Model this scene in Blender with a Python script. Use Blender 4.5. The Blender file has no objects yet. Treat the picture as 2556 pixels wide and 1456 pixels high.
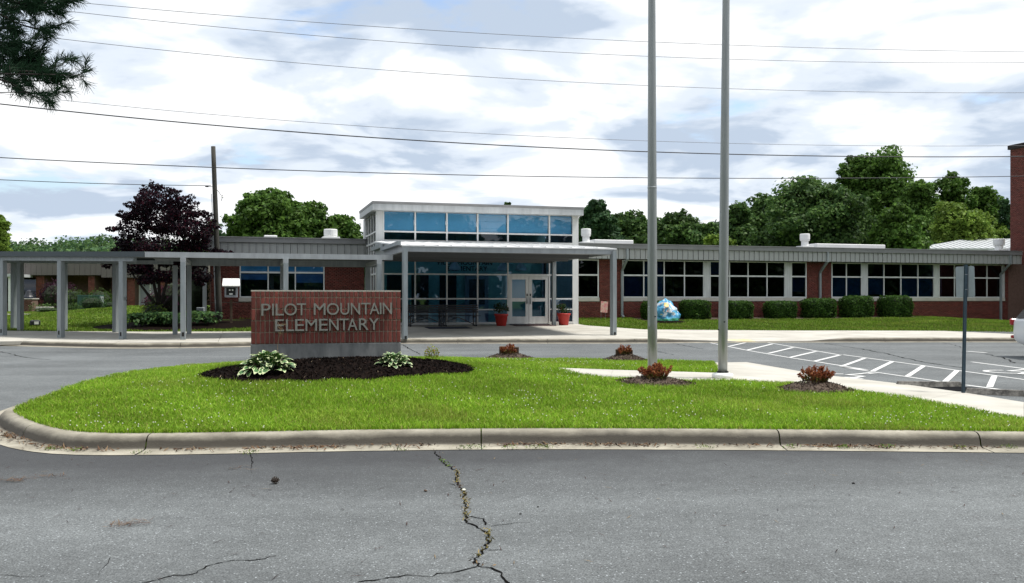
import bpy, math, random
import numpy as np
from mathutils import Vector, Matrix

# ------------------------------------------------------------------ camera
sc = bpy.context.scene
F, CX, HZ, EYE = 2250.0, 1277.5, 745.0, 1.6      # focal length and horizon in 2555-px units, eye height in m
PHI = math.radians(16.3)                          # the facade runs 16.3 deg off the camera plane
CP, SP = math.cos(PHI), math.sin(PHI)
cam = bpy.data.cameras.new("camera")
cam.sensor_width = 36.0
cam.lens = 36.0 * F / 2555.0
cam.shift_y = 17.0 / 2555.0
cam.clip_start, cam.clip_end = 0.1, 3000.0
cam_o = bpy.data.objects.new("camera", cam)
cam_o.location = (0, 0, EYE)
cam_o.rotation_euler = (math.radians(90), 0, 0)
sc.collection.objects.link(cam_o)
sc.camera = cam_o

# ------------------------------------------------------------------ sky, sun, exposure
SUN_EL, SUN_AZ = math.radians(66), math.radians(88)   # azimuth clockwise from +Y: high on the right
world = bpy.data.worlds.new("World")
sc.world = world
world.use_nodes = True
nt = world.node_tree
nt.nodes.clear()
def wn(t, **kw):
    n = nt.nodes.new(t)
    for k, v in kw.items():
        setattr(n, k, v)
    return n
def wl(a, b): nt.links.new(a, b)
out = wn("ShaderNodeOutputWorld")
sky = wn("ShaderNodeTexSky", sky_type='NISHITA', sun_disc=False)
sky.sun_elevation, sky.sun_rotation = SUN_EL, SUN_AZ
sky.air_density, sky.dust_density, sky.ozone_density = 1.0, 2.0, 1.0
bg_sky = wn("ShaderNodeBackground"); bg_sky.inputs[1].default_value = 0.10
wl(sky.outputs[0], bg_sky.inputs[0])
tc = wn("ShaderNodeTexCoord")
sep = wn("ShaderNodeSeparateXYZ"); wl(tc.outputs["Generated"], sep.inputs[0])
zab = wn("ShaderNodeMath", operation='MAXIMUM'); wl(sep.outputs[2], zab.inputs[0]); zab.inputs[1].default_value = 0.0
zad = wn("ShaderNodeMath", operation='ADD'); wl(zab.outputs[0], zad.inputs[0]); zad.inputs[1].default_value = 0.16
dx = wn("ShaderNodeMath", operation='DIVIDE'); wl(sep.outputs[0], dx.inputs[0]); wl(zad.outputs[0], dx.inputs[1])
dy = wn("ShaderNodeMath", operation='DIVIDE'); wl(sep.outputs[1], dy.inputs[0]); wl(zad.outputs[0], dy.inputs[1])
cmb = wn("ShaderNodeCombineXYZ"); wl(dx.outputs[0], cmb.inputs[0]); wl(dy.outputs[0], cmb.inputs[1]); cmb.inputs[2].default_value = 3.7
def noise(scale, detail, rough, dist=0.0):
    n = wn("ShaderNodeTexNoise"); n.inputs["Scale"].default_value = scale; n.inputs["Detail"].default_value = detail
    n.inputs["Roughness"].default_value = rough; n.inputs["Distortion"].default_value = dist
    wl(cmb.outputs[0], n.inputs["Vector"]); return n
def ramp(src, stops):
    r = wn("ShaderNodeValToRGB"); e = r.color_ramp.elements
    while len(e) < len(stops): e.new(0.5)
    for el, (p, c) in zip(e, stops): el.position = p; el.color = (*c, 1)
    r.color_ramp.interpolation = 'EASE'
    wl(src, r.inputs[0]); return r
n_cover = noise(2.1, 8, 0.55, 0.2)
r_cover = ramp(n_cover.outputs["Fac"], [(0.285, (0, 0, 0)), (0.40, (1, 1, 1))])
n_tone = noise(2.0, 9, 0.5, 0.3)
CL_D, CL_M, CL_W = (0.25, 0.295, 0.36), (0.37, 0.405, 0.45), (0.485, 0.495, 0.505)
r_tone = ramp(n_tone.outputs["Fac"], [(0.40, CL_D), (0.485, CL_M), (0.56, CL_W), (0.75, (0.55, 0.55, 0.55))])
bg_cl = wn("ShaderNodeBackground"); bg_cl.inputs[1].default_value = 1.0
wl(r_tone.outputs[0], bg_cl.inputs[0])
mixw = wn("ShaderNodeMixShader")
wl(r_cover.outputs[0], mixw.inputs[0]); wl(bg_sky.outputs[0], mixw.inputs[1]); wl(bg_cl.outputs[0], mixw.inputs[2])
wl(mixw.outputs[0], out.inputs[0])
sun = bpy.data.lights.new("sun", 'SUN')
sun.energy, sun.angle, sun.color = 2.3, math.radians(10), (1.0, 0.96, 0.9)
sun_o = bpy.data.objects.new("sun", sun)
sdir = Vector((math.sin(SUN_AZ) * math.cos(SUN_EL), math.cos(SUN_AZ) * math.cos(SUN_EL), math.sin(SUN_EL)))
sun_o.rotation_euler = sdir.to_track_quat('Z', 'Y').to_euler()
sun_o.location = (0, -20, 40)
sc.collection.objects.link(sun_o)
vs = sc.view_settings
vs.view_transform, vs.look, vs.exposure, vs.gamma = 'Standard', 'None', 1.18, 1.0
vs.use_curve_mapping = False
sc.render.engine = 'CYCLES'
sc.cycles.use_denoising = True
sc.cycles.max_bounces = 6
sc.cycles.transparent_max_bounces = 12
sc.cycles.sample_clamp_indirect = 4.0
sc.cycles.caustics_reflective = sc.cycles.caustics_refractive = False

# ------------------------------------------------------------------ helpers
R = random.Random(7)
RNG = np.random.default_rng(11)
def gp(u, v, z=0.0):                 # ground point of height z seen at (u, v)
    Z = F * (EYE - z) / (v - HZ); return ((u - CX) * Z / F, Z, z)
def at(u, v, Z): return ((u - CX) * Z / F, Z, EYE - (v - HZ) * Z / F)
def dep(u, t): k = (u - CX) / F; return t / (CP - k * SP)
def su(u, t): k = (u - CX) / F; return dep(u, t) * (k * CP + SP)
def zv(u, v, t): return EYE - (v - HZ) * dep(u, t) / F
def W(s, t, z=0.0): return (s * CP - t * SP, s * SP + t * CP, z)
def ST(p): return (p[0] * CP + p[1] * SP, -p[0] * SP + p[1] * CP)
def smooth(x): x = max(0.0, min(1.0, x)); return x * x * (3 - 2 * x)

def link(o, parent=None):
    sc.collection.objects.link(o)
    if parent is not None: o.parent = parent
    return o
def tag(o, label=None, cat=None, group=None, kind=None):
    if label: o["label"] = label
    if cat: o["category"] = cat
    if group: o["group"] = group
    if kind: o["kind"] = kind
    return o
def empty(name, loc=(0, 0, 0), rz=0.0, label=None, cat=None, group=None):
    o = bpy.data.objects.new(name, None); o.location = loc; o.rotation_euler = (0, 0, rz)
    o.empty_display_size = 0.2
    link(o); return tag(o, label, cat, group)
def mesh_obj(name, me, parent=None, loc=None, rot=None):
    o = bpy.data.objects.new(name, me)
    if loc is not None: o.location = loc
    if rot is not None: o.rotation_euler = rot
    return link(o, parent)
def copy_tree(o, parent=None):
    c = o.copy(); sc.collection.objects.link(c); c.parent = parent
    for ch in list(o.children): copy_tree(ch, c)
    return c

class MB:
    def __init__(self): self.v, self.f, self.c = [], [], None
    def add(self, vs_, fs):
        b = len(self.v); self.v += [tuple(p) for p in vs_]; self.f += [tuple(i + b for i in q) for q in fs]; return self
    def box(self, x0, x1, y0, y1, z0, z1):
        return self.add([(x0, y0, z0), (x1, y0, z0), (x1, y1, z0), (x0, y1, z0), (x0, y0, z1), (x1, y0, z1), (x1, y1, z1), (x0, y1, z1)],
                        [(0, 3, 2, 1), (4, 5, 6, 7), (0, 1, 5, 4), (1, 2, 6, 5), (2, 3, 7, 6), (3, 0, 4, 7)])
    def cbox(self, x0, x1, y0, y1, z0, z1, b=0.01):      # box with chamfered edges, 24 verts
        import itertools
        X, Y, Zz = (x0, x1), (y0, y1), (z0, z1)
        idx, vs_ = {}, []
        for i, j, k in itertools.product((0, 1), repeat=3):
            sx, sy, sz = 1 - 2 * i, 1 - 2 * j, 1 - 2 * k
            for a in range(3):
                p = [X[i] + sx * b, Y[j] + sy * b, Zz[k] + sz * b]
                p[a] = (X[i], Y[j], Zz[k])[a]
                idx[(i, j, k, a)] = len(vs_); vs_.append(tuple(p))
        fs = []
        def q(*ks): fs.append(tuple(idx[k] for k in ks))
        for a in range(3):
            o = [x for x in range(3) if x != a]
            for d in (0, 1):
                def key(m, n):
                    t_ = [0, 0, 0]; t_[a] = d; t_[o[0]] = m; t_[o[1]] = n; return (*t_, a)
                ring = [key(0, 0), key(1, 0), key(1, 1), key(0, 1)]
                flip = (d == 0) == (a != 1)
                q(*(ring[::-1] if flip else ring))
        for a in range(3):                                # edges parallel to axis a
            o = [x for x in range(3) if x != a]
            for m in (0, 1):
                for n in (0, 1):
                    def key(d, ax):
                        t_ = [0, 0, 0]; t_[a] = d; t_[o[0]] = m; t_[o[1]] = n; return (*t_, ax)
                    q(key(0, o[0]), key(1, o[0]), key(1, o[1]), key(0, o[1]))
        for i, j, k in itertools.product((0, 1), repeat=3):
            q((i, j, k, 0), (i, j, k, 1), (i, j, k, 2))
        return self.add(vs_, fs)
    def bar(self, p, q, w, h=None):                        # square bar from p to q
        h = h or w
        p, q = Vector(p), Vector(q); d = (q - p).normalized()
        a = Vector((0, 0, 1)) if abs(d.z) < 0.95 else Vector((1, 0, 0))
        x = d.cross(a).normalized() * (w / 2); y = x.cross(d).normalized() * (h / 2)
        vs_ = [p - x - y, p + x - y, p + x + y, p - x + y, q - x - y, q + x - y, q + x + y, q - x + y]
        return self.add(vs_, [(0, 3, 2, 1), (4, 5, 6, 7), (0, 1, 5, 4), (1, 2, 6, 5), (2, 3, 7, 6), (3, 0, 4, 7)])
    def tube(self, pts, rad, n=8, cap=True):
        pts = [Vector(p) for p in pts]
        rad = rad if hasattr(rad, '__len__') else [rad] * len(pts)
        b = len(self.v); ref = None
        for i, p in enumerate(pts):
            d = (pts[min(i + 1, len(pts) - 1)] - pts[max(i - 1, 0)]).normalized()
            if ref is None: ref = Vector((1, 0, 0)) if abs(d.x) < 0.9 else Vector((0, 1, 0))
            x = (ref - d * ref.dot(d)).normalized(); y = d.cross(x); ref = x
            for k in range(n):
                a = 2 * math.pi * k / n
                self.v.append(tuple(p + (x * math.cos(a) + y * math.sin(a)) * rad[i]))
        for i in range(len(pts) - 1):
            for k in range(n):
                k2 = (k + 1) % n
                self.f.append((b + i * n + k, b + i * n + k2, b + (i + 1) * n + k2, b + (i + 1) * n + k))
        if cap:
            self.f.append(tuple(b + k for k in reversed(range(n))))
            self.f.append(tuple(b + (len(pts) - 1) * n + k for k in range(n)))
        return self
    def lathe(self, prof, n=20, c=(0, 0, 0)):
        b = len(self.v)
        for r, z in prof:
            for k in range(n):
                a = 2 * math.pi * k / n
                self.v.append((c[0] + r * math.cos(a), c[1] + r * math.sin(a), c[2] + z))
        for i in range(len(prof) - 1):
            for k in range(n):
                k2 = (k + 1) % n
                self.f.append((b + i * n + k, b + i * n + k2, b + (i + 1) * n + k2, b + (i + 1) * n + k))
        self.f.append(tuple(b + k for k in reversed(range(n))))
        self.f.append(tuple(b + (len(prof) - 1) * n + k for k in range(n)))
        return self
    def prism(self, poly, z0, z1=None):                    # poly of (x,y) or (x,y,z); thickness when 3-D
        n = len(poly)
        if len(poly[0]) == 3:
            top = poly; bot = [(p[0], p[1], p[2] - z0) for p in poly]
        else:
            top = [(p[0], p[1], z1) for p in poly]; bot = [(p[0], p[1], z0) for p in poly]
        return self.add(bot + list(top), [tuple(reversed(range(n))), tuple(range(n, 2 * n))] +
                        [(i, (i + 1) % n, n + (i + 1) % n, n + i) for i in range(n)])
    def shift(self, d):
        self.v = [(x + d[0], y + d[1], z + d[2]) for x, y, z in self.v]; return self
    def mesh(self, name, mat, smooth_=False):
        me = bpy.data.meshes.new(name); me.from_pydata(self.v, [], self.f); me.update()
        if mat is not None: me.materials.append(mat)
        if smooth_: me.polygons.foreach_set("use_smooth", [True] * len(me.polygons))
        return me
    def build(self, name, mat, parent=None, smooth_=False, off=None):
        if off: self.shift((-off[0], -off[1], -off[2]))
        return mesh_obj(name, self.mesh(name, mat, smooth_), parent)

def np_mesh(name, V, Q, mat, col=None, smooth_=False):
    V = np.asarray(V, np.float32); Q = np.asarray(Q, np.int32); m = Q.shape[1]
    me = bpy.data.meshes.new(name)
    me.vertices.add(len(V)); me.vertices.foreach_set("co", V.ravel())
    me.loops.add(Q.size); me.loops.foreach_set("vertex_index", Q.ravel())
    me.polygons.add(len(Q)); me.polygons.foreach_set("loop_start", np.arange(0, Q.size, m, dtype=np.int32))
    try: me.polygons.foreach_set("loop_total", np.full(len(Q), m, np.int32))
    except Exception: pass
    if col is not None:
        a = me.attributes.new("Col", 'FLOAT_COLOR', 'POINT')
        c4 = np.ones((len(V), 4), np.float32); c4[:, :3] = col; a.data.foreach_set("color", c4.ravel())
    if smooth_: me.polygons.foreach_set("use_smooth", np.ones(len(Q), bool))
    me.update(calc_edges=True); me.validate()
    if mat is not None: me.materials.append(mat)
    return me

def leaf_quads(P, N, L, Wd, rng, fold=0.0, up=None):
    n = len(P)
    N = N / (np.linalg.norm(N, axis=1, keepdims=True) + 1e-9)
    A = rng.normal(size=(n, 3)) if up is None else up + rng.normal(size=(n, 3)) * 0.35
    T = A - N * np.sum(A * N, 1, keepdims=True); T /= (np.linalg.norm(T, axis=1, keepdims=True) + 1e-9)
    B = np.cross(N, T)
    L = np.asarray(L).reshape(-1, 1); Wd = np.asarray(Wd).reshape(-1, 1)
    V = np.stack([P - T * L / 2, P + B * Wd / 2 + N * fold * L, P + T * L / 2, P - B * Wd / 2 + N * fold * L], 1).reshape(-1, 3)
    Q = np.arange(n * 4).reshape(n, 4)
    return V, Q

# ------------------------------------------------------------------ materials
def mat(name, col, rough=0.7, metal=0.0, var=0.0, vscale=5.0, bump=0.0, bscale=40.0, spec=0.5, attr=False, col2=None, stretch=None, detail=5):
    m = bpy.data.materials.new(name); m.use_nodes = True
    t = m.node_tree; b = t.nodes["Principled BSDF"]
    b.inputs["Base Color"].default_value = (*col, 1); b.inputs["Roughness"].default_value = rough
    b.inputs["Metallic"].default_value = metal; b.inputs["Specular IOR Level"].default_value = spec
    tcn = t.nodes.new("ShaderNodeTexCoord"); src = tcn.outputs["Object"]
    if stretch:
        mp = t.nodes.new("ShaderNodeMapping"); mp.inputs["Scale"].default_value = stretch
        t.links.new(src, mp.inputs[0]); src = mp.outputs[0]
    colout = None
    if attr:
        at_ = t.nodes.new("ShaderNodeAttribute"); at_.attribute_name = "Col"; colout = at_.outputs["Color"]
    if var or col2:
        n = t.nodes.new("ShaderNodeTexNoise"); n.inputs["Scale"].default_value = vscale; n.inputs["Detail"].default_value = detail
        n.inputs["Roughness"].default_value = 0.62
        t.links.new(src, n.inputs["Vector"])
        mr = t.nodes.new("ShaderNodeMapRange"); mr.inputs[1].default_value = 0.32; mr.inputs[2].default_value = 0.68
        t.links.new(n.outputs["Fac"], mr.inputs[0])
        mx = t.nodes.new("ShaderNodeMix"); mx.data_type = 'RGBA'
        t.links.new(mr.outputs[0], mx.inputs["Factor"])
        if col2 is None:
            if colout is None:
                mx.inputs[6].default_value = (*[c * (1 - var) for c in col], 1); mx.inputs[7].default_value = (*[min(1, c * (1 + var)) for c in col], 1)
            else:
                mm = t.nodes.new("ShaderNodeMix"); mm.data_type = 'RGBA'; mm.blend_type = 'MULTIPLY'; mm.inputs["Factor"].default_value = 1
                mx.inputs[6].default_value = (1 - var,) * 3 + (1,); mx.inputs[7].default_value = (1 + var,) * 3 + (1,)
                t.links.new(colout, mm.inputs[6]); t.links.new(mx.outputs[2], mm.inputs[7]); colout = mm.outputs[2]; mx = None
        else:
            mx.inputs[6].default_value = (*col, 1); mx.inputs[7].default_value = (*col2, 1)
        if mx is not None: colout = mx.outputs[2]
    if colout is not None: t.links.new(colout, b.inputs["Base Color"])
    if bump:
        nb = t.nodes.new("ShaderNodeTexNoise"); nb.inputs["Scale"].default_value = bscale; nb.inputs["Detail"].default_value = 4
        t.links.new(src, nb.inputs["Vector"])
        bp = t.nodes.new("ShaderNodeBump"); bp.inputs["Strength"].default_value = bump; bp.inputs["Distance"].default_value = 0.02
        t.links.new(nb.outputs["Fac"], bp.inputs["Height"]); t.links.new(bp.outputs[0], b.inputs["Normal"])
    m["_"] = 0
    return m
def foliage(name, transl=0.36, rough=0.55):
    m = bpy.data.materials.new(name); m.use_nodes = True
    t = m.node_tree; b = t.nodes["Principled BSDF"]; b.inputs["Roughness"].default_value = rough; b.inputs["Specular IOR Level"].default_value = 0.12
    a = t.nodes.new("ShaderNodeAttribute"); a.attribute_name = "Col"
    tr = t.nodes.new("ShaderNodeBsdfTranslucent"); mx = t.nodes.new("ShaderNodeMixShader"); mx.inputs[0].default_value = transl
    t.links.new(a.outputs["Color"], b.inputs["Base Color"]); t.links.new(a.outputs["Color"], tr.inputs[0])
    t.links.new(b.outputs[0], mx.inputs[1]); t.links.new(tr.outputs[0], mx.inputs[2])
    t.links.new(mx.outputs[0], t.nodes["Material Output"].inputs[0])
    return m
def glass(name, tint, refl=1.0, rough=0.0):
    m = bpy.data.materials.new(name); m.use_nodes = True
    t = m.node_tree; t.nodes.remove(t.nodes["Principled BSDF"])
    tr = t.nodes.new("ShaderNodeBsdfTransparent"); tr.inputs[0].default_value = (*tint, 1)
    g = t.nodes.new("ShaderNodeBsdfGlossy"); g.inputs["Roughness"].default_value = rough; g.inputs[0].default_value = (refl, refl, refl, 1)
    fr = t.nodes.new("ShaderNodeFresnel"); fr.inputs[0].default_value = 1.5
    mx = t.nodes.new("ShaderNodeMixShader")
    t.links.new(fr.outputs[0], mx.inputs[0]); t.links.new(tr.outputs[0], mx.inputs[1]); t.links.new(g.outputs[0], mx.inputs[2])
    t.links.new(mx.outputs[0], t.nodes["Material Output"].inputs[0])
    return m

def asphalt_mat(name, base, speck, stain_y=None):
    m = mat(name, base, 0.85, spec=0.3); t = m.node_tree; b = t.nodes["Principled BSDF"]
    tcn = t.nodes.new("ShaderNodeTexCoord"); src = tcn.outputs["Object"]
    def nz(sc_, det, ro=0.6):
        n = t.nodes.new("ShaderNodeTexNoise"); n.inputs["Scale"].default_value = sc_; n.inputs["Detail"].default_value = det; n.inputs["Roughness"].default_value = ro
        t.links.new(src, n.inputs["Vector"]); return n
    def rmp(o, a0, a1, c0, c1):
        mr = t.nodes.new("ShaderNodeMapRange"); mr.inputs[1].default_value = a0; mr.inputs[2].default_value = a1; mr.inputs[3].default_value = c0; mr.inputs[4].default_value = c1
        t.links.new(o, mr.inputs[0]); return mr.outputs[0]
    def mul(a, bb):
        n = t.nodes.new("ShaderNodeMath"); n.operation = 'MULTIPLY'; t.links.new(a, n.inputs[0]); t.links.new(bb, n.inputs[1]); return n.outputs[0]
    big = rmp(nz(0.35, 5).outputs["Fac"], 0.3, 0.7, 0.76, 1.2)
    mid = mul(rmp(nz(6, 4).outputs["Fac"], 0.3, 0.7, 0.87, 1.13), rmp(nz(30, 3, 0.75).outputs["Fac"], 0.3, 0.7, 0.70, 1.30))
    fine = rmp(nz(85, 2, 0.7).outputs["Fac"], 0.3, 0.7, 0.40, 1.60)
    mp_ = t.nodes.new("ShaderNodeMapping"); mp_.inputs["Scale"].default_value = (0.12, 1.0, 1.0); t.links.new(src, mp_.inputs[0])
    ln = t.nodes.new("ShaderNodeTexNoise"); ln.inputs["Scale"].default_value = 1.1; ln.inputs["Detail"].default_value = 5; t.links.new(mp_.outputs[0], ln.inputs["Vector"])
    f = mul(mul(mul(big, mid), fine), rmp(ln.outputs["Fac"], 0.3, 0.7, 0.86, 1.14))
    # pale stones: a random few cells
    vo = t.nodes.new("ShaderNodeTexVoronoi"); vo.inputs["Scale"].default_value = 62; t.links.new(src, vo.inputs["Vector"])
    sp = t.nodes.new("ShaderNodeSeparateColor"); t.links.new(vo.outputs["Color"], sp.inputs[0])
    pick = t.nodes.new("ShaderNodeMath"); pick.operation = 'GREATER_THAN'; pick.inputs[1].default_value = 0.925; t.links.new(sp.outputs[0], pick.inputs[0])
    near = t.nodes.new("ShaderNodeMath"); near.operation = 'LESS_THAN'; near.inputs[1].default_value = 0.36; t.links.new(vo.outputs["Distance"], near.inputs[0])
    pk = mul(pick.outputs[0], near.outputs[0])
    mx = t.nodes.new("ShaderNodeMix"); mx.data_type = 'RGBA'; mx.blend_type = 'MULTIPLY'; mx.inputs["Factor"].default_value = 1
    mx.inputs[6].default_value = (*base, 1); t.links.new(f, mx.inputs[7])
    m2 = t.nodes.new("ShaderNodeMix"); m2.data_type = 'RGBA'; t.links.new(pk, m2.inputs["Factor"])
    t.links.new(mx.outputs[2], m2.inputs[6]); m2.inputs[7].default_value = (*speck, 1)
    res = m2.outputs[2]
    if stain_y is not None:     # damp, dirty band where water stands along the gutter, and a brown patch at its left
        se = t.nodes.new("ShaderNodeSeparateXYZ"); t.links.new(src, se.inputs[0])
        wob = rmp(nz(0.7, 4).outputs["Fac"], 0.3, 0.7, -0.55, 0.55)
        ad = t.nodes.new("ShaderNodeMath"); ad.operation = 'ADD'; t.links.new(se.outputs[1], ad.inputs[0]); t.links.new(wob, ad.inputs[1])
        xx = t.nodes.new("ShaderNodeMath"); xx.operation = 'MULTIPLY_ADD'; xx.inputs[1].default_value = -0.12; t.links.new(se.outputs[0], xx.inputs[0]); t.links.new(ad.outputs[0], xx.inputs[2])
        k = rmp(xx.outputs[0], stain_y - 2.3, stain_y - 0.2, 0.0, 0.8)
        k = mul(k, rmp(se.outputs[1], 9.9, 11.5, 1.0, 0.0))
        m3 = t.nodes.new("ShaderNodeMix"); m3.data_type = 'RGBA'; t.links.new(k, m3.inputs["Factor"])
        t.links.new(res, m3.inputs[6]); m3.inputs[7].default_value = (0.028, 0.028, 0.030, 1); res = m3.outputs[2]
    t.links.new(res, b.inputs["Base Color"])
    bp = t.nodes.new("ShaderNodeBump"); bp.inputs["Strength"].default_value = 0.7; bp.inputs["Distance"].default_value = 0.006
    t.links.new(nz(70, 3).outputs["Fac"], bp.inputs["Height"]); t.links.new(bp.outputs[0], b.inputs["Normal"])
    return m

M = {}
M['asphalt'] = asphalt_mat('asphalt', (0.125, 0.135, 0.148), (0.42, 0.43, 0.43))
M['asphalt_near'] = asphalt_mat('asphalt_near', (0.113, 0.121, 0.122), (0.29, 0.31, 0.32), 9.3)
M['crack'] = mat('crack_fill', (0.005, 0.0045, 0.004), 0.95, spec=0.03, var=0.5, vscale=60)
M['paint_line'] = mat('road_paint', (0.72, 0.72, 0.70), 0.7, col2=(0.45, 0.45, 0.44), vscale=22, detail=8)
M['yellow'] = mat('worn_yellow_paint', (0.62, 0.47, 0.16), 0.75, col2=(0.55, 0.5, 0.38), vscale=5)
M['concrete'] = mat('concrete_walk', (0.34, 0.32, 0.275), 0.85, col2=(0.48, 0.46, 0.405), vscale=0.9, bump=0.15, bscale=60)
M['concrete_l'] = mat('concrete_bright', (0.35, 0.33, 0.285), 0.85, col2=(0.49, 0.47, 0.415), vscale=0.8, bump=0.15, bscale=60)
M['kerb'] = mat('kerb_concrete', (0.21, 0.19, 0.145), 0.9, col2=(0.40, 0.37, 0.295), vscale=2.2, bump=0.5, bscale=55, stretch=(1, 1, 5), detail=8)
M['sign_base'] = mat('cast_concrete', (0.11, 0.118, 0.12), 0.85, col2=(0.23, 0.235, 0.23), vscale=2.5, bump=0.2, bscale=30, stretch=(2.5, 1, 0.7), detail=8)
def grime_and_shade(m, colr, z0, z1, amp, strength):
    # kerb face: dirt and the steep side's shade painted as one irregular dark band
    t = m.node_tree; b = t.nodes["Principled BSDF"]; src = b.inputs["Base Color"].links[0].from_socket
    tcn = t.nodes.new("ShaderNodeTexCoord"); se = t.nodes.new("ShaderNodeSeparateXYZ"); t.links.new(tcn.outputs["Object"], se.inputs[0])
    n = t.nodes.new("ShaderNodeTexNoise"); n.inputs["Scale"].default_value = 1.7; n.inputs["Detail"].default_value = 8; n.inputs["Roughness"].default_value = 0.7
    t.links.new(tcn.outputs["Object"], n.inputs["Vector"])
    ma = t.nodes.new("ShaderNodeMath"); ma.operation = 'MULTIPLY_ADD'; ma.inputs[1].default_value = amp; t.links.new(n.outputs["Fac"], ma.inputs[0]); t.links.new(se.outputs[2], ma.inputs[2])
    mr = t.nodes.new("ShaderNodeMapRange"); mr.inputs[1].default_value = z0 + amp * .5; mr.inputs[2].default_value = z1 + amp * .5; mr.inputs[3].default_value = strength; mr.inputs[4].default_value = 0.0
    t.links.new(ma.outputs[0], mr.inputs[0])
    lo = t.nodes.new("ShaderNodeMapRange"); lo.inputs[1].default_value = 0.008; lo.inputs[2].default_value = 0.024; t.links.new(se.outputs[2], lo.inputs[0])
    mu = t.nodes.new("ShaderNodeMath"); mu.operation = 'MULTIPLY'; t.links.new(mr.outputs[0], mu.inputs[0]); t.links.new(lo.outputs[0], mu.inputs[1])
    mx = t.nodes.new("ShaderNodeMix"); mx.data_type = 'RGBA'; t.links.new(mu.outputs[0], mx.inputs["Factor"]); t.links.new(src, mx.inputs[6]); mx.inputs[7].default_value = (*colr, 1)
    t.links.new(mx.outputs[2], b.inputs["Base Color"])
grime_and_shade(M['kerb'], (0.055, 0.048, 0.038), 0.085, 0.17, 0.16, 0.92)
M['mortar'] = mat('mortar', (0.35, 0.28, 0.22), 0.95, var=0.2, vscale=20)
M['mortar_wall'] = mat('mortar_wall', (0.15, 0.09, 0.07), 0.95, var=0.2, vscale=8)
M['brick_sign'] = mat('sign_brick', (0.21, 0.045, 0.03), 0.75, attr=True, var=0.22, vscale=18, bump=0.35, bscale=70)
M['brick'] = mat('wall_brick', (0.2, 0.05, 0.035), 0.85, attr=True, var=0.12, vscale=12, bump=0.3, bscale=40)
M['letter'] = mat('sign_letter_metal', (0.27, 0.27, 0.245), 0.5, metal=0.3, var=0.15, vscale=10)
M['white_frame'] = mat('white_aluminium', (0.66, 0.67, 0.66), 0.45, var=0.10, vscale=3, stretch=(2, 2, 0.4))
M['grey_post'] = mat('grey_painted_metal', (0.24, 0.268, 0.278), 0.5, var=0.16, vscale=3, stretch=(3, 3, 0.5))
M['fascia_white'] = mat('pale_metal_fascia', (0.44, 0.455, 0.46), 0.5, var=0.13, vscale=2.2, stretch=(2, 2, 0.25))
M['fascia_grey'] = mat('grey_metal_fascia', (0.33, 0.35, 0.36), 0.5, var=0.13, vscale=2.2, stretch=(2, 2, 0.25))
M['roof_white'] = mat('white_roof_membrane', (0.72, 0.72, 0.71), 0.7, var=0.08, vscale=1.2)
M['gutter'] = mat('grey_gutter', (0.20, 0.20, 0.20), 0.5, var=0.1, vscale=2)
M['panel'] = mat('ribbed_metal_panel', (0.36, 0.365, 0.355), 0.55, var=0.08, vscale=2, stretch=(1, 1, 0.3))
M['sill'] = mat('precast_sill', (0.52, 0.49, 0.43), 0.85, var=0.12, vscale=3)
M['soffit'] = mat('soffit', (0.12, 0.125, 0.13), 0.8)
M['glass_dark'] = glass('tinted_glass', (0.40, 0.47, 0.58))
M['glass_green'] = glass('green_tinted_glass', (0.66, 0.86, 1.0))
M['glass_clear'] = glass('clear_glass', (0.97, 0.98, 0.99))
M['blind_teal'] = mat('teal_blind', (0.16, 0.34, 0.42), 0.8, var=0.2, vscale=2)
M['blind_blue'] = mat('navy_blind', (0.11, 0.15, 0.24), 0.8, var=0.2, vscale=2)
M['shade_blue'] = mat('blue_roller_shade', (0.16, 0.58, 0.95), 0.8, var=0.06, vscale=1)
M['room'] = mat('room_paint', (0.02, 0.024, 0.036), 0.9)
M['room_green'] = mat('green_room_paint', (0.42, 0.70, 0.58), 0.9, var=0.06, vscale=0.6)
M['room_floor'] = mat('room_floor', (0.16, 0.18, 0.26), 0.4)
M['black_metal'] = mat('black_powder_coat', (0.012, 0.013, 0.018), 0.45, var=0.2, vscale=9)
M['black'] = mat('black_rubber', (0.01, 0.01, 0.01), 0.8)
M['mat_blue'] = mat('navy_mat', (0.012, 0.018, 0.035), 0.95, var=0.3, vscale=30)
M['mat_dark'] = mat('dark_doormat', (0.012, 0.012, 0.016), 0.95, col2=(0.07, 0.03, 0.025), vscale=9)
M['red_pot'] = mat('red_plastic_pot', (0.42, 0.025, 0.02), 0.5, var=0.12, vscale=6)
M['steel'] = mat('galvanised_steel', (0.36, 0.38, 0.39), 0.42, metal=0.55, var=0.12, vscale=5)
M['pole'] = mat('aluminium_pole', (0.27, 0.285, 0.28), 0.36, metal=0.45, var=0.1, vscale=3, stretch=(6, 6, 0.6))
M['sign_back'] = mat('sign_back_aluminium', (0.25, 0.285, 0.31), 0.35, metal=0.5, var=0.12, vscale=6)
M['wood_pole'] = mat('weathered_pole', (0.025, 0.024, 0.02), 0.9, col2=(0.065, 0.062, 0.05), vscale=6, bump=0.6, bscale=20, stretch=(8, 8, 0.4))
M['stump'] = mat('old_timber', (0.07, 0.045, 0.028), 0.9, var=0.4, vscale=9, bump=0.5, bscale=30)
M['wire'] = mat('wire', (0.015, 0.015, 0.02), 0.6)
M['wire_grey'] = mat('bare_wire', (0.12, 0.12, 0.13), 0.5)
M['mulch'] = mat('dark_mulch', (0.004, 0.003, 0.0028), 0.95, spec=0.03, col2=(0.014, 0.009, 0.007), vscale=30, bump=1.0, bscale=40)
M['mulch_old'] = mat('grey_mulch', (0.04, 0.03, 0.022), 0.95, spec=0.1, col2=(0.13, 0.10, 0.08), vscale=22, bump=1.0, bscale=40)
M['dark_ground'] = mat('dark_streak_tone', (0.03, 0.022, 0.015), 0.95, var=0.4, vscale=6)
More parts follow.
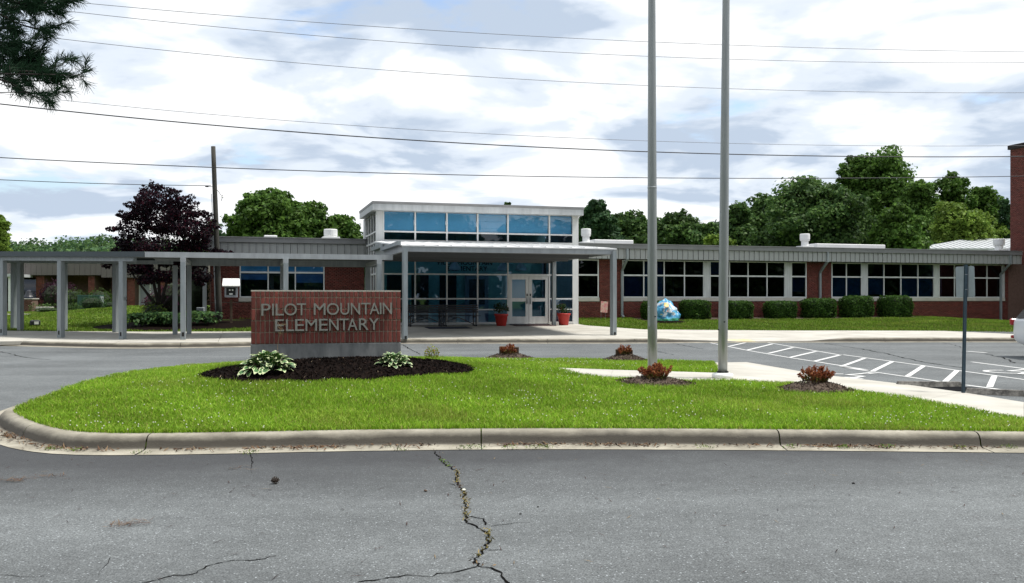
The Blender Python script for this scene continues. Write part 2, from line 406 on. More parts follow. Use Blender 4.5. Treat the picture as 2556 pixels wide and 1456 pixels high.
M['turf'] = mat('turf', (0.07, 0.12, 0.012), 0.9, spec=0.1, col2=(0.13, 0.20, 0.022), vscale=1.6, bump=0.6, bscale=30, detail=9)
M['turf_far'] = mat('far_turf', (0.07, 0.12, 0.02), 0.9, spec=0.1, col2=(0.12, 0.18, 0.03), vscale=0.7, bump=0.4, bscale=14, detail=9)
M['leaf'] = foliage('leaf')
M['needle'] = foliage('needle', 0.15, 0.5)
M['grass'] = foliage('grass_blade', 0.35, 0.5)
M['chips'] = mat('chips', (0.1, 0.1, 0.1), 0.9, attr=True, spec=0.08)
M['bark'] = mat('bark', (0.06, 0.045, 0.035), 0.9, var=0.35, vscale=7, bump=0.6, bscale=25)
M['bark_dark'] = mat('dark_bark', (0.022, 0.017, 0.015), 0.9, var=0.3, vscale=7, bump=0.5, bscale=25)
M['car'] = mat('white_car_paint', (0.78, 0.79, 0.80), 0.22, spec=0.6)
M['red_lens'] = mat('red_lens', (0.35, 0.01, 0.015), 0.2)
M['tyre'] = mat('tyre', (0.012, 0.012, 0.012), 0.8)
M['rim'] = mat('alloy_rim', (0.45, 0.46, 0.47), 0.3, metal=0.8)
M['annex_metal'] = mat('brown_metal_fascia', (0.135, 0.118, 0.105), 0.7, var=0.08, vscale=1)
M['door_grey'] = mat('grey_door', (0.30, 0.32, 0.34), 0.6)
M['box_green'] = mat('green_utility_paint', (0.02, 0.075, 0.055), 0.5, var=0.1, vscale=3)
M['stone'] = mat('pale_stone', (0.40, 0.38, 0.34), 0.9, var=0.2, vscale=6)
M['hosta_green'] = mat('hosta_green', (0.045, 0.12, 0.03), 0.45, var=0.25, vscale=14)
M['hosta_cream'] = mat('hosta_cream', (0.48, 0.53, 0.29), 0.5, var=0.1, vscale=12)
M['lamp_white'] = mat('white_enamel', (0.75, 0.75, 0.72), 0.4)
M['silver_box'] = mat('silver_box', (0.30, 0.31, 0.34), 0.4, metal=0.4, var=0.15, vscale=8)
M['pink'] = mat('pink_print', (0.62, 0.10, 0.16), 0.7, col2=(0.62, 0.55, 0.42), vscale=9)

# ------------------------------------------------------------------ ground, road
def sheet(name, x0, x1, y0, y1, z, m, nx=1, ny=1):
    X = np.linspace(x0, x1, nx + 1); Y = np.linspace(y0, y1, ny + 1)
    V = [(x, y, z) for y in Y for x in X]
    Q = [(j * (nx + 1) + i, j * (nx + 1) + i + 1, (j + 1) * (nx + 1) + i + 1, (j + 1) * (nx + 1) + i) for j in range(ny) for i in range(nx)]
    return mesh_obj(name, np_mesh(name, V, Q, m))
tag(sheet("ground", -1500, 1500, -1500, 1500, -0.06, M['turf_far'], 8, 8), kind="structure")
road = tag(sheet("road", -70, 80, -40, 44, 0.0, M['asphalt_near']), "grey asphalt drive and parking loop", kind="structure")

def ribbon(pts, w, z, name, m, parent, jag=0.0, step=None, taper=False):
    P = [Vector((p[0], p[1])) for p in pts]
    if step:
        Q = [P[0]]
        for a, b in zip(P, P[1:]):
            n = max(1, int((b - a).length / step))
            for i in range(1, n + 1): Q.append(a.lerp(b, i / n))
        P = Q
    mb = MB(); L, Rr = [], []
    for i, p in enumerate(P):
        d = (P[min(i + 1, len(P) - 1)] - P[max(i - 1, 0)]); d.normalize()
        n = Vector((-d.y, d.x)); o = n * R.uniform(-jag, jag) * 1.6
        ww = w / 2 * (1 + (R.uniform(-0.6, 0.8) if jag else 0))
        if taper: ww *= max(0.15, 1 - (i / len(P)) ** 2)
        L.append((*(p + n * ww + o), z)); Rr.append((*(p - n * ww + o), z))
    n = len(P)
    mb.add(L + Rr, [(i, n + i, n + i + 1, i + 1) for i in range(n - 1)])
    return mb.build(name, m, parent)
def crack(px, w, jag=0.02, step=0.09, taper=False):
    return ribbon([gp(u, v) for u, v in px], w, 0.004, "crack", M['crack'], road, jag, step, taper)
def zz(o, s, pts): return [((o[0] + x / s) * 0.657, (o[1] + y / s) * 0.657) for x, y in pts]
Z4 = lambda pts: zz((1500, 1600), 2.363, pts)
main_crack = Z4([(355, 272), (415, 355), (460, 400), (520, 430), (555, 455), (560, 560), (610, 625), (640, 740), (636, 840), (645, 915), (700, 940), (800, 980), (822, 1000), (835, 1090), (800, 1160), (710, 1255), (745, 1300), (850, 1325), (930, 1350), (1000, 1430), (1060, 1480), (1100, 1560)])
crack(main_crack, 0.012, 0.010, 0.035)
crack(Z4([(685, 855), (790, 880), (825, 935)]), 0.010, 0.008, 0.05)
crack(Z4([(860, 945), (1000, 930), (1100, 915), (1210, 915)]), 0.007, 0.006, 0.05, True)
crack(Z4([(735, 1310), (620, 1340), (500, 1362), (380, 1370), (330, 1395), (250, 1400), (100, 1390), (-120, 1420), (-330, 1450)]), 0.008, 0.008, 0.04)
crack(Z4([(840, 1165), (960, 1155)]), 0.006, 0.005, 0.05, True)
crack(Z4([(540, 580), (480, 560)]), 0.01, 0.005, 0.05, True)
Z6 = lambda pts: zz((0, 1250), 1.507, pts)
crack(Z6([(1580, 1300), (1480, 1325), (1330, 1330), (1210, 1350), (1100, 1410), (1000, 1415), (850, 1450), (700, 1480)]), 0.007, 0.008, 0.04)
crack(Z6([(640, 1310), (600, 1360), (560, 1410)]), 0.005, 0.006, 0.05, True)
crack(Z6([(250, 1420), (120, 1418), (20, 1410), (-80, 1412)]), 0.005, 0.006, 0.05, True)
crack(Z6([(1435, 705), (1445, 760), (1440, 830)]), 0.007, 0.006, 0.05, True)
Zf = lambda pts: zz((2150, 800), 2.648, pts)
crack(Zf([(1070, 1340), (1200, 1362), (1380, 1395)]), 0.03, 0.02, 0.2)
crack(Zf([(915, 1418), (990, 1435), (1075, 1452)]), 0.03, 0.02, 0.2)
Z8 = lambda pts: zz((3200, 1240), 3.64, pts)
crack(Z8([(-250, 240), (0, 275), (350, 330), (700, 400), (1050, 485), (1650, 575)]), 0.04, 0.03, 0.25)
crack(Z8([(1370, 230), (1520, 255), (1650, 295)]), 0.03, 0.03, 0.25)
crack(Z8([(1980, 385), (2200, 430), (2300, 470), (2360, 510)]), 0.04, 0.03, 0.2)
crack(zz((760, 1260), 2.367, [(1815, 118), (1890, 160), (1975, 205)]), 0.03, 0.02, 0.2)
crack([(0, 878), (60, 892), (120, 898)], 0.03, 0.03, 0.25)

# painted lines of the parking bays (unprojected onto the asphalt)
def line(pts, w, name="parking_line", lift=0.006): return ribbon([gp(u, v) for u, v in pts], w, lift, name, M['paint_line'], road)
P8 = lambda x, y: ((3200 + x / 3.64) * 0.657, (1240 + y / 3.64) * 0.657)
P2 = lambda x, y: ((2500 + x / 1.5076) * 0.657, (1250 + y / 1.5076) * 0.657)
line([P2(275, 76), P2(500, 122), P2(750, 165), P2(900, 188), P2(1220, 240), P8(0, 568), P8(400, 630), P8(900, 702), P8(1400, 775)], 0.08)
line([P8(1700, 815), P8(2230, 885)], 0.10)
line([P2(620, 78), P2(780, 105), P2(910, 128), P2(1040, 150), P8(0, 395), P8(680, 487), P8(1120, 548), P8(1600, 615), P8(2100, 683), P8(2508, 740), P8(2900, 795)], 0.08)
for k, (a, b) in enumerate([(P2(500, 80), P2(405, 101)), (P2(655, 87), P2(505, 124)), (P2(775, 107), P2(630, 142)), (P2(905, 130), P2(750, 166)), (P2(1042, 151), P2(890, 188)),
               (P8(310, 442), P8(-20, 562)), (P8(690, 490), P8(410, 628)), (P8(1125, 548), P8(890, 700)), (P8(1585, 615), P8(1415, 772)), (P8(2100, 688), P8(2030, 850))]):
    ga, gb = Vector(gp(*a)[:2]), Vector(gp(*b)[:2]); d = (gb - ga).normalized() * 0.05
    ribbon([ga + d, gb - d], 0.11, 0.009, "hatch_stripe", M['paint_line'], road)
line([P8(1780, 495), P8(2508, 588), P8(2900, 640)], 0.10)
line([P8(1715, 348), P8(1990, 368)], 0.14, "bay_mark")
# wheelchair symbols, foreshortened blobs of paint: head, body, wheel arc
def wheelchair(cu, cv, rot, sc_):
    g = Vector(gp(cu, cv)[:2]); e = Vector((math.cos(rot), math.sin(rot))); n = Vector((-e.y, e.x))
    T_ = lambda x, y: tuple(g + e * x * sc_ + n * y * sc_)
    arc = [T_(0.42 * math.cos(a), -0.15 + 0.42 * math.sin(a)) for a in np.linspace(2.3, 6.1, 12)]
    ribbon(arc, 0.12 * sc_, 0.0075, "wheelchair_symbol", M['paint_line'], road)
    ribbon([T_(-0.12, 0.62), T_(-0.08, 0.05), T_(0.3, 0.05), T_(0.5, -0.5), T_(0.7, -0.45)], 0.13 * sc_, 0.0105, "wheelchair_symbol", M['paint_line'], road)
    ribbon([T_(-0.16, 0.72), T_(-0.16, 0.95)], 0.22 * sc_, 0.0075, "wheelchair_symbol", M['paint_line'], road)
wheelchair(*P8(90, 682), math.radians(-60), 1.0)
wheelchair(*P8(2330, 628), math.radians(-60), 1.0)

# ------------------------------------------------------------------ kerbs
KPROF = [(0.31, 0.006), (0.05, 0.012), (0.015, 0.02), (0.0, 0.04), (-0.015, 0.09), (-0.04, 0.128), (-0.075, 0.148), (-0.12, 0.155), (-0.20, 0.156), (-0.21, 0.05)]
def smooth_path(pts, step):
    P = [Vector((p[0], p[1])) for p in pts]; out_ = []
    n = len(P)
    for i in range(n - 1):
        p0, p1, p2, p3 = P[max(i - 1, 0)], P[i], P[i + 1], P[min(i + 2, n - 1)]
        k = max(2, int((p2 - p1).length / step))
        for j in range(k):
            t = j / k
            out_.append(0.5 * ((2 * p1) + (-p0 + p2) * t + (2 * p0 - 5 * p1 + 4 * p2 - p3) * t * t + (-p0 + 3 * p1 - 3 * p2 + p3) * t ** 3))
    out_.append(P[-1]); return out_
def sweep_kerb(path, side, parent, seg_len, hf=lambda x: 1.0, first=None):
    P = smooth_path(path, 0.2)
    segs, cur, acc = [], [P[0]], 0.0
    lens = list(first or []); lim = lens.pop(0) if lens else seg_len
    for a, b in zip(P, P[1:]):
        acc += (b - a).length; cur.append(b)
        if acc >= lim: segs.append(cur); cur = [b]; acc = 0.0; lim = lens.pop(0) if lens else seg_len
    if len(cur) > 1: segs.append(cur)
    for sg in segs:
        n = len(sg); V, Q = [], []; m = len(KPROF)
        for i, p in enumerate(sg):
            d = (sg[min(i + 1, n - 1)] - sg[max(i - 1, 0)]).normalized()
            q = p + d * (0.007 if i == 0 else (-0.007 if i == n - 1 else 0))
            nrm = Vector((-d.y, d.x)) * side
            h = hf(p)
            for (dd, z) in KPROF: V.append((q.x + nrm.x * dd, q.y + nrm.y * dd, 0.006 + (z - 0.006) * h if z > 0.012 else z))
        for i in range(n - 1):
            for k in range(m - 1):
                a = i * m + k
                Q.append((a, a + 1, a + m + 1, a + m) if side < 0 else (a, a + m, a + m + 1, a + 1))
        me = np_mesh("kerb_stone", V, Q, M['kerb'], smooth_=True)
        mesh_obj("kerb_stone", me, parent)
    return P

FARK = [(-220, 868), (0, 863), (150, 866), (300, 869), (450, 868.5), (600, 866), (800, 861.5), (1000, 857.5), (1250, 857), (1525, 857), (1750, 855.5), (2000, 854.5), (2250, 854), (2500, 854), (2750, 855)]
fark = [gp(u, v) for u, v in FARK]
fs = np.array([ST(p)[0] for p in fark]); ft = np.array([ST(p)[1] for p in fark])
s_of = lambda u: float(np.interp(u, [q[0] for q in FARK], fs))
HS = [s_of(1660), s_of(1750), s_of(2010), s_of(2120)]
def hf_s(s_): return float(np.interp(s_, HS, [1, 0.12, 0.12, 1]))
kerb_far = tag(bpy.data.objects.new("kerb_school", None), kind="structure"); link(kerb_far)
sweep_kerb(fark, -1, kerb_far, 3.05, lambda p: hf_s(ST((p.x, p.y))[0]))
kerb_isl = tag(bpy.data.objects.new("kerb_island", None), kind="structure"); link(kerb_isl)
ISLK = [gp(u, v) for u, v in [(3100, 1128), (2555, 1120), (2100, 1115), (1700, 1112), (1300, 1111), (900, 1115), (481, 1123), (236, 1124), (123, 1114), (57, 1096), (5, 1070)]]
ISLK += [(-6.66, 11.75), (-7.02, 13.2), (-7.42, 15.2), (-7.6, 17.3), (-7.0, 19.4), (-5.2, 20.9), (-2.2, 21.6), (0.6, 21.7), (2.9, 21.3), (4.55, 20.7)]
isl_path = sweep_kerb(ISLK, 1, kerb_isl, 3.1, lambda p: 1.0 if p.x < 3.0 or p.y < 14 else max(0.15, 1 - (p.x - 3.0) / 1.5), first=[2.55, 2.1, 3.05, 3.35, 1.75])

# ------------------------------------------------------------------ pavements, slab by slab
def ztop(front, back, s_):
    return front
def slab_run(name, s0, s1, tb, zb, pitch, rows, mtl, label):
    root = tag(bpy.data.objects.new(name, None), label, kind="structure"); link(root)
    n = max(1, round((s1 - s0) / pitch)); S = np.linspace(s0, s1, n + 1)
    g = 0.008
    for a, b in zip(S, S[1:]):
        fa, fb = np.interp(a, fs, ft) + 0.215, np.interp(b, fs, ft) + 0.215
        ba, bb = tb(a), tb(b); za0, zb0 = 0.152 * hf_s(a) + 0.003, 0.152 * hf_s(b) + 0.003; za1, zb1 = zb(a), zb(b)
        for r in range(rows):
            u0, u1 = r / rows, (r + 1) / rows
            j0, j1 = (0.0 if r == 0 else g), (0.0 if r == rows - 1 else g)
            def pt(s_, f0, b0, z0, z1, uu, jj): t_ = f0 + (b0 - f0) * uu + jj; return (*W(s_, t_)[:2], z0 + (z1 - z0) * uu)
            m = 4
            top = [pt(a + g, fa, ba, za0, za1, u0, j0), pt(b - g, fb, bb, zb0, zb1, u0, j0), pt(b - g, fb, bb, zb0, zb1, u1, -j1), pt(a + g, fa, ba, za0, za1, u1, -j1)]
            MB().prism(top, 0.12).build("slab", mtl, root)
    return root
T_L = 39.6                                   # lobby front
T_E, T_W = 43.3, 44.05                       # eave line and wall of the wings
sL, sR = su(939, T_L), su(1442, T_L)
lb = [(-220, 823, .32), (0, 826, .30), (300, 828, .28), (640, 828, .28), (940, 826, .30)]
lbs = [ST(gp(*q)) for q in lb]
tbA = lambda s_: float(np.interp(s_, [q[0] for q in lbs], [q[1] for q in lbs])); zbA = lambda s_: float(np.interp(s_, [q[0] for q in lbs], [q[2] for q in lb]))
rb = [(1446, 811, .36), (1484, 820.5, .21), (1536, 822, .19), (2003, 825.8, .16), (2102, 825, .16), (2405, 826.4, .15), (2539, 828, .15), (2780, 832, .15)]
rbs = [ST(gp(*q)) for q in rb]
tbC = lambda s_: float(np.interp(s_, [q[0] for q in rbs], [q[1] for q in rbs])); zbC = lambda s_: float(np.interp(s_, [q[0] for q in rbs], [q[2] for q in rb]))
Z_DOOR = 0.40
slab_run("walkway_pavement", fs[0], sL, tbA, zbA, 2.9, 1, M['concrete'], "concrete pavement under the covered walkway")
slab_run("entrance_pavement", sL, sR, lambda s_: T_L + 0.05, lambda s_: Z_DOOR, 2.1, 2, M['concrete'], "sloping concrete apron before the entrance doors")
slab_run("school_pavement", sR, fs[-1], tbC, zbC, 2.6, 2, M['concrete_l'], "bright concrete pavement along the right wing")
def zpav(s_, t_):
    f0 = float(np.interp(s_, fs, ft)) + 0.215
    if s_ < sL: b0, z1 = tbA(s_), zbA(s_)
    elif s_ < sR: b0, z1 = T_L + 0.05, Z_DOOR
    else: b0, z1 = tbC(s_), zbC(s_)
    k = max(0, min(1, (t_ - f0) / (b0 - f0))); z0 = 0.152 * hf_s(s_) + 0.003
    return z0 + (z1 - z0) * k
ya, yb = s_of(1735), s_of(2010); strip = []
for s_ in np.linspace(ya, yb, 12):
    f0 = float(np.interp(s_, fs, ft)) + 0.22; strip.append((s_, f0))
mb = MB()
front = [(*W(s_, f0)[:2], zpav(s_, f0) + 0.005) for s_, f0 in strip]; back = [(*W(s_, f0 + 1.3)[:2], zpav(s_, f0 + 1.3) + 0.005) for s_, f0 in strip]
mb.add(front + back, [(i, i + 1, 12 + i + 1, 12 + i) for i in range(11)])
yl = mb.build("yellow_paint", M['yellow']); tag(yl, "worn pale yellow paint along the lowered kerb", kind="structure")

# ------------------------------------------------------------------ lawns behind the pavements
Z_WALL = 0.53
def zwall(s_): return float(np.interp(s_, [su(2260, T_W), su(2512, T_W), su(2700, T_W)], [Z_WALL, 0.14, 0.0]))
def z_lawnR(s_, t_):
    k = (t_ - tbC(s_)) / (T_W - tbC(s_)); k = max(0, min(1, k)); return zbC(s_) - 0.03 + (zwall(s_) - zbC(s_) + 0.03) * (0.35 * k + 0.65 * smooth(k)) + 0.02
def z_lawnL(s_, t_):
    X = W(s_, t_)[0]
    zc = float(np.interp(X, [-40, -25, -20.2, -17.6, -14, -8], [0.7, 0.8, 1.17, 1.02, 0.66, 0.6])); L = float(np.interp(X, [-18, -14], [12.5, 4.5]))
    k = smooth((t_ - tbA(s_)) / L) * 0.6 + 0.4 * max(0, min(1, (t_ - tbA(s_)) / L))
    return zbA(s_) - 0.01 + (zc - zbA(s_)) * k
def lawn_grid(name, S, tb, tf, zf, rows, label):
    V, Q = [], []; n = len(S)
    for r in range(rows + 1):
        for s_ in S:
            t_ = tb(s_) + (tf - tb(s_)) * (r / rows) ** 1.3; V.append((*W(s_, t_)[:2], zf(s_, t_)))
    for r in range(rows):
        for i in range(n - 1): Q.append((r * n + i, r * n + i + 1, (r + 1) * n + i + 1, (r + 1) * n + i))
    return tag(mesh_obj(name, np_mesh(name, V, Q, M['turf_far'], smooth_=True)), label, kind="structure")
lawn_grid("lawn_right", np.linspace(sR + 0.01, fs[-1], 260), tbC, T_W + 0.3, z_lawnR, 40, "lawn strip before the right wing")
lawn_grid("lawn_left", np.linspace(fs[0] - 14, sL - 0.02, 160), tbA, 85, z_lawnL, 90, "lawn rising behind the covered walkway")
def zL_at(X, Y): s_, t_ = ST((X, Y)); return z_lawnL(s_, t_)

# ------------------------------------------------------------------ island: lawn, path
KI = [p for p in isl_path]
def offset_in(P, d, side):
    out_ = []
    for i, p in enumerate(P):
        q = (P[min(i + 1, len(P) - 1)] - P[max(i - 1, 0)]).normalized(); nrm = Vector((-q.y, q.x)) * side
        out_.append(p - nrm * d)
    return out_
inner = offset_in(KI, 0.19, 1)
PA = [gp(*q) for q in [(1388, 920, .27), (1440, 935, .24), (1520, 947, .21), (1640, 951, .19), (1830, 949, .17), (2000, 962, .13), (2280, 1002, .11), (2555, 1056, .11), (2740, 1092, .11)]]
PBk = [gp(*q) for q in [(1392, 918, .27), (1450, 920, .24), (1530, 923, .21), (1650, 926.5, .19), (1802, 931, .16)]]
PC = [gp(*q) for q in [(1775, 905, .06), (1862, 904, .05), (2040, 934, .04), (2240, 957, .035), (2400, 979, .03), (2555, 1004, .03), (2740, 1033, .03)]]
poly_isl = [tuple(p) for p in inner] + [q[:2] for q in PC[1:]]
def in_poly(X, Y, poly):
    X = np.asarray(X); Y = np.asarray(Y); ins = np.zeros(X.shape, bool); n = len(poly)
    for i in range(n):
        x0, y0 = poly[i][:2]; x1, y1 = poly[(i + 1) % n][:2]
        if y0 == y1: continue
        c = ((y0 > Y) != (y1 > Y)) & (X < (x1 - x0) * (Y - y0) / (y1 - y0) + x0); ins ^= c
    return ins
inner_arr = np.array([tuple(p) for p in inner])
def zi(X, Y):
    X = np.asarray(X, float); Y = np.asarray(Y, float)
    wx = np.where(X < -2.5, 5.0, 3.6)
    b = 0.29 * np.exp(-(((X + 2.5) / wx) ** 2 + ((Y - 16) / np.where(Y > 16, 4.6, 4.0)) ** 2))
    sh = X.shape; pts = np.stack([X.ravel(), Y.ravel()], 1)
    d = np.empty(len(pts))
    for i in range(0, len(pts), 20000):
        d[i:i + 20000] = np.sqrt(((pts[i:i + 20000, None, :] - inner_arr[None, ::4]) ** 2).sum(2)).min(1)
    d = d.reshape(sh)
    return 0.158 + b * np.clip(d / 2.2, 0, 1) ** 0.9
MUL_C, MUL_R = (-2.86, 15.1), (2.2, 1.5)
MROT = PHI
def mul_k(X, Y):
    dx_, dy_ = X - MUL_C[0], Y - MUL_C[1]; a = dx_ * math.cos(MROT) + dy_ * math.sin(MROT); b = -dx_ * math.sin(MROT) + dy_ * math.cos(MROT)
    wob = 1 + 0.06 * np.sin(a * 3.1 + 1) + 0.05 * np.sin(a * 7.3)
    return (np.abs(a) / (MUL_R[0] * 1.02)) ** 2.2 + (np.abs(b) / (MUL_R[1] * wob)) ** 2.0
path_polys = []
rung = list(zip(PA[:5], PBk))
for (a, b), (c_, d_) in zip(rung, rung[1:]): path_polys.append([a, c_, d_, b])
path_polys.append([PA[4], PA[5], PC[2], PC[1], PC[0], PBk[4]])
path_polys.append([PA[5], PA[6], PC[4], PC[3], PC[2]])
path_polys.append([PA[6], PA[7], PC[5], PC[4]])
path_polys.append([PA[7], PA[8], PC[6], PC[5]])
path_root = tag(bpy.data.objects.new("island_path", None), "pale concrete path crossing the island past the flagpoles", kind="structure"); link(path_root)
for pp in path_polys:
    c_ = sum((Vector(p) for p in pp), Vector()) / len(pp)
    top = [tuple(Vector(p) + (c_ - Vector(p)).normalized() * 0.006) for p in pp]
    MB().prism(top, 0.14).build("slab", M['concrete_l'], path_root)
def in_path(X, Y):
    r = np.zeros(np.shape(X), bool)
    for pp in path_polys: r |= in_poly(X, Y, pp)
    return r
# lawn surface of the island as a trimmed grid
gx = np.arange(-8.2, 13.0, 0.14); gy = np.arange(9.3, 22.4, 0.14)
GX, GY = np.meshgrid(gx, gy); ok = in_poly(GX, GY, poly_isl); okp = ok & ~in_path(GX, GY)
GZ = zi(GX, GY)
Q = []
nxg = len(gx)
ins = in_poly(GX, GY, [tuple(p) for p in offset_in(KI, 0.13, 1)] + [q[:2] for q in PC[1:]])
pm = in_path(GX, GY)
dz = np.where(pm, -0.09, 0.0)
for j in range(len(gy) - 1):
    for i in range(nxg - 1):
        if ins[j, i] or ins[j + 1, i] or ins[j, i + 1] or ins[j + 1, i + 1]:
            Q.append((j * nxg + i, j * nxg + i + 1, (j + 1) * nxg + i + 1, (j + 1) * nxg + i))
V = np.stack([GX, GY, np.where(ins & ~pm, GZ - 0.012, -0.04)], 2).reshape(-1, 3)
tag(mesh_obj("island_lawn", np_mesh("island_lawn", V, Q, M['turf'], smooth_=True)), "humped green lawn of the kerbed island", kind="structure")
def zisl(x, y): return float(zi(np.array([x]), np.array([y]))[0])

# ------------------------------------------------------------------ school building (one thing; built in facade coordinates s, t, z)
B0 = (sL, T_L, 0.0)
school = empty("school_building", W(sL, T_L, 0.0), PHI, "long single-storey red brick school with raised glass entrance lobby and ribbed metal eaves", "building")
def part(mb, name, m, parent=school, smooth_=False, label=None):
    o = mb.build(name, m, parent, smooth_, off=B0)
    return tag(o, label) if label else o

def brickwork(s0, s1, z0, z1, t, parent, holes=(), base=(0.165, 0.040, 0.029), axis='s', L=0.194, Hh=0.057, j=0.011, dep_=0.012, seed=1, off=B0, world=None):
    """real bricks in running bond on the face t (facing the camera), joined: too small to pick apart"""
    rng = np.random.default_rng(seed); V, Q, C = [], [], []
    cz = z0; row = 0
    while cz + Hh <= z1 + 1e-6:
        a = s0 - (L + j) / 2 * (row % 2)
        while a < s1:
            b0, b1 = max(a, s0), min(a + L, s1)
            if b1 - b0 > 0.03 and not any(h0 < (b0 + b1) / 2 < h1 and hz0 < cz + Hh / 2 < hz1 for h0, h1, hz0, hz1 in holes):
                d = dep_ * rng.uniform(0.75, 1.1); n = len(V)
                if axis == 's': vs_ = [(b0, t, cz), (b1, t, cz), (b1, t, cz + Hh), (b0, t, cz + Hh), (b0, t - d, cz), (b1, t - d, cz), (b1, t - d, cz + Hh), (b0, t - d, cz + Hh)]
                else: vs_ = [(t, b1, cz), (t, b0, cz), (t, b0, cz + Hh), (t, b1, cz + Hh), (t - d, b1, cz), (t - d, b0, cz), (t - d, b0, cz + Hh), (t - d, b1, cz + Hh)]
                V += vs_
                Q += [(n + 4, n + 5, n + 6, n + 7), (n, n + 1, n + 5, n + 4), (n + 3, n + 7, n + 6, n + 2), (n, n + 4, n + 7, n + 3), (n + 1, n + 2, n + 6, n + 5)]
                f = rng.uniform(0.72, 1.25); h = rng.uniform(0.85, 1.2); C += [(base[0] * f, base[1] * f * h, base[2] * f * h)] * 8
            a += L + j
        cz += Hh + j; row += 1
    if not V: return
    V = np.array(V) - np.array(off)
    o = mesh_obj("brickwork", np_mesh("brickwork", V, Q, M['brick'], np.array(C)), parent); o["kind"] = "stuff"
    return o

def window(s0, s1, z0, z1, cols, ztr, t=T_W, blinds=(), gl='glass_dark', fr=0.055, m='white_frame'):
    """cols: mullion centres; one transom at ztr; panes one by one"""
    mb = MB(); y0, y1 = t - 0.05, t + 0.05
    mb.box(s0, s0 + fr, y0, y1, z0, z1).box(s1 - fr, s1, y0, y1, z0, z1)
    mb.box(s0 + fr, s1 - fr, y0, y1, z0, z0 + fr).box(s0 + fr, s1 - fr, y0, y1, z1 - fr, z1)
    xs = [s0 + fr] + sorted(cols) + [s1 - fr]
    for c_ in cols: mb.box(c_ - 0.027, c_ + 0.027, y0 + 0.002, y1 - 0.002, z0 + fr, z1 - fr)
    w = part(mb, "window", M[m])
    tr = MB()
    for i in range(len(xs) - 1):
        a = xs[i] + (0.027 if i else 0); b = xs[i + 1] - (0.027 if i < len(xs) - 2 else 0)
        tr.box(a, b, y0 - 0.012, y1 - 0.01, ztr - 0.04, ztr + 0.04)
    part(tr, "transom", M[m], w)
    for i in range(len(xs) - 1):
        a = xs[i] + (0.027 if i else 0); b = xs[i + 1] - (0.027 if i < len(xs) - 2 else 0)
        for r, (za, zb_) in enumerate(((z0 + fr, ztr - 0.04), (ztr + 0.04, z1 - fr))):
            part(MB().box(a, b, t - 0.006, t + 0.006, za, zb_), "pane", M[gl], w)
            for (bi, br, mt, lo) in blinds:
                if bi == i and br == r: part(MB().box(a + 0.01, b - 0.01, t + 0.07, t + 0.078, za + lo * (zb_ - za), zb_), "blind", M[mt], w)
    return w
U4 = lambda x: (2150 + x / 2.648) * 0.657
U5 = lambda x: (3000 + x / 1.713) * 0.657
U3 = lambda x: (1330 + x / 2.427) * 0.657
U2 = lambda x: (750 + x / 2.24) * 0.657
S4 = lambda x: su(U4(x), T_W)
S5 = lambda x: su(U5(x), T_W)
S2 = lambda x: su(U2(x), T_W)
WZ0, WZ1, WTR = 1.64, 3.63, 2.82
s_end = su(2512, T_W) + 0.1
sil = (1.44, 1.64)
# right wing: solid wall below the sills, brick piers, window banks
wall_lo = part(MB().box(sR, s_end, T_W, T_W + 0.3, -0.1, sil[0]), "wall", M['mortar_wall'])
brickwork(sR, s_end, -0.02, sil[0], T_W, wall_lo, seed=3)
for n_, (a, b) in enumerate(((S4(333), S4(560)), (S5(105), S5(268)), (su(2512, T_W) - 0.35, s_end))):
    p_ = part(MB().box(a, b, T_W, T_W + 0.3, sil[0] + 0.002, 3.66), "wall", M['mortar_wall'])
    brickwork(a, b, sil[0] + 0.004, 3.66, T_W, p_, seed=20 + n_)
banks = [(sR - 0.3, S4(325), [], ()),
         (S4(565), S4(1385), [S4(778), S4(983), S4(1187)], ((0, 0, 'blind_blue', 0.0), (1, 0, 'blind_teal', 0), (1, 1, 'blind_blue', 0))),
         (S4(1440), S4(2200), [S4(1640), S4(1826), S4(2017)], ((0, 1, 'blind_blue', 0.1),)),
         (S4(2258), S5(105), [], ((0, 0, 'blind_blue', 0.25),)),
         (S5(268), S5(466), [S5(365)], ((0, 0, 'blind_teal', 0), (1, 0, 'blind_teal', 0))),
         (S5(498), S5(936), [S5(609), S5(719), S5(830)], ((0, 0, 'blind_teal', 0.12), (2, 0, 'blind_teal', 0), (3, 0, 'blind_teal', 0))),
         (S5(965), S5(1380), [S5(1068), S5(1175), S5(1279)], ((0, 0, 'blind_teal', 0), (1, 0, 'blind_teal', 0), (2, 0, 'blind_teal', 0), (3, 0, 'blind_blue', 0)))]
for i, (a, b, cols, bl) in enumerate(banks):
    window(a, b, WZ0, WZ1, cols, WTR, blinds=bl)
for a, b in ((S4(1386), S4(1439)), (S4(2201), S4(2257)), (S5(467), S5(497)), (S5(937), S5(964)), (S5(1381), S5(1395))):   # ribbed aluminium covers between banks
    mb = MB().box(a, b, T_W - 0.02, T_W + 0.06, WZ0, WZ1); w = b - a
    for k in (0.12, 0.42, 0.72): mb.box(a + w * k, a + w * (k + 0.14), T_W - 0.05, T_W - 0.022, WZ0 + 0.002, WZ1 - 0.002)
    part(mb, "mullion_cover", M['white_frame'])
for a, b in ((sR, S4(333)), (S4(560), S5(105)), (S5(268), S5(1396))): part(MB().cbox(a, b, T_W - 0.055, T_W + 0.04, sil[0] + 0.003, sil[1] - 0.002, 0.008), "sill", M['sill'])
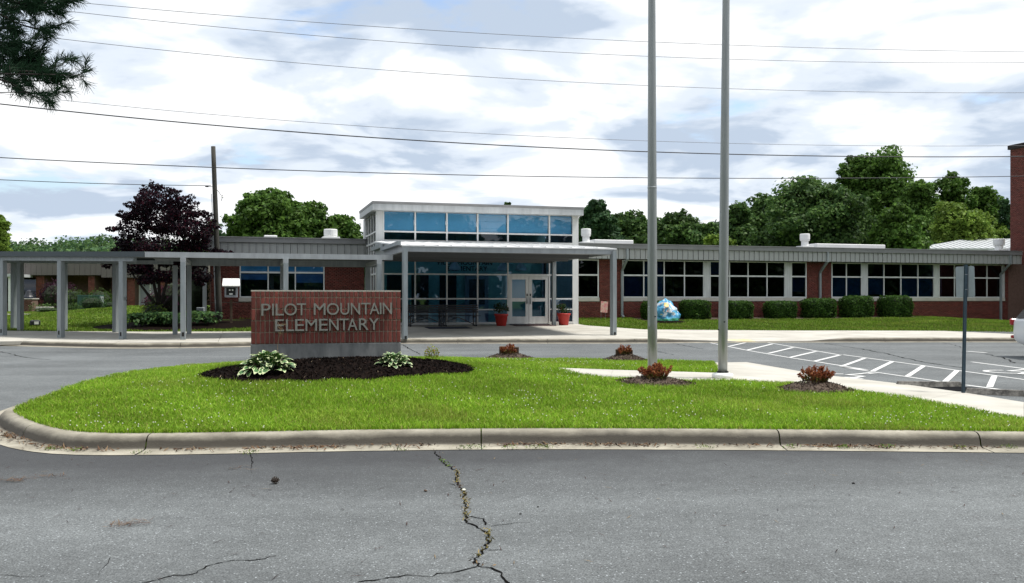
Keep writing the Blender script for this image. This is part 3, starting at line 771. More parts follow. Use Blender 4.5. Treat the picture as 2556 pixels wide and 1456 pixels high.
# left wing
s_l0, s_l1 = su(527, T_W), sL + 0.02
wl_ = part(MB().box(s_l0, s_l1, T_W, T_W + 0.3, 0.2, sil[0]), "wall", M['mortar_wall']); brickwork(s_l0, s_l1, 0.3, sil[0], T_W, wl_, seed=40)
for n_, (a, b) in enumerate(((s_l0, S2(360)), (S2(1080), s_l1))):
    p_ = part(MB().box(a, b, T_W, T_W + 0.3, sil[0] + 0.002, 3.66), "wall", M['mortar_wall']); brickwork(a, b, sil[0] + 0.004, 3.66, T_W, p_, seed=50 + n_)
window(S2(358), S2(1080), WZ0, WZ1, [S2(601), S2(832)], WTR, blinds=((0, 1, 'blind_teal', 0), (1, 1, 'blind_teal', 0), (2, 1, 'blind_teal', 0), (0, 0, 'blind_blue', 0.72), (2, 0, 'blind_blue', 0.6)), gl='glass_green')
part(MB().cbox(S2(350), S2(1090), T_W - 0.055, T_W + 0.04, sil[0] + 0.003, sil[1] - 0.002, 0.008), "sill", M['sill'])
part(MB().box(s_l0 - 0.06, s_l0 - 0.005, T_W - 0.02, T_W + 4.0, 0.3, 3.66), "end_wall", M['mortar_wall'])
part(MB().box(s_l0 - 0.35, s_l0 - 0.18, T_E + 0.1, T_E + 0.27, 0.5, 3.66), "corner_post", M['grey_post'])
# rooms behind the glass
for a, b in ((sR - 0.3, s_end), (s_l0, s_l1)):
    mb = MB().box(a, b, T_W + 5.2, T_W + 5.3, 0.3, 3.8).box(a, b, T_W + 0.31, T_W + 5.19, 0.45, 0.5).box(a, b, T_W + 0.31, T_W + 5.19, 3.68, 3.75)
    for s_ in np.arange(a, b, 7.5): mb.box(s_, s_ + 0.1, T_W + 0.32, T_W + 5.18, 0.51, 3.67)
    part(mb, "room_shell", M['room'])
# eaves: soffit, gutter fascia, ribbed panels one by one, roof
def eave(s0, s1):
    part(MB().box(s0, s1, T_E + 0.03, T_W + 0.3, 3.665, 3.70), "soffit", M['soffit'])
    fa = part(MB().box(s0, s1, T_E - 0.10, T_E + 0.05, 4.18, 4.385).box(s0, s1, T_E - 0.13, T_E + 0.02, 4.39, 4.43), "gutter", M['gutter'])
    bk = part(MB().box(s0, s1, T_E + 0.03, T_E + 0.06, 3.66, 4.17), "fascia", M['soffit'])
    n = int(round((s1 - s0) / 0.305)); w = (s1 - s0) / n
    pm_ = MB().box(0.0, w - 0.075, -0.012, 0.012, 0.0, 0.525).box(w - 0.05, w - 0.006, -0.05, 0.012, 0.0, 0.525).mesh("panel", M['panel'])
    for i in range(n): mesh_obj("panel", pm_, bk, (s0 + i * w - B0[0], T_E - B0[1] + 0.015, 3.648))
eave(sR + 0.02, su(2548, T_E)); eave(su(519, T_E), sL - 0.02)
def roof_slab(s0, s1):
    part(MB().add([(s0, T_E - 0.08, 4.435), (s1, T_E - 0.08, 4.435), (s1, T_E + 14, 4.6), (s0, T_E + 14, 4.6), (s0, T_E - 0.08, 4.40), (s1, T_E - 0.08, 4.40), (s1, T_E + 14, 3.7), (s0, T_E + 14, 3.7)],
                  [(0, 1, 2, 3), (7, 6, 5, 4), (0, 4, 5, 1), (1, 5, 6, 2), (2, 6, 7, 3), (3, 7, 4, 0)]), "roof", M['gutter'])
roof_slab(sR - 0.3, su(2548, T_E)); roof_slab(su(519, T_E), sL + 0.3)
# downspouts
for u_, zb_ in ((U4(612), 0.55), (U5(243), 0.5), (2519, 0.16)):
    s_ = su(u_, T_E)
    mb = MB().box(s_ - 0.06, s_ + 0.06, T_E - 0.09, T_E + 0.01 - 0.04, 3.62, 4.2).bar((s_, T_E - 0.03, 3.66), (s_, T_W - 0.09, 3.05), 0.11, 0.1)
    mb.box(s_ - 0.055, s_ + 0.055, T_W - 0.15, T_W - 0.05, zb_ + 0.15, 3.06).bar((s_, T_W - 0.1, zb_ + 0.17), (s_, T_W - 0.32, zb_ + 0.05), 0.105, 0.1)
    part(mb, "downspout", M['grey_post'])
# roof vents and curbs
def vent(u_, t_, ztop_, r):
    s_ = su(u_, t_); z0 = 4.46
    v_ = part(MB().lathe([(r * 0.72, 0), (r * 0.72, ztop_ - z0 - 0.42), (r * 0.95, ztop_ - z0 - 0.40), (r * 0.95, ztop_ - z0 - 0.33), (r, ztop_ - z0 - 0.32), (r, ztop_ - z0 - 0.03), (r * 0.9, ztop_ - z0)], 24, (s_, t_, z0 + 0.0)), "roof_vent", M['roof_white'], smooth_=False)
    part(MB().cbox(s_ - r * 1.25, s_ + r * 1.25, t_ - r * 1.25, t_ + r * 1.25, z0 - 0.1, z0 + 0.22, 0.01), "vent_curb", M['roof_white'], v_)
vent(825, 46.2, 5.08, 0.34); vent(U4(200), 46.2, 5.40, 0.27); vent(U5(97), 46.2, 5.40, 0.29); vent(U5(1360), 46.2, 5.36, 0.34)
part(MB().cbox(su(U4(245), 48.2), su(U4(635), 48.2), 47.6, 49.0, 4.4, 4.93, 0.03), "roof_light", M['roof_white'])
part(MB().cbox(su(U5(135), 48.2), su(U5(580), 48.2), 47.6, 49.0, 4.4, 4.95, 0.03), "roof_light", M['roof_white'])
part(MB().cbox(su(U5(1430), 45.6), su(U5(1497), 45.6), 45.2, 46.0, 4.4, 4.78, 0.03), "roof_light", M['roof_white'])
part(MB().cbox(su(U2(565), 47), su(U2(675), 47), 46.4, 47.6, 4.4, 4.74, 0.03), "roof_light", M['roof_white'])

# ---- lobby
GX7 = [su(U3(x), T_L) for x in (305, 598, 890, 1173, 1452, 1834, 2052)]
s0c, s1c = su(U3(240), T_L), su(U3(2102), T_L)
um = lambda y: (720 + y / 2.427) * 0.657
z_ftop, z_fbot = 5.80, 5.42
zc_top = zv(U3(600), um(213), T_L); zc_mid = zv(U3(600), um(393), T_L); zc_bot = zv(U3(600), um(462), T_L); zc_sill = zc_bot - 0.13
zl_head = zv(U3(890), um(622), T_L); zl_t1 = zv(U3(890), um(783), T_L); zl_t2 = zv(U3(890), um(1009), T_L)
zl_t3 = zl_t2 - 0.49; ZB = Z_DOOR
part(MB().box(s0c, GX7[0] - 0.03, T_L - 0.03, T_L + 0.2, ZB - 0.1, z_fbot), "corner_column", M['white_frame'])
part(MB().box(GX7[-1] + 0.03, s1c, T_L - 0.03, T_L + 0.2, ZB - 0.1, z_fbot), "corner_column", M['white_frame'])
part(MB().box(GX7[0] - 0.028, GX7[-1] + 0.028, T_L + 0.0, T_L + 0.15, zl_head + 0.02, zc_sill - 0.002), "spandrel", M['fascia_white'])
def grid(name, xs, zs_, t, spans, gl, wd=0.06, inset=0.06):
    """mullion grid; spans: {(col): [z breaks]} per bay; each pane its own mesh"""
    mb = MB()
    for x in xs: mb.box(x - wd / 2, x + wd / 2, t - 0.05, t + inset, zs_[0], zs_[-1])
    root = part(mb, name, M['white_frame'])
    for i in range(len(xs) - 1):
        zs = spans.get(i, zs_)
        if zs is None: continue
        a, b = xs[i] + wd / 2, xs[i + 1] - wd / 2
        for k, z in enumerate(zs):
            h = wd if 0 < k < len(zs) - 1 else wd * 1.2
            zlo = z - h / 2 if k else z; zhi = z + h / 2 if k < len(zs) - 1 else z
            if k == 0: zhi = z + 0.10
            if k == len(zs) - 1: zlo = z - 0.06
            part(MB().box(a, b, t - 0.045, t + inset - 0.005, zlo, zhi), "rail", M['white_frame'], root)
        for za, zb_ in zip(zs, zs[1:]):
            zlo = za + (0.10 if za == zs[0] else wd / 2); zhi = zb_ - (0.06 if zb_ == zs[-1] else wd / 2)
            g_ = gl(i, za) if callable(gl) else gl
            part(MB().box(a, b, t - 0.006, t + 0.006, zlo, zhi), "pane", M[g_], root)
    return root
DOOR = 4
low = [ZB + 0.02, zl_t2, zl_t1, zl_head]; low3 = [ZB + 0.02, zl_t3, zl_t2, zl_t1, zl_head]
grid("curtain_wall", GX7, low, T_L, {3: low3, 5: low3, DOOR: [zl_t1 - 0.06, zl_head]}, 'glass_green')
grid("clerestory", GX7, [zc_sill, zc_mid, zc_top + 0.08], T_L, {}, lambda i, za: 'glass_clear' if za > zc_sill + 0.2 else 'glass_dark', 0.07)
for i in range(6):
    part(MB().box(GX7[i] + 0.04, GX7[i + 1] - 0.04, T_L + 0.09, T_L + 0.095, zc_mid + 0.01, zc_top + 0.06), "roller_shade", M['shade_blue'])
# entrance doors
d0, d1 = GX7[4] + 0.05, GX7[5] - 0.05; dm = (d0 + d1) / 2; dz0, dz1 = ZB + 0.035, zl_t1 - 0.075
part(MB().box(GX7[4] + 0.031, GX7[5] - 0.031, T_L - 0.04, T_L + 0.05, dz1 + 0.004, zl_t1 - 0.061), "door_frame", M['white_frame'])
zr = zv(U3(1550), um(1018), T_L)
for k, (a, b) in enumerate(((d0, dm - 0.006), (dm + 0.006, d1))):
    mb = MB(); y0, y1 = T_L - 0.03, T_L + 0.02; st = 0.15
    mb.box(a, a + st, y0, y1, dz0, dz1).box(b - st, b, y0, y1, dz0, dz1).box(a + st, b - st, y0, y1, dz0, dz0 + 0.33).box(a + st, b - st, y0, y1, dz1 - 0.14, dz1).box(a + st, b - st, y0, y1, zr - 0.08, zr + 0.08)
    d = part(mb, "door", M['white_frame'])
    part(MB().box(a + st, b - st, T_L - 0.01, T_L + 0.0, dz0 + 0.33, zr - 0.08), "pane", M['glass_green'], d)
    part(MB().box(a + st, b - st, T_L - 0.01, T_L + 0.0, zr + 0.08, dz1 - 0.14), "pane", M['glass_green'], d)
    hx = b - 0.07 if k == 0 else a + 0.07
    part(MB().cbox(hx - 0.035, hx + 0.035, T_L - 0.05, T_L - 0.031, zr - 0.2, zr + 0.12, 0.006).tube([(hx, T_L - 0.05, zr - 0.16), (hx, T_L - 0.11, zr - 0.16), (hx, T_L - 0.11, zr + 0.04), (hx, T_L - 0.05, zr + 0.04)], 0.014, 8), "handle", M['steel'], d)
    part(MB().cbox(hx - 0.03, hx + 0.03, T_L - 0.05, T_L - 0.031, zr + 0.16, zr + 0.28, 0.006), "lock_plate", M['black_metal'], d)
# side walls of the lobby (left side seen at a glance), glazed in the same grid
mb = MB(); side_t = [T_L + 0.22, T_L + 1.1, T_L + 2.0, T_L + 2.9, T_L + 3.75]
for t_ in side_t: mb.box(s0c, s0c + 0.1, t_ - 0.03, t_ + 0.03, ZB - 0.1, z_fbot)
sw = part(mb, "side_wall", M['white_frame'])
zrail = [ZB, zl_t2, zl_t1, zl_head + 0.05, zc_sill, zc_mid, z_fbot - 0.1]
for a, b in zip(side_t, side_t[1:]):
    for z in zrail[1:-1]: part(MB().box(s0c + 0.005, s0c + 0.095, a + 0.031, b - 0.031, z - 0.035, z + 0.035), "rail", M['white_frame'], sw)
    for za, zb_ in zip(zrail, zrail[1:]): part(MB().box(s0c + 0.04, s0c + 0.05, a + 0.031, b - 0.031, za + 0.036, zb_ - 0.036), "pane", M['glass_dark'], sw)
part(MB().box(s1c - 0.1, s1c, T_L + 0.21, T_W, ZB - 0.1, z_fbot), "side_wall", M['white_frame'])
part(MB().box(s0c, s0c + 0.12, T_W - 0.3, T_W + 0.2, 3.7, z_fbot), "side_wall", M['white_frame'])
# lobby roof: deep pale fascia with overhang and grey coping
ov = 0.6; fl, fr_ = su(930, T_L - ov), su(1456, T_L - ov)
rf = part(MB().box(fl, fr_, T_L - ov, T_L + 4.2, z_fbot, z_ftop - 0.11), "lobby_roof", M['fascia_white'])
part(MB().box(fl - 0.02, fr_ + 0.02, T_L - ov - 0.02, T_L + 4.22, z_ftop - 0.108, z_ftop), "coping", M['gutter'], rf)
# lobby room
rm = MB().box(s0c + 0.1, s1c - 0.1, T_L + 4.6, T_L + 4.7, 0, 5.2).box(s0c + 0.1, s1c - 0.1, T_L + 0.25, T_L + 4.59, zc_sill + 1.5, zc_sill + 1.55)
part(rm, "lobby_wall", M['room_green'])
part(MB().box(s0c + 0.1, s1c - 0.1, T_L + 0.2, T_L + 4.59, ZB - 0.05, ZB - 0.01), "lobby_floor", M['room_floor'])
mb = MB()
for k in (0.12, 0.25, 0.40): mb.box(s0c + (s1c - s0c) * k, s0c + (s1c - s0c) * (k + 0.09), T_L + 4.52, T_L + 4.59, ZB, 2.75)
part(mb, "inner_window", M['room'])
ix = GX7[3] + 0.45
part(MB().box(ix, ix + 1.2, T_L + 4.3, T_L + 4.36, ZB, 2.75), "inner_door", M['door_grey'])
part(MB().box(ix + 0.2, ix + 1.0, T_L + 4.28, T_L + 4.298, 1.3, 2.55), "inner_door_pane", M['black_metal'])
def text_mesh(body, size, extrude, name, m):
    cu = bpy.data.curves.new(name, 'FONT'); cu.body = body; cu.size = size; cu.extrude = extrude; cu.align_x = 'LEFT'
    o = bpy.data.objects.new(name, cu); sc.collection.objects.link(o); bpy.context.view_layer.update()
    me = bpy.data.meshes.new_from_object(o.evaluated_get(bpy.context.evaluated_depsgraph_get()))
    bpy.data.objects.remove(o); bpy.data.curves.remove(cu)
    me.name = name; me.materials.clear(); me.materials.append(m); return me
for k, (tx, zt) in enumerate((("PILOT MOUNTAIN", 3.28), ("ELEMENTARY", 2.98))):
    mesh_obj("wall_lettering", text_mesh(tx, 0.34, 0.01, "wall_lettering", M['black_metal']), school, (GX7[3] - 0.9 + 0.5 * k - B0[0], 4.56, zt), (math.radians(90), 0, 0))
for s_ in (GX7[4] + 0.45, GX7[4] + 1.35, GX7[3] - 0.5):
    pl = part(MB().lathe([(0.30, 0), (0.27, 0.12), (0.17, 0.26), (0.06, 0.38), (0.05, 0.45)], 20, (s_, T_L + 2.4, 2.95)), "pendant_lamp", M['lamp_white'], smooth_=True)
    part(MB().tube([(s_, T_L + 2.4, 3.38), (s_, T_L + 2.4, 5.0)], 0.012, 6), "lamp_cord", M['black_metal'], pl)
part(MB().box(GX7[3] + 1.2, GX7[3] + 1.42, T_L - 0.32, T_L - 0.06, zl_head - 0.14, zl_head - 0.02), "camera_housing", M['black_metal'])

# ------------------------------------------------------------------ entrance canopy
TC = 31.9
cl, cr = su(1005, TC), su(1536, TC)
canopy = empty("entrance_canopy", W(cl, TC, 0), PHI, "wide pale metal canopy on square posts before the glass lobby", "canopy")
CB = (cl, TC, 0)
def cpart(mb, name, m, parent=canopy): return mb.build(name, m, parent, off=CB)
zt, zb_ = 3.45, 3.27; tback = T_L - 0.35
cpart(MB().box(cl, cr, TC, TC + 0.14, zb_, zt), "front_beam", M['fascia_grey'])
sheet_ = MB().add([(cl - 0.03, TC - 0.04, zt + 0.005), (cr + 0.03, TC - 0.04, zt + 0.005), (cr + 0.03, tback, 4.02), (cl - 0.03, tback, 4.02)] + [(cl - 0.03, TC - 0.04, zt + 0.05), (cr + 0.03, TC - 0.04, zt + 0.05), (cr + 0.03, tback, 4.08), (cl - 0.03, tback, 4.08)],
                  [(0, 3, 2, 1), (4, 5, 6, 7), (0, 1, 5, 4), (1, 2, 6, 5), (2, 3, 7, 6), (3, 0, 4, 7)])
rsh = cpart(sheet_, "roof_sheet", M['roof_white'])
for k in range(16):     # standing seams of the roof sheet
    s_ = cl + (cr - cl) * (k + 0.5) / 16
    cpart(MB().bar((s_, TC - 0.03, zt + 0.06), (s_, tback, 4.09), 0.03, 0.03), "seam", M['roof_white'], rsh)
for s_ in (cl + 0.06, cr - 0.06):
    cpart(MB().box(s_ - 0.06, s_ + 0.06, TC + 0.141, tback, zb_, zt - 0.01).add([(s_ - 0.06, TC + 0.141, zt - 0.012), (s_ + 0.06, TC + 0.141, zt - 0.012), (s_ + 0.06, tback, zt - 0.012), (s_ - 0.06, tback, zt - 0.012), (s_ - 0.06, tback, 4.0), (s_ + 0.06, tback, 4.0)], [(0, 3, 4), (1, 5, 2), (0, 4, 5, 1), (3, 2, 5, 4)]), "side_beam", M['fascia_grey'])
for t_ in (TC + 2.5, TC + 5.0, tback - 0.15): cpart(MB().box(cl + 0.121, cr - 0.121, t_, t_ + 0.12, zb_ - 0.06, zt - 0.02), "purlin", M['soffit'])
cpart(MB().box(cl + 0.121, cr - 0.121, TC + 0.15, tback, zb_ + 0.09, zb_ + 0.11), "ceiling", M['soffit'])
cpart(MB().box(cl - 0.16, cl - 0.035, TC + 0.2, TC + 4.6, zt + 0.06, zt + 0.2).box(cl - 0.16, cl - 0.035, TC + 4.6, tback, zt + 0.2, zt + 0.36), "box_gutter", M['grey_post'])
for s_, t_ in ((cl + 0.08, TC + 0.06), (cr - 0.09, TC + 0.06), (cl + 0.1, tback - 0.4), (cr - 0.1, tback - 0.4)):
    z0 = zpav(s_, t_) - 0.02
    p_ = cpart(MB().cbox(s_ - 0.085, s_ + 0.085, t_ - 0.085, t_ + 0.085, z0, zb_ - 0.003, 0.008), "post", M['grey_post'])
    if t_ < TC + 1:
        cpart(MB().box(s_ - 0.075, s_ + 0.075, t_ - 0.205, t_ - 0.09, z0 + 0.02, zb_ + 0.12), "downspout", M['grey_post'], p_)
        cpart(MB().box(s_ - 0.04, s_ + 0.04, t_ - 0.215, t_ - 0.2, z0 + 0.03, z0 + 0.13), "drain_outlet", M['black'], p_)

# ------------------------------------------------------------------ covered walkway, two runs
TWK = 32.9
w0, w1 = su(361, TWK), cl - 0.20
wr = empty("covered_walkway", W(w0, TWK, 0), PHI, "pale flat-roofed covered walkway joining the entrance canopy, parallel to the left wing", "walkway")
WB = (w0, TWK, 0)
def wpart(mb, name, m, parent=wr): return mb.build(name, m, parent, off=WB)
WW = 3.5
wpart(MB().box(w0, w1, TWK, TWK + 0.06, 3.0, 3.185), "fascia", M['fascia_grey'])
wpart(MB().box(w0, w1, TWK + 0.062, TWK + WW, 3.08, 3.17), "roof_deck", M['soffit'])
wpart(MB().box(w0, w1, TWK + WW + 0.002, TWK + WW + 0.06, 3.0, 3.185), "fascia", M['fascia_grey'])
wpart(MB().box(w0 + 1, w1, TWK + WW - 0.32, TWK + WW - 0.16, 2.84, 3.078), "beam", M['grey_post'])
for u_ in (457, 713, 946):
    s_ = su(u_, TWK)
    wpart(MB().box(s_ - 0.09, s_ + 0.09, TWK - 0.10, TWK + WW - 0.4, 2.86, 2.998), "cross_beam", M['fascia_grey'])
    for t_ in (TWK - 0.02, TWK + WW - 0.3):
        z0 = zpav(s_, t_) - 0.02
        p_ = wpart(MB().cbox(s_ - 0.085, s_ + 0.085, t_ - 0.085, t_ + 0.085, z0, 2.857, 0.008), "post", M['grey_post'])
        if t_ < TWK + 1:
            wpart(MB().box(s_ - 0.04, s_ + 0.04, t_ - 0.095, t_ - 0.084, z0 + 0.13, z0 + 0.27), "drain_outlet", M['black'], p_)
s_ = su(437, TWK + WW - 0.3); z0 = zpav(s_, TWK + WW - 0.3) - 0.02
wpart(MB().cbox(s_ - 0.085, s_ + 0.085, TWK + WW - 0.385, TWK + WW - 0.215, z0, 2.838, 0.008), "post", M['grey_post'])
A2 = math.radians(21.4)
P0 = Vector((*W(w0, TWK)[:2],)); D2 = Vector((-math.cos(A2), math.sin(A2))); N2 = Vector((math.sin(A2), math.cos(A2)))
wl2 = empty("covered_walkway", (P0.x, P0.y, 0), 0, "darker run of covered walkway bending back towards the left edge", "walkway")
def loc2(l, d, z): p = D2 * l + N2 * d; return (p.x, p.y, z + 0.02 * l)
def box2(l0, l1, d0_, d1_, z0, z1, n=1):
    vs_ = [loc2(l, d, z) for z in (z0, z1) for l, d in ((l0, d0_), (l1, d0_), (l1, d1_), (l0, d1_))]
    return MB().add(vs_, [(0, 1, 2, 3), (7, 6, 5, 4), (4, 5, 1, 0), (5, 6, 2, 1), (6, 7, 3, 2), (7, 4, 0, 3)])
LW = 16.0
M['shaded_fascia'] = mat('shaded_fascia_tone', (0.05, 0.066, 0.074), 0.5, var=0.08, vscale=2)  # shade on this turned-away fascia is put into a darker colour
box2(0.03, LW, 0.0, 0.06, 3.004, 3.19).build("fascia", M['shaded_fascia'], wl2)
box2(0.4, LW, 0.062, 3.5, 3.09, 3.175).build("roof_deck", M['soffit'], wl2)
box2(1.6, LW, 3.502, 3.56, 3.004, 3.19).build("fascia", M['shaded_fascia'], wl2)
box2(0.6, LW, 0.1, 0.26, 2.86, 3.0).build("beam", M['grey_post'], wl2)
box2(1.8, LW, 3.2, 3.36, 2.86, 3.0).build("beam", M['grey_post'], wl2)
def l_for_u(u_, d):
    k = (u_ - CX) / F; q = P0 + N2 * d
    return (q.x - k * q.y) / (k * D2.y - D2.x)
first_post = None
for u_, d in ((306, 0.18), (152, 0.18), (8, 0.18), (-140, 0.18), (289, 3.28), (160, 3.28), (35, 3.28), (-100, 3.28), (51, 2.6)):
    l = l_for_u(u_, d); wp = P0 + D2 * l + N2 * d; s_, t_ = ST(wp); z0 = zpav(s_, t_) - 0.03
    c_ = D2 * l + N2 * d; e_, n_ = D2, N2
    vs_ = []
    for z in (z0, 2.86 + 0.02 * l):
        for a, b in ((-1, -1), (1, -1), (1, 1), (-1, 1)): q = c_ + D2 * a * 0.09 + N2 * b * 0.09; vs_.append((q.x, q.y, z))
    p_ = MB().add(vs_, [(0, 1, 2, 3), (7, 6, 5, 4), (4, 5, 1, 0), (5, 6, 2, 1), (6, 7, 3, 2), (7, 4, 0, 3)]).build("post", M['grey_post'], wl2)
    if d < 1:
        q = c_ - N2 * 0.093
        MB().add([(*(q + D2 * a * 0.035 + N2 * b)[:], z) for z in (z0 + 0.13, z0 + 0.27) for a, b in ((-1, 0), (1, 0), (1, 0.006), (-1, 0.006))],
                 [(0, 1, 2, 3), (7, 6, 5, 4), (4, 5, 1, 0), (5, 6, 2, 1), (6, 7, 3, 2), (7, 4, 0, 3)]).build("drain_outlet", M['black'], p_)
    if u_ == 306:
        nb = mesh_obj("number_plate", text_mesh("10", 0.2, 0.002, "number_plate", M['black']), p_)
        q = c_ - D2 * 0.094 - N2 * 0.075
        nb.location = (q.x, q.y, 1.52); nb.rotation_euler = (math.radians(90), 0, math.atan2(N2.y, N2.x)); tag(nb, "black number 10 on the post")

# ------------------------------------------------------------------ brick sign of the school
TS = 16.28
g0, g1 = su(627, TS), su(1000, TS)
SB = (g0, TS, 0)
sign = empty("school_sign", W(g0, TS, 0.3), PHI, "low red soldier-brick monument sign with grey raised letters on a concrete base", "sign")
def spart(mb, name, m, parent=sign): mb.shift((-SB[0], -SB[1], -0.3)); return mesh_obj(name, mb.mesh(name, m), parent)
zsb = zv(813, 891, TS) - 0.3; zbrk = zv(813, 858, TS); zst = zv(813, 726.5, TS)
spart(MB().cbox(g0 - 0.01, g1 + 0.01, TS + 0.02, TS + 0.46, zsb, zbrk, 0.01), "concrete_base", M['sign_base'])
core = spart(MB().box(g0 + 0.008, g1 - 0.008, TS + 0.036, TS + 0.446, zbrk + 0.002, zst - 0.012), "mortar_core", M['mortar'])
spart(MB().box(g0 - 0.005, g1 + 0.005, TS + 0.022, TS + 0.46, zst - 0.011, zst + 0.012), "cap", M['sill'])
rows = 5; jt = 0.016
full = (zst - 0.012 - zbrk) / 4.52
rh = [full] * 4 + [full * 0.52]
ncol = 34; bw = (g1 - g0) / ncol
bm_ = {}
rngb = np.random.default_rng(5)
zc_ = zbrk + 0.004
def brick_mesh(h, tint, depth, w):
    key = (round(h, 3), tint, round(w, 3), round(depth, 3))
    if key not in bm_:
        mb = MB().cbox(0, w - jt, 0, depth, 0, h - jt, 0.004); me = mb.mesh("brick", M['brick_sign'])
        a = me.attributes.new("Col", 'FLOAT_COLOR', 'POINT'); rr = (0.74, 0.85, 0.93, 1.0, 1.06, 1.14, 1.27)[tint]
        c4 = np.tile([0.165 * rr, 0.036 * rr, 0.026 * rr, 1], (len(me.vertices), 1)).astype(np.float32); a.data.foreach_set("color", c4.ravel())
        bm_[key] = me
    return bm_[key]
for r, h in enumerate(rh):
    for cidx in range(ncol):
        o = mesh_obj("brick", brick_mesh(h, int(rngb.integers(0, 7)), 0.03, bw), sign, (cidx * bw + jt / 2, 0.018 + rngb.uniform(-0.003, 0.003), zc_ - 0.3 + jt / 2))
        o.rotation_euler = (0, rngb.uniform(-0.006, 0.006), 0)
    for sd in (0, 1):     # return faces
        for cidx in range(5):
            o = mesh_obj("brick", brick_mesh(h, int(rngb.integers(0, 7)), 0.03, 0.083), sign)
            o.rotation_euler = (0, 0, math.radians(-90 if sd else 90) )
            o.location = ((g1 - g0) - 0.028, 0.455 - cidx * 0.083 - jt / 2, zc_ - 0.3 + jt / 2) if sd else (0.028, 0.04 + cidx * 0.083 + jt / 2, zc_ - 0.3 + jt / 2)
    zc_ += h
# raised letters, each fitted to its own place on the brick face
def letter(ch, x0, x1, y0, y1):
    u0, u1 = U2(x0), U2(x1)
    sa, sb_ = su(u0, TS), su(u1, TS); um_ = (u0 + u1) / 2
    zb0, zt0 = zv(um_, (700 + y1 / 2.24) * 0.657, TS), zv(um_, (700 + y0 / 2.24) * 0.657, TS)
    me = text_mesh(ch, 1.0, 0.02, "letter", M['letter'])
    co = np.empty(len(me.vertices) * 3, np.float32); me.vertices.foreach_get("co", co); co = co.reshape(-1, 3)
    lo, hi = co.min(0), co.max(0)
    n = np.empty_like(co)
    n[:, 0] = (co[:, 0] - lo[0]) / (hi[0] - lo[0]) * (sb_ - sa); n[:, 2] = (co[:, 1] - lo[1]) / (hi[1] - lo[1]) * (zt0 - zb0); n[:, 1] = -co[:, 2]
    me.vertices.foreach_set("co", n.ravel()); me.update()
    mesh_obj("letter", me, sign, (sa - g0, -0.015, zb0 - 0.3))
yl0 = lambda x: 1018 - (x - 543) / 1109 * 10; yl1 = lambda x: 1119 - (x - 543) / 1109 * 14
for ch, a, b in zip("PILOTMOUNTAIN", (543, 635, 664, 738, 845, 988, 1099, 1214, 1303, 1390, 1462, 1550, 1575), (621, 649, 733, 843, 923, 1088, 1202, 1290, 1382, 1469, 1546, 1563, 1652)):
    letter(ch, a, b, yl0(a), yl1(a))
ym0 = lambda x: 1151 - (x - 660) / 880 * 11; ym1 = lambda x: 1252 - (x - 660) / 880 * 13
for ch, a, b in zip("ELEMENTARY", (660, 752, 830, 918, 1034, 1119, 1205, 1276, 1373, 1458), (736, 821, 906, 1016, 1107, 1199, 1284, 1359, 1454, 1540)):
    letter(ch, a, b, ym0(a), ym1(a))
# dry weed stalk before the sign
st_ = W(su(U2(690), TS - 0.25), TS - 0.25)
zst0 = 0.55
mb = MB().tube([(0, 0, -0.1), (-0.02, 0, 0.25), (0.04, -0.02, 0.5), (0.07, -0.02, 0.62)], [0.004, 0.004, 0.003, 0.002], 5)
for k in range(14):
    a = R.uniform(0, 6.28); z = R.uniform(0.38, 0.58); mb.bar((0.03, -0.01, z), (0.03 + 0.05 * math.cos(a), -0.01 + 0.03 * math.sin(a), z + R.uniform(0.02, 0.08)), 0.004)
mb.box(0.06, 0.14, -0.03, -0.026, 0.59, 0.612)
M['dry'] = mat('dry_stalk', (0.30, 0.21, 0.12), 0.8, var=0.2, vscale=20)
o = mb.build("weed_stalk", M['dry']); o.location = (st_[0], st_[1], zst0); tag(o, "thin dry weed stalk standing before the sign letters", "weed")

# ------------------------------------------------------------------ mulch bed and island planting
def blob_mesh(name, kfun, cx, cy, ext, zfun, hfun, m, n=70):
    V, Q = [], []; xs = np.linspace(cx - ext[0], cx + ext[0], n); ys = np.linspace(cy - ext[1], cy + ext[1], n)
    X, Y = np.meshgrid(xs, ys); K = kfun(X, Y); Zb = zfun(X, Y)
    Zm = np.where(K < 1.0, Zb + hfun(X, Y, K), Zb - 0.06)
    V = np.stack([X, Y, Zm], 2).reshape(-1, 3); keep = K < 1.25
    for j in range(n - 1):
        for i in range(n - 1):
            if keep[j, i] or keep[j + 1, i + 1] or keep[j, i + 1] or keep[j + 1, i]: Q.append((j * n + i, j * n + i + 1, (j + 1) * n + i + 1, (j + 1) * n + i))
    return V, np_mesh(name, V, Q, m, smooth_=True)
def chips(P, N, L, w, cols, name, label, rng):
    Vv, Qq = leaf_quads(P, N, L, w, rng); C = np.repeat(cols, 4, 0)
    return tag(mesh_obj(name, np_mesh(name, Vv, Qq, M['chips'], C)), label, kind="stuff")
bump_rng = np.random.default_rng(3)
bphase = bump_rng.uniform(0, 6.28, (12,)); bf = bump_rng.uniform(2, 11, (12, 2))
def lumps(X, Y): return sum(np.sin(X * f[0] + p) * np.sin(Y * f[1] * 1.3 + p * 2) for f, p in zip(bf, bphase)) / 12
Vm, mm_ = blob_mesh("mulch_bed", mul_k, *MUL_C, (2.9, 2.6), zi, lambda X, Y, K: 0.09 * (1 - np.clip(K, 0, 1) ** 2) + 0.02 + 0.03 * lumps(X, Y), M['mulch'], 110)
tag(mesh_obj("mulch_bed", mm_), "long oval bed of dark mulch round the sign", kind="structure")
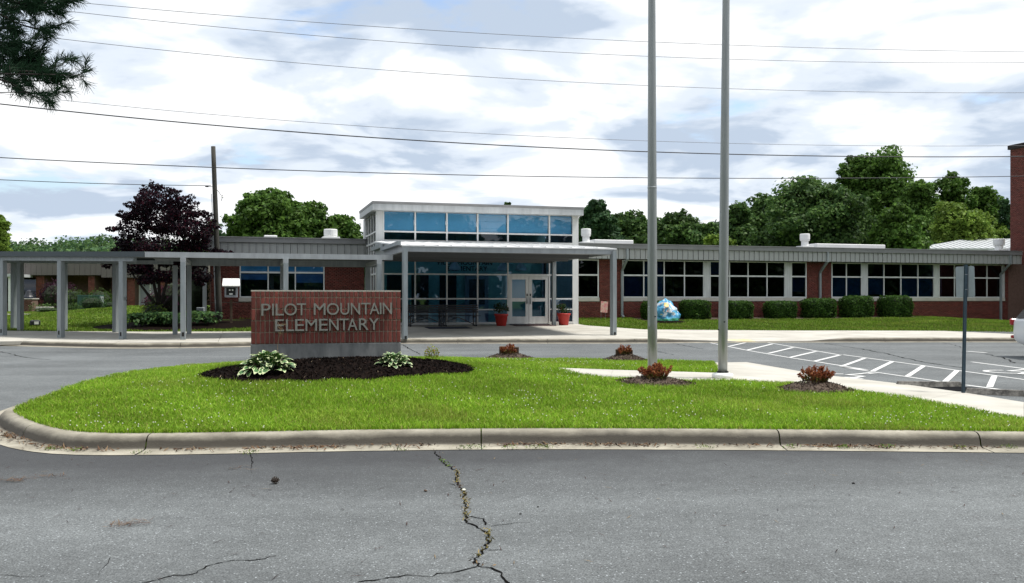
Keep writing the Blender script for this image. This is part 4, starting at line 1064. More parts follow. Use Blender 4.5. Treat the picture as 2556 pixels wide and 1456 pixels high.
def mul_pts(n, rng):
    X = rng.uniform(MUL_C[0] - 3.6, MUL_C[0] + 3.6, n * 3); Y = rng.uniform(MUL_C[1] - 2.2, MUL_C[1] + 2.2, n * 3); K = mul_k(X, Y); k = K < 1.03
    X, Y, K = X[k][:n], Y[k][:n], K[k][:n]
    return X, Y, zi(X, Y) + 0.09 * (1 - np.clip(K, 0, 1) ** 2) + 0.03 + 0.03 * lumps(X, Y)
rg = np.random.default_rng(8)
X, Y, Zm = mul_pts(9000, rg); n = len(X)
cb = np.array([[0.004, 0.003, 0.0028], [0.010, 0.0065, 0.005], [0.024, 0.014, 0.010], [0.20, 0.15, 0.10]])[rg.choice(4, n, p=[0.55, 0.3, 0.142, 0.008])]
chips(np.stack([X, Y, Zm], 1), rg.normal(size=(n, 3)) + [0, 0, 0.8], rg.uniform(0.03, 0.09, n), rg.uniform(0.008, 0.022, n), cb, "mulch_chips", "loose dark bark chips on the sign bed", rg)

# hostas: each leaf its own piece
def hosta_leaf(L, Wd):
    n = 7; V, Fc, mi = [], [], []
    for i in range(n):
        t = i / (n - 1); w = Wd / 2 * (math.sin(math.pi * min(1, t * 0.93 + 0.05)) ** 0.75); x = L * t; z = 0.22 * L * math.sin(t * 2.2) - 0.18 * L * t * t * 1.6
        for k, q in enumerate((-1, -0.76, 0, 0.76, 1)): V.append((x, w * q, z + 0.16 * w * abs(q)))
    for i in range(n - 1):
        for k in range(4):
            a = i * 5 + k; Fc.append((a, a + 1, a + 6, a + 5)); mi.append(1 if k in (0, 3) or i == n - 2 else 0)
    me = bpy.data.meshes.new("leaf"); me.from_pydata(V, [], Fc); me.materials.append(M['hosta_green']); me.materials.append(M['hosta_cream'])
    me.polygons.foreach_set("material_index", mi); me.polygons.foreach_set("use_smooth", [True] * len(Fc)); me.update(); return me
HL = [hosta_leaf(0.165, 0.098), hosta_leaf(0.145, 0.092), hosta_leaf(0.18, 0.10)]
def hosta(x, y, z, rad, n, label, seed):
    rr = random.Random(seed)
    h = empty("hosta", (x, y, z), 0, label, "plant")
    for i in range(n):
        f = i / n; a = i * 2.399 + rr.uniform(-0.2, 0.2); r0 = rad * (0.12 + 0.62 * f) * rr.uniform(0.85, 1.1); el = math.radians(56 - 80 * f + rr.uniform(-14, 14))
        zz_ = rad * (0.58 - 0.46 * f ** 1.6) + rr.uniform(-0.02, 0.02)
        o = mesh_obj("leaf", HL[rr.randrange(3)], h, (r0 * math.cos(a), r0 * math.sin(a), zz_), (rr.uniform(-0.45, 0.45), -el * 0.7 - 0.12 + rr.uniform(-0.3, 0.3), a + rr.uniform(-0.6, 0.6))); k = rr.uniform(0.85, 1.15) * (0.8 + 0.35 * f) * rad / 0.42; o.scale = (k * .9, k * .9, k * .9)
    mb = MB()
    for i in range(9):
        a = i * 0.7; mb.tube([(0, 0, -0.02), (rad * 0.25 * math.cos(a), rad * 0.25 * math.sin(a), rad * 0.35), (rad * 0.5 * math.cos(a), rad * 0.5 * math.sin(a), rad * 0.45)], 0.006, 5)
    mb.build("stem", M['hosta_green'], h)
hp = gp(668, 925, 0.47); hosta(hp[0], hp[1], 0.40, 0.46, 170, "large cream-edged hosta at the left end of the sign", 2)
hp = gp(983, 910, 0.52); hosta(hp[0], hp[1], 0.45, 0.33, 95, "smaller cream-edged hosta at the right end of the sign", 4)

def leafy(name, centers, radii, n, size, cols, rng, mt, parent=None, outward=0.7, shell=0.55, asp=0.6):
    """leaf-sized faces in clumps through a set of ellipsoid lobes"""
    centers = np.array(centers, float); radii = np.array(radii, float)
    vol = radii.prod(1) ** 0.66; pick = rng.choice(len(centers), n, p=vol / vol.sum())
    d = rng.normal(size=(n, 3)); d /= np.linalg.norm(d, axis=1, keepdims=True)
    r = shell + (1 - shell) * rng.random(n) ** 0.6
    r *= 1 + 0.10 * rng.normal(size=n)
    P = centers[pick] + d * radii[pick] * r[:, None]
    N = d * outward + rng.normal(size=(n, 3)) * 0.55 + [0, 0, 0.3]
    L = size * rng.uniform(0.6, 1.35, n)
    Vv, Qq = leaf_quads(P, N, L, L * asp, rng, 0.06)
    cols = np.array(cols); lobe_f = rng.uniform(0.7, 1.35, len(centers))
    ci = rng.integers(0, len(cols), n); C = cols[ci] * (lobe_f[pick] * rng.uniform(0.8, 1.2, n))[:, None]
    return mesh_obj(name, np_mesh(name, Vv, Qq, mt, np.repeat(C, 4, 0)), parent)

# barberry stubs on little mounds
M['bark_twig'] = mat('twig', (0.09, 0.04, 0.025), 0.8, var=0.3, vscale=20)
def mound(x, y, rx, ry, h, fresh):
    V_, me = blob_mesh("mulch_mound", lambda X, Y: ((X - x) / rx) ** 2 + ((Y - y) / ry) ** 2 + 0.12 * np.sin(X * 9) * np.sin(Y * 7), x, y, (rx * 1.2, ry * 1.2), zi, lambda X, Y, K: h * (1 - np.clip(K, 0, 1)) ** 1.3 + 0.012 + 0.014 * lumps(X * 2, Y * 2), M['mulch_old'], 40)
    o = tag(mesh_obj("mulch_mound", me), kind="structure")
    rg_ = np.random.default_rng(int(x * 100) % 97); n = 900; a = rg_.uniform(0, 6.28, n); r = np.sqrt(rg_.random(n)) * 1.05
    X = x + rx * r * np.cos(a); Y = y + ry * r * np.sin(a); K = r ** 2
    Zc = zi(X, Y) + h * (1 - np.clip(K, 0, 1)) ** 1.3 + 0.03
    cb = np.array([[0.04, 0.028, 0.02], [0.09, 0.065, 0.05], [0.17, 0.13, 0.10]])[rg_.choice(3, n, p=[0.45, 0.4, 0.15])]
    c_ = chips(np.stack([X, Y, Zc], 1), rg_.normal(size=(n, 3)) + [0, 0, 0.9], rg_.uniform(0.03, 0.09, n), rg_.uniform(0.008, 0.02, n), cb, "mulch_chips", None, rg_); c_.parent = o
    return zisl(x, y) + h
def barberry(x, y, z, w, h, label, seed, stump=True, red=1.0, timber=0.0):
    rg_ = np.random.default_rng(seed); rr = random.Random(seed)
    b = empty("barberry_bush", (x, y, z), 0, label, "bush", "cut-back red barberry bushes on mulch mounds")
    mb = MB(); tips = []
    for k in range(int(34 * w / 0.4)):
        a = rr.uniform(0, 6.28); r = math.sqrt(rr.random()) * w / 2; x0, y0 = r * 0.6 * math.cos(a), r * 0.6 * math.sin(a)
        x1, y1, z1 = r * 1.1 * math.cos(a) + rr.uniform(-.03, .03), r * 1.1 * math.sin(a) + rr.uniform(-.03, .03), h * rr.uniform(0.55, 1.05) * (1 - 0.35 * (2 * r / w) ** 2)
        mb.tube([(x0, y0, -0.05), ((x0 + x1) / 2 + rr.uniform(-.02, .02), (y0 + y1) / 2, z1 * 0.55), (x1, y1, z1)], [0.006, 0.005, 0.002], 4); tips.append(((x0, y0, 0.02), (x1, y1, z1)))
    mb.build("twigs", M['bark_twig'], b)
    P, C = [], []
    cols = np.array([[0.27, 0.080, 0.036], [0.36, 0.15, 0.06], [0.16, 0.05, 0.028], [0.12, 0.125, 0.03]])
    for p, q in tips:
        for i in range(60):
            t = rr.random() ** 0.7; P.append([p[j] + (q[j] - p[j]) * t + rr.gauss(0, 0.013) for j in range(3)])
            C.append(cols[3 if (t < 0.5 and rr.random() < 0.75) else rr.choice((0, 0, 1, 2))] * rr.uniform(0.7, 1.3))
    P = np.array(P); n = len(P); L = rg_.uniform(0.025, 0.048, n)
    Vv, Qq = leaf_quads(P, rg_.normal(size=(n, 3)) + [0, 0, 0.4], L, L * 0.6, rg_); mesh_obj("foliage", np_mesh("foliage", Vv, Qq, M['leaf'], np.repeat(np.array(C), 4, 0)), b)
    if stump:
        for sx, hh in ((-w * 0.42, 0.72), (w * 0.38, 0.66)):
            MB().cbox(sx - 0.075, sx + 0.075, 0.02, 0.15, -0.08, h * hh * stump, 0.01).build("stump", M['stump'], b)
for (u_, v_, z_, rx, ry, h, bw_, bh, lab, sd, stp) in (
        (1271, 886, .26, 0.56, 0.45, 0.12, 0.40, 0.27, "small rust-red barberry with cut stump blocks at the island's back edge, right of the sign", 1, 1.0),
        (1559, 892, .24, 0.50, 0.42, 0.13, 0.30, 0.28, "small rust-red barberry cone between cut stumps, left of the flagpoles at the back road", 2, 0.75),
        (1636, 957, .21, 0.62, 0.5, 0.10, 0.55, 0.27, "spreading red barberry at the foot of the left flagpole", 3, 0),
        (2035, 972, .18, 0.55, 0.55, 0.13, 0.47, 0.29, "dense upright red barberry on a mound right of the right flagpole", 4, 0)):
    x, y, _ = gp(u_, v_, z_); z = mound(x, y, rx, ry, h, False); barberry(x, y, z - 0.02, bw_, bh, lab, sd, stp)
# small yellow-green shrub behind the mulch
x, y, _ = gp(1077, 893, .42); b = empty("young_shrub", (x, y, 0.40), 0, "small yellow-green sapling shrub at the back right of the mulch bed", "shrub")
leafy("foliage", [(0, 0, .15), (-.08, 0, .1), (.09, .02, .11)], [(.09, .09, .14), (.07, .07, .1), (.07, .07, .11)], 260, 0.04, [(0.20, 0.22, 0.03), (0.14, 0.17, 0.03), (0.24, 0.16, 0.04)], np.random.default_rng(6), M['leaf'], b)
MB().tube([(0, 0, -.1), (0, 0, .2)], [.006, .003], 5).build("stem", M['bark_twig'], b)

# ------------------------------------------------------------------ flagpoles
def flagpole(x, y, z, top_dx, label, hatch, joint_v):
    o = empty("flagpole", (x, y, z), 0, label, "flagpole", "flagpoles on the island")
    Hh = 11.0; rb_, rt_ = 0.083, 0.045
    P = [(top_dx * k / 11.0, 0, k) for k in np.linspace(0, Hh, 12)]; rr_ = [rb_ if k < 2.4 else rb_ + (rt_ - rb_) * (k - 2.4) / (Hh - 2.4) for k in np.linspace(0, Hh, 12)]
    MB().tube(P, rr_, 32).build("shaft", M['pole'], o, True)
    MB().lathe([(0.185, -0.02), (0.19, 0.05), (0.175, 0.07), (0.12, 0.085), (0.09, 0.09)], 32).build("base_collar", M['lamp_white'], o, True)
    ring = MB()
    for k in range(24): a = k / 24 * 6.283; ring.box(0.095 * math.cos(a) - .007, 0.095 * math.cos(a) + .007, 0.095 * math.sin(a) - .007, 0.095 * math.sin(a) + .007, 0.088, 0.115)
    ring.build("clamp_ring", M['black_metal'], o)
    MB().lathe([(0.02, 0), (0.09, 0.03), (0.11, 0.12), (0.07, 0.2), (0.01, 0.23)], 20, (top_dx, 0, Hh)).build("finial", M['pole'], o, True)
    if joint_v:
        zj = EYE + (HZ - joint_v) * y / F - z; r = rb_ + (rt_ - rb_) * (zj - 2.4) / (Hh - 2.4)
        MB().lathe([(r + 0.0005, -0.012), (r + 0.003, -0.01), (r + 0.003, 0.012), (r + 0.0005, 0.014)], 32, (top_dx * zj / 11, 0, zj)).build("sleeve_joint", M['steel'], o, True)
    if hatch:
        MB().cbox(-0.088, -0.045, -0.078, -0.05, 0.9, 1.26, 0.008).build("cleat_box", M['steel'], o)
        MB().tube([(0.035, -0.085, 1.08), (0.035, -0.07, 1.08)], 0.012, 10).build("bolt_hole", M['black'], o)
    else:
        MB().tube([(0.012, -0.09, 1.0), (0.012, -0.075, 1.0)], 0.014, 10).build("bolt_hole", M['black'], o)
        MB().tube([(-0.09, -0.02, 0.86), (-0.07, -0.02, 0.86)], 0.012, 10).build("bolt_hole", M['black'], o)
xl = (1628 - CX) * 15.9 / F; flagpole(xl, 15.9, 0.20, -0.02, "aluminium flagpole with a cleat box, behind the spreading barberry", True, 469)
xr = (1803 - CX) * 16.2 / F; flagpole(xr, 16.2, 0.178, 0.10, "aluminium flagpole standing on the path, right of the other one", False, None)

# ------------------------------------------------------------------ parking sign seen from behind, wheel stops
px_, py_, _ = gp(2403, 978, 0.05)
ps = empty("parking_sign", (px_, py_, 0.0), 0, "back of a narrow metal parking sign on a steel channel post", "sign")
hpost = 2.16
mb = MB().add([(-0.03, 0, 0), (-0.015, 0, 0), (-0.012, 0.03, 0), (0.012, 0.03, 0), (0.015, 0, 0), (0.03, 0, 0), (0.03, 0.004, 0), (0.019, 0.004, 0), (0.016, 0.036, 0), (-0.016, 0.036, 0), (-0.019, 0.004, 0), (-0.03, 0.004, 0)], [])
n0 = 12; lean = 0.045
mb.v = [(x, -y, 0.0) for x, y, _ in mb.v] + [(x + lean, -y, hpost) for x, y, _ in mb.v]; mb.f = [(i, (i + 1) % n0, n0 + (i + 1) % n0, n0 + i) for i in range(n0)]
M['post_blue'] = mat('blue_grey_post', (0.045, 0.075, 0.10), 0.45, metal=0.4, var=0.2, vscale=8)
po = mb.build("post", M['post_blue'], ps)
pl_ = []
for cx_, cz_, a0 in ((0.12, 0.225, 0), (-0.12, 0.225, 90), (-0.12, -0.225, 180), (0.12, -0.225, 270)):
    for k in range(5): a = math.radians(a0 + k * 22.5); pl_.append((cx_ + 0.032 * math.cos(a), cz_ + 0.032 * math.sin(a)))
mb = MB(); n0 = len(pl_); mb.add([(x, 0, z) for x, z in pl_] + [(x, 0.004, z) for x, z in pl_], [tuple(range(n0)), tuple(reversed(range(n0, 2 * n0)))] + [(i, n0 + i, n0 + (i + 1) % n0, (i + 1) % n0) for i in range(n0)])
pp_ = mb.build("sign_plate", M['sign_back'], ps); pp_.location = (0.04, 0.012, 1.875); pp_.rotation_euler = (0, math.radians(-1.5), math.radians(-50))
MB().box(-0.02, 0.02, -0.042, -0.02, 1.99, 2.0).box(-0.02, 0.02, -0.042, -0.02, 1.74, 1.75).build("bolt", M['steel'], ps).location = (0.04, 0, 0)
def wheel_stop(a, b, label):
    pa, pb = Vector(gp(*a)), Vector(gp(*b)); d = pb - pa; L = d.length
    o = MB().add([(0, -0.09, 0), (L, -0.09, 0), (L, 0.09, 0), (0, 0.09, 0), (0.03, -0.05, 0.09), (L - 0.03, -0.05, 0.09), (L - 0.03, 0.05, 0.09), (0.03, 0.05, 0.09)],
                 [(0, 3, 2, 1), (4, 5, 6, 7), (0, 1, 5, 4), (1, 2, 6, 5), (2, 3, 7, 6), (3, 0, 4, 7)]).build("wheel_stop", M['stop'])
    o.location = (pa.x, pa.y, 0.003); o.rotation_euler = (0, 0, math.atan2(d.y, d.x)); return tag(o, label, "wheel stop", "wheel stops at the parking bays")
M['stop'] = mat('weathered_concrete', (0.03, 0.028, 0.025), 0.95, col2=(0.26, 0.245, 0.22), vscale=9, bump=0.7, bscale=30, detail=9)
wheel_stop(P8(745, 830), P8(1640, 838), "mossy concrete wheel stop left of the parking sign post")
wheel_stop(P8(1690, 930), P8(2700, 975), "mossy concrete wheel stop right of the parking sign post, at the frame edge")
mb = MB().prism([(*gp(*P8(1080, 852))[:2],), (*gp(*P8(1640, 843))[:2],), (*gp(*P8(2230, 890))[:2],), (*gp(*P8(1420, 905))[:2],)], 0.0, 0.012)  # thin near-black sheet laid on the asphalt by the wheel stop
M['patch'] = mat('near_black_patch', (0.007, 0.007, 0.008), 0.95, spec=0.05, var=0.4, vscale=14)
mb.build("dark_patch", M['patch'], road)

# ------------------------------------------------------------------ things by the entrance
U6 = lambda x: (1520 + x / 3.55) * 0.657
def place_b(o, u_, t_, z=None, rz=PHI):
    s_ = su(u_, t_); x, y, _ = W(s_, t_); o.location = (x, y, zpav(s_, t_) if z is None else z); o.rotation_euler = (0, 0, rz); return o
def make_bench(L):
    b = empty("bench", (0, 0, 0), 0, "black metal bench", "bench", "black benches before the lobby glass")
    for k in range(5): MB().cbox(-L / 2, L / 2, -0.22 + k * 0.095, -0.145 + k * 0.095, 0.44, 0.465, 0.004).build("slat", M['black_metal'], b)
    for k in range(4):
        z = 0.58 + k * 0.095; y = 0.27 + k * 0.025
        MB().cbox(-L / 2, L / 2, y, y + 0.02, z, z + 0.07, 0.004).build("slat", M['black_metal'], b)
    for s_ in (-1, 1):
        x = s_ * (L / 2 - 0.22)
        MB().bar((x, -0.2, 0.0), (x, -0.2, 0.44), 0.05).bar((x, 0.24, 0.0), (x, 0.30, 0.46), 0.05).bar((x, 0.29, 0.44), (x, 0.37, 0.96), 0.045).bar((x, -0.22, 0.42), (x, 0.3, 0.42), 0.05).bar((x, -0.3, 0.03), (x, 0.34, 0.03), 0.06).bar((x, -0.22, 0.44), (x, -0.22, 0.66), 0.04).bar((x, -0.24, 0.66), (x, 0.33, 0.66), 0.05).build("leg", M['black_metal'], b)
    MB().bar((-L / 2 + 0.25, 0.22, 0.08), (0, 0.0, 0.40), 0.035).bar((L / 2 - 0.25, 0.22, 0.08), (0, 0.0, 0.40), 0.035).build("brace", M['black_metal'], b)
    return b
bn = make_bench(2.0); place_b(bn, U6(365), T_L - 0.75); bn["label"] = "black slatted metal bench, the left one, beside the canopy post"
b2 = copy_tree(bn); place_b(b2, U6(775), T_L - 0.75); b2["label"] = "black slatted metal bench, the one nearer the entrance doors"
def make_pot(seed, label):
    p = empty("flower_pot", (0, 0, 0), 0, label, "flower pot", "red flower pots flanking the doors")
    MB().lathe([(0.20, 0), (0.215, 0.02), (0.285, 0.44), (0.315, 0.46), (0.32, 0.53), (0.30, 0.535), (0.285, 0.50), (0.02, 0.49)], 28).build("pot", M['red_pot'], p, True)
    rg_ = np.random.default_rng(seed)
    cs = [(rg_.uniform(-.28, .28), rg_.uniform(-.2, .2), rg_.uniform(.55, .95)) for _ in range(14)]
    leafy("plant", cs, [(0.12, 0.12, 0.10)] * 14, 1000, 0.055, [(0.02, 0.045, 0.015), (0.03, 0.06, 0.02), (0.045, 0.07, 0.02)], rg_, M['leaf'], p)
    leafy("blossom", [(c[0], c[1], c[2] + 0.09) for c in cs[:4]], [(0.05, 0.05, 0.03)] * 4, 40, 0.03, [(0.25, 0.01, 0.02), (0.06, 0.02, 0.03)], rg_, M['leaf'], p)
    return p
place_b(make_pot(1, "red flower pot with dark plants left of the entrance doors"), U6(1362), T_L - 0.9)
place_b(make_pot(2, "red flower pot with dark plants right of the entrance doors"), U6(2203), T_L - 0.75)
def doormat(u0, u1, t0, t1, m, label):
    a, b = su(u0, t0), su(u1, t0); o = empty("doormat")
    bpy.data.objects.remove(o)
    za = [zpav((a + b) / 2, t_) for t_ in (t0, t1)]
    o = MB().add([(a, t0, za[0] + 0.004), (b, t0, za[0] + 0.004), (b, t1, za[1] + 0.004), (a, t1, za[1] + 0.004), (a + .02, t0 + .02, za[0] + 0.02), (b - .02, t0 + .02, za[0] + 0.02), (b - .02, t1 - .02, za[1] + 0.02), (a + .02, t1 - .02, za[1] + 0.02)],
                 [(0, 3, 2, 1), (4, 5, 6, 7), (0, 1, 5, 4), (1, 2, 6, 5), (2, 3, 7, 6), (3, 0, 4, 7)]).build("doormat", m, None, off=((a + b) / 2, t0, 0))
    o.location = W((a + b) / 2, t0); o.rotation_euler = (0, 0, PHI); return tag(o, label, "doormat")
doormat(U6(395), U6(980), 37.0, 38.2, M['mat_blue'], "plain dark blue mat before the benches")
doormat(U6(1570), U6(2110), 38.2, 39.35, M['mat_dark'], "dark patterned doormat at the entrance doors")
# pink yard sign
s_ = su((2150 + 374 / 2.648) * 0.657, 42.3)
ys_ = empty("yard_sign", W(s_, 42.3, z_lawnR(s_, 42.3)), PHI, "small pink and cream yard sign by the brick wall beside the canopy", "yard sign")
pn = MB().box(-0.19, 0.19, -0.006, 0.006, 0.42, 0.98).build("panel", M['pink'], ys_); pn.rotation_euler = (0, math.radians(4), 0)
for x in (-0.12, 0.12): MB().tube([(x, 0.012, -0.05), (x, 0.012, 0.8)], 0.005, 5).build("stake", M['steel'], ys_)

# painted rock with its mulch ring
import bmesh
s_ = su(1657, 41.0); rx_, ry_, _ = W(s_, 41.0); rz_ = z_lawnR(s_, 41.0)
bm = bmesh.new(); bmesh.ops.create_icosphere(bm, subdivisions=5, radius=1.0)
from mathutils import noise as mnoise
for v in bm.verts:
    d = v.co.normalized(); k = 1 + 0.30 * mnoise.noise(d * 1.4 + Vector((5, 2, 1))) + 0.16 * mnoise.noise(d * 3.2) + 0.05 * mnoise.noise(d * 8)
    x, y, z = d.x * 0.66 * k, d.y * 0.5 * k, d.z * 0.66 * k
    if z > 0: x *= 1 - 0.30 * (z / 0.66) ** 2.2
    
    if z < 0:
        rr0 = max(1e-3, math.hypot(d.x, d.y)); x *= min(1.6, 1 / rr0) * 1.04; y *= min(1.6, 1 / rr0) * 1.04
    v.co = (x + 0.05, y, z * 1.05 + 0.40)
me = bpy.data.meshes.new("painted_rock"); bm.to_mesh(me); bm.free()
nv = len(me.vertices); co = np.empty(nv * 3, np.float32); me.vertices.foreach_get("co", co); co = co.reshape(-1, 3)
C = np.zeros((nv, 4), np.float32); C[:, 3] = 1
for i in range(nv):
    x, y, z = map(float, co[i]); q = Vector((x, y, z))
    n1 = mnoise.noise(Vector((x * 3, z * 9, y * 3))); n2 = mnoise.noise(Vector((x * 4 + 7, z * 5, y * 4))); n3 = mnoise.noise(Vector((x * 9, z * 9 + 3, y * 9)))
    c = (0.05, 0.25, 0.46) if n1 > 0 else (0.09, 0.37, 0.58)
    if n2 > 0.22 and z > 0.3: c = (0.55, 0.6, 0.64)
    if (x + 0.02) ** 2 + (z - 0.86) ** 2 < 0.018 + 0.006 * n3: c = (0.62, 0.42, 0.12)
    if z < 0.2 + 0.07 * n1: c = (0.05, 0.30, 0.12) if n3 > -0.1 else (0.10, 0.42, 0.30)
    for (bx, bz, bc) in ((0.02, 0.56, (0.55, 0.10, 0.06)), (0.26, 0.62, (0.5, 0.3, 0.15)), (-0.2, 0.6, (0.05, 0.05, 0.08)), (-0.08, 0.34, (0.55, 0.12, 0.06)), (0.2, 0.32, (0.6, 0.2, 0.2)), (-0.28, 0.4, (0.5, 0.4, 0.05)), (-0.12, 0.72, (0.5, 0.25, 0.12))):
        r2 = ((x - bx) / 0.05) ** 2 + ((z - bz) / 0.035) ** 2
        if r2 < 1 and abs(x - bx) > 0.008: c = bc if r2 < 0.65 else (0.85, 0.82, 0.8)
    C[i, :3] = c
a = me.attributes.new("Col", 'FLOAT_COLOR', 'POINT'); a.data.foreach_set("color", C.ravel())
M['rock_paint'] = mat('rock_paint', (0.1, 0.4, 0.7), 0.5, attr=True, bump=0.5, bscale=12)
me.materials.append(M['rock_paint']); me.polygons.foreach_set("use_smooth", [True] * len(me.polygons))
rk = mesh_obj("painted_rock", me, None, (rx_, ry_, rz_), (0, 0, 0.15)); tag(rk, "boulder painted with blue sky, clouds, sun and butterflies", "rock")
mb = MB().lathe([(1.05, -0.05), (0.98, 0.03), (0.8, 0.07), (0.4, 0.1), (0.05, 0.11)], 36); mb.v = [(x * (1 + 0.05 * math.sin(x * 9 + y * 7)), y * 0.7, z + 0.012 * math.sin(x * 31) * math.sin(y * 27)) for x, y, z in mb.v]
o = mb.build("mulch_ring", M['mulch']); o.location = (rx_ + 0.05, ry_ - 0.12, rz_); tag(o, kind="structure")

# clipped hedges along the right wing
def hedge_meshes(seed):
    rg_ = np.random.default_rng(seed); n = 9000
    d = rg_.normal(size=(n, 3)); d /= np.linalg.norm(d, axis=1, keepdims=True); p = 6.0
    nrm = (np.abs(d) ** p).sum(1) ** (1 / p); q = d / nrm[:, None]
    P = q * np.array([0.80, 0.62, 0.62]) * (1 + 0.035 * rg_.normal(size=n) + 0.05 * np.sin(q[:, 0] * 6 + seed * 2) * np.sin(q[:, 2] * 5 + seed) + 0.03 * np.sin(q[:, 0] * 13 + seed) * np.sin(q[:, 1] * 9))[:, None]
    P[:, 2] += 0.60; k = P[:, 2] > 0.0; P, q2 = P[k], d[k]; n = len(P)
    N = q2 * 0.8 + rg_.normal(size=(n, 3)) * 0.6 + [0, 0, 0.25]; L = rg_.uniform(0.06, 0.12, n)
    V_, Q_ = leaf_quads(P, N, L, L * 0.65, rg_, 0.05)
    cols = np.array([[0.034, 0.082, 0.014], [0.056, 0.125, 0.02], [0.09, 0.17, 0.03], [0.018, 0.045, 0.010]])[rg_.choice(4, n, p=[.38, .3, .12, .2])] * rg_.uniform(.8, 1.2, (n, 1))
    f = np_mesh("foliage", V_, Q_, M['leaf'], np.repeat(cols, 4, 0))
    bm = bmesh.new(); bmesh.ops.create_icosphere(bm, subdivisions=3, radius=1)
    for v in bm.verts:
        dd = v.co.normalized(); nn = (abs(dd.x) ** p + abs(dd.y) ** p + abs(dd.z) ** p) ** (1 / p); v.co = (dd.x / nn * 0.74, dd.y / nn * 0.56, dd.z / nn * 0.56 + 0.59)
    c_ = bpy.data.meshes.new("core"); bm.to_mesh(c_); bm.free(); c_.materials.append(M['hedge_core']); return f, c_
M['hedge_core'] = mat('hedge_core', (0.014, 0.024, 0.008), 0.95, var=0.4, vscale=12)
HM = [hedge_meshes(k) for k in (1, 2, 3)]
hl = ["clipped hedge partly hidden behind the painted rock and left flagpole", "clipped hedge just right of the painted rock", "clipped hedge partly hidden by the right flagpole", "clipped hedge under the middle window bank, left of the brick pier",
      "clipped hedge in front of the brick pier and downspout of the right wing", "clipped hedge just right of the brick pier, second from the bare wall end", "rightmost clipped hedge of the row, before the far window banks"]
for i, (u0, u1, vt) in enumerate(((1598, 1679, 753), (1695, 1772, 751), (1805, 1879, 753), (1904, 1988, 753), (2000, 2085, 747), (2094, 2178, 741), (2191, 2275, 740))):
    tH = 42.7; uc = (u0 + u1) / 2; s_ = su(uc, tH); x, y, _ = W(s_, tH); z = z_lawnR(s_, tH)
    w = (u1 - u0) * dep(uc, tH) / F / 1.02; h = zv(uc, vt, tH) - z
    hg = empty("hedge_shrub", (x, y, z), PHI, hl[i], "hedge", "clipped hedges along the right wing")
    for nm, me_ in zip(("foliage", "core"), HM[i % 3]):
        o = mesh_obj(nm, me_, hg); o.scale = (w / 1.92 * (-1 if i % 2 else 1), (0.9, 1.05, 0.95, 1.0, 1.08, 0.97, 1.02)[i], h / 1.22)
# bare soil under the hedges
mb = MB(); S_ = np.linspace(su(1590, 42.7), su(2290, 42.7), 30)
mb.add([(*W(s_, 41.75 + 0.12 * math.sin(s_ * 2.1))[:2], z_lawnR(s_, 41.75) + 0.02) for s_ in S_] + [(*W(s_, T_W)[:2], z_lawnR(s_, T_W) + 0.02) for s_ in S_], [(i, i + 1, 31 + i, 30 + i) for i in range(29)])
tag(mb.build("planting_bed", M['mulch_old']), kind="structure")

# ------------------------------------------------------------------ utility pole, meter box, wires
x, y, _ = at(548, 800, 40.0); zb0 = zL_at(x, y)
up = empty("utility_pole", (x, y, zb0 - 0.1), 0, "weathered leaning wooden utility pole before the left wing", "utility pole")
tp = at(532, 366, 40.0); dxp, hp_ = tp[0] - x, tp[2] - zb0
MB().tube([(dxp * k, 0, (hp_ + 0.1) * k) for k in np.linspace(0, 1, 10)], [0.125 - 0.03 * k for k in np.linspace(0, 1, 10)], 18).build("shaft", M['wood_pole'], up, True)
MB().tube([(dxp * k - 0.14, -0.05, (hp_ + 0.1) * k) for k in np.linspace(0.0, 0.62, 6)], 0.03, 8).build("conduit", M['steel'], up, True)
MB().tube([(dxp * k - 0.13, -0.06, (hp_ + 0.1) * k) for k in np.linspace(0.62, 0.73, 4)], 0.012, 6).build("cable", M['wire'], up)
zc7 = at(526, 465, 40)[2] - zb0
MB().tube([(dxp * .73 - 0.35, -0.02, zc7 + .08), (dxp * .73 - .1, 0, zc7 + .08), (dxp * .73 + 0.12, 0.02, zc7 - 0.1), (dxp * .73 + .3, .02, zc7 - .35), (dxp * .73 + .34, .02, zc7 - .3), (dxp * .73 + .28, .02, zc7 - .55)], 0.012, 6).build("wire_tail", M['wire'], up)
MB().tube([(dxp * .73 + .29, .02, zc7 - .36), (dxp * .73 + .36, .02, zc7 - .40)], 0.035, 8).build("insulator", M['lamp_white'], up)
MB().tube([(dxp * .73 - .42, -.02, zc7 + .085), (dxp * .73 - .28, -.02, zc7 + .075)], 0.03, 8).build("clamp", M['black_metal'], up)
# meter box on a post
x, y, _ = at(577, 803, 38.6); z0 = zL_at(x, y)
mbx = empty("meter_box", (x, y, z0), PHI, "silver instrument box with white sloping lid on a thin dark post by the brick wall", "meter box")
MB().cbox(-0.05, 0.05, -0.05, 0.05, -0.1, 1.02, 0.006).build("post", M['stump'], mbx)
zb1 = at(577, 743, 38.6)[2] - z0; zb2 = at(577, 716, 38.6)[2] - z0; zb3 = at(577, 700, 38.6)[2] - z0
MB().cbox(-0.27, 0.27, -0.16, 0.16, zb1, zb2, 0.01).build("box", M['silver_box'], mbx)
MB().box(-0.2, 0.18, -0.172, -0.161, zb1 + 0.1, zb2 - 0.05).build("window", M['black'], mbx)
MB().tube([(-0.06, -0.19, zb2 - 0.14), (-0.06, -0.17, zb2 - 0.14)], 0.035, 14).build("dial", M['lamp_white'], mbx)
MB().tube([(0.06, -0.19, zb2 - 0.14), (0.06, -0.17, zb2 - 0.14)], 0.035, 14).build("dial", M['lamp_white'], mbx)
MB().box(-0.08, 0.06, -0.178, -0.173, zb1 + 0.12, zb1 + 0.18).build("name_plate", M['lamp_white'], mbx)
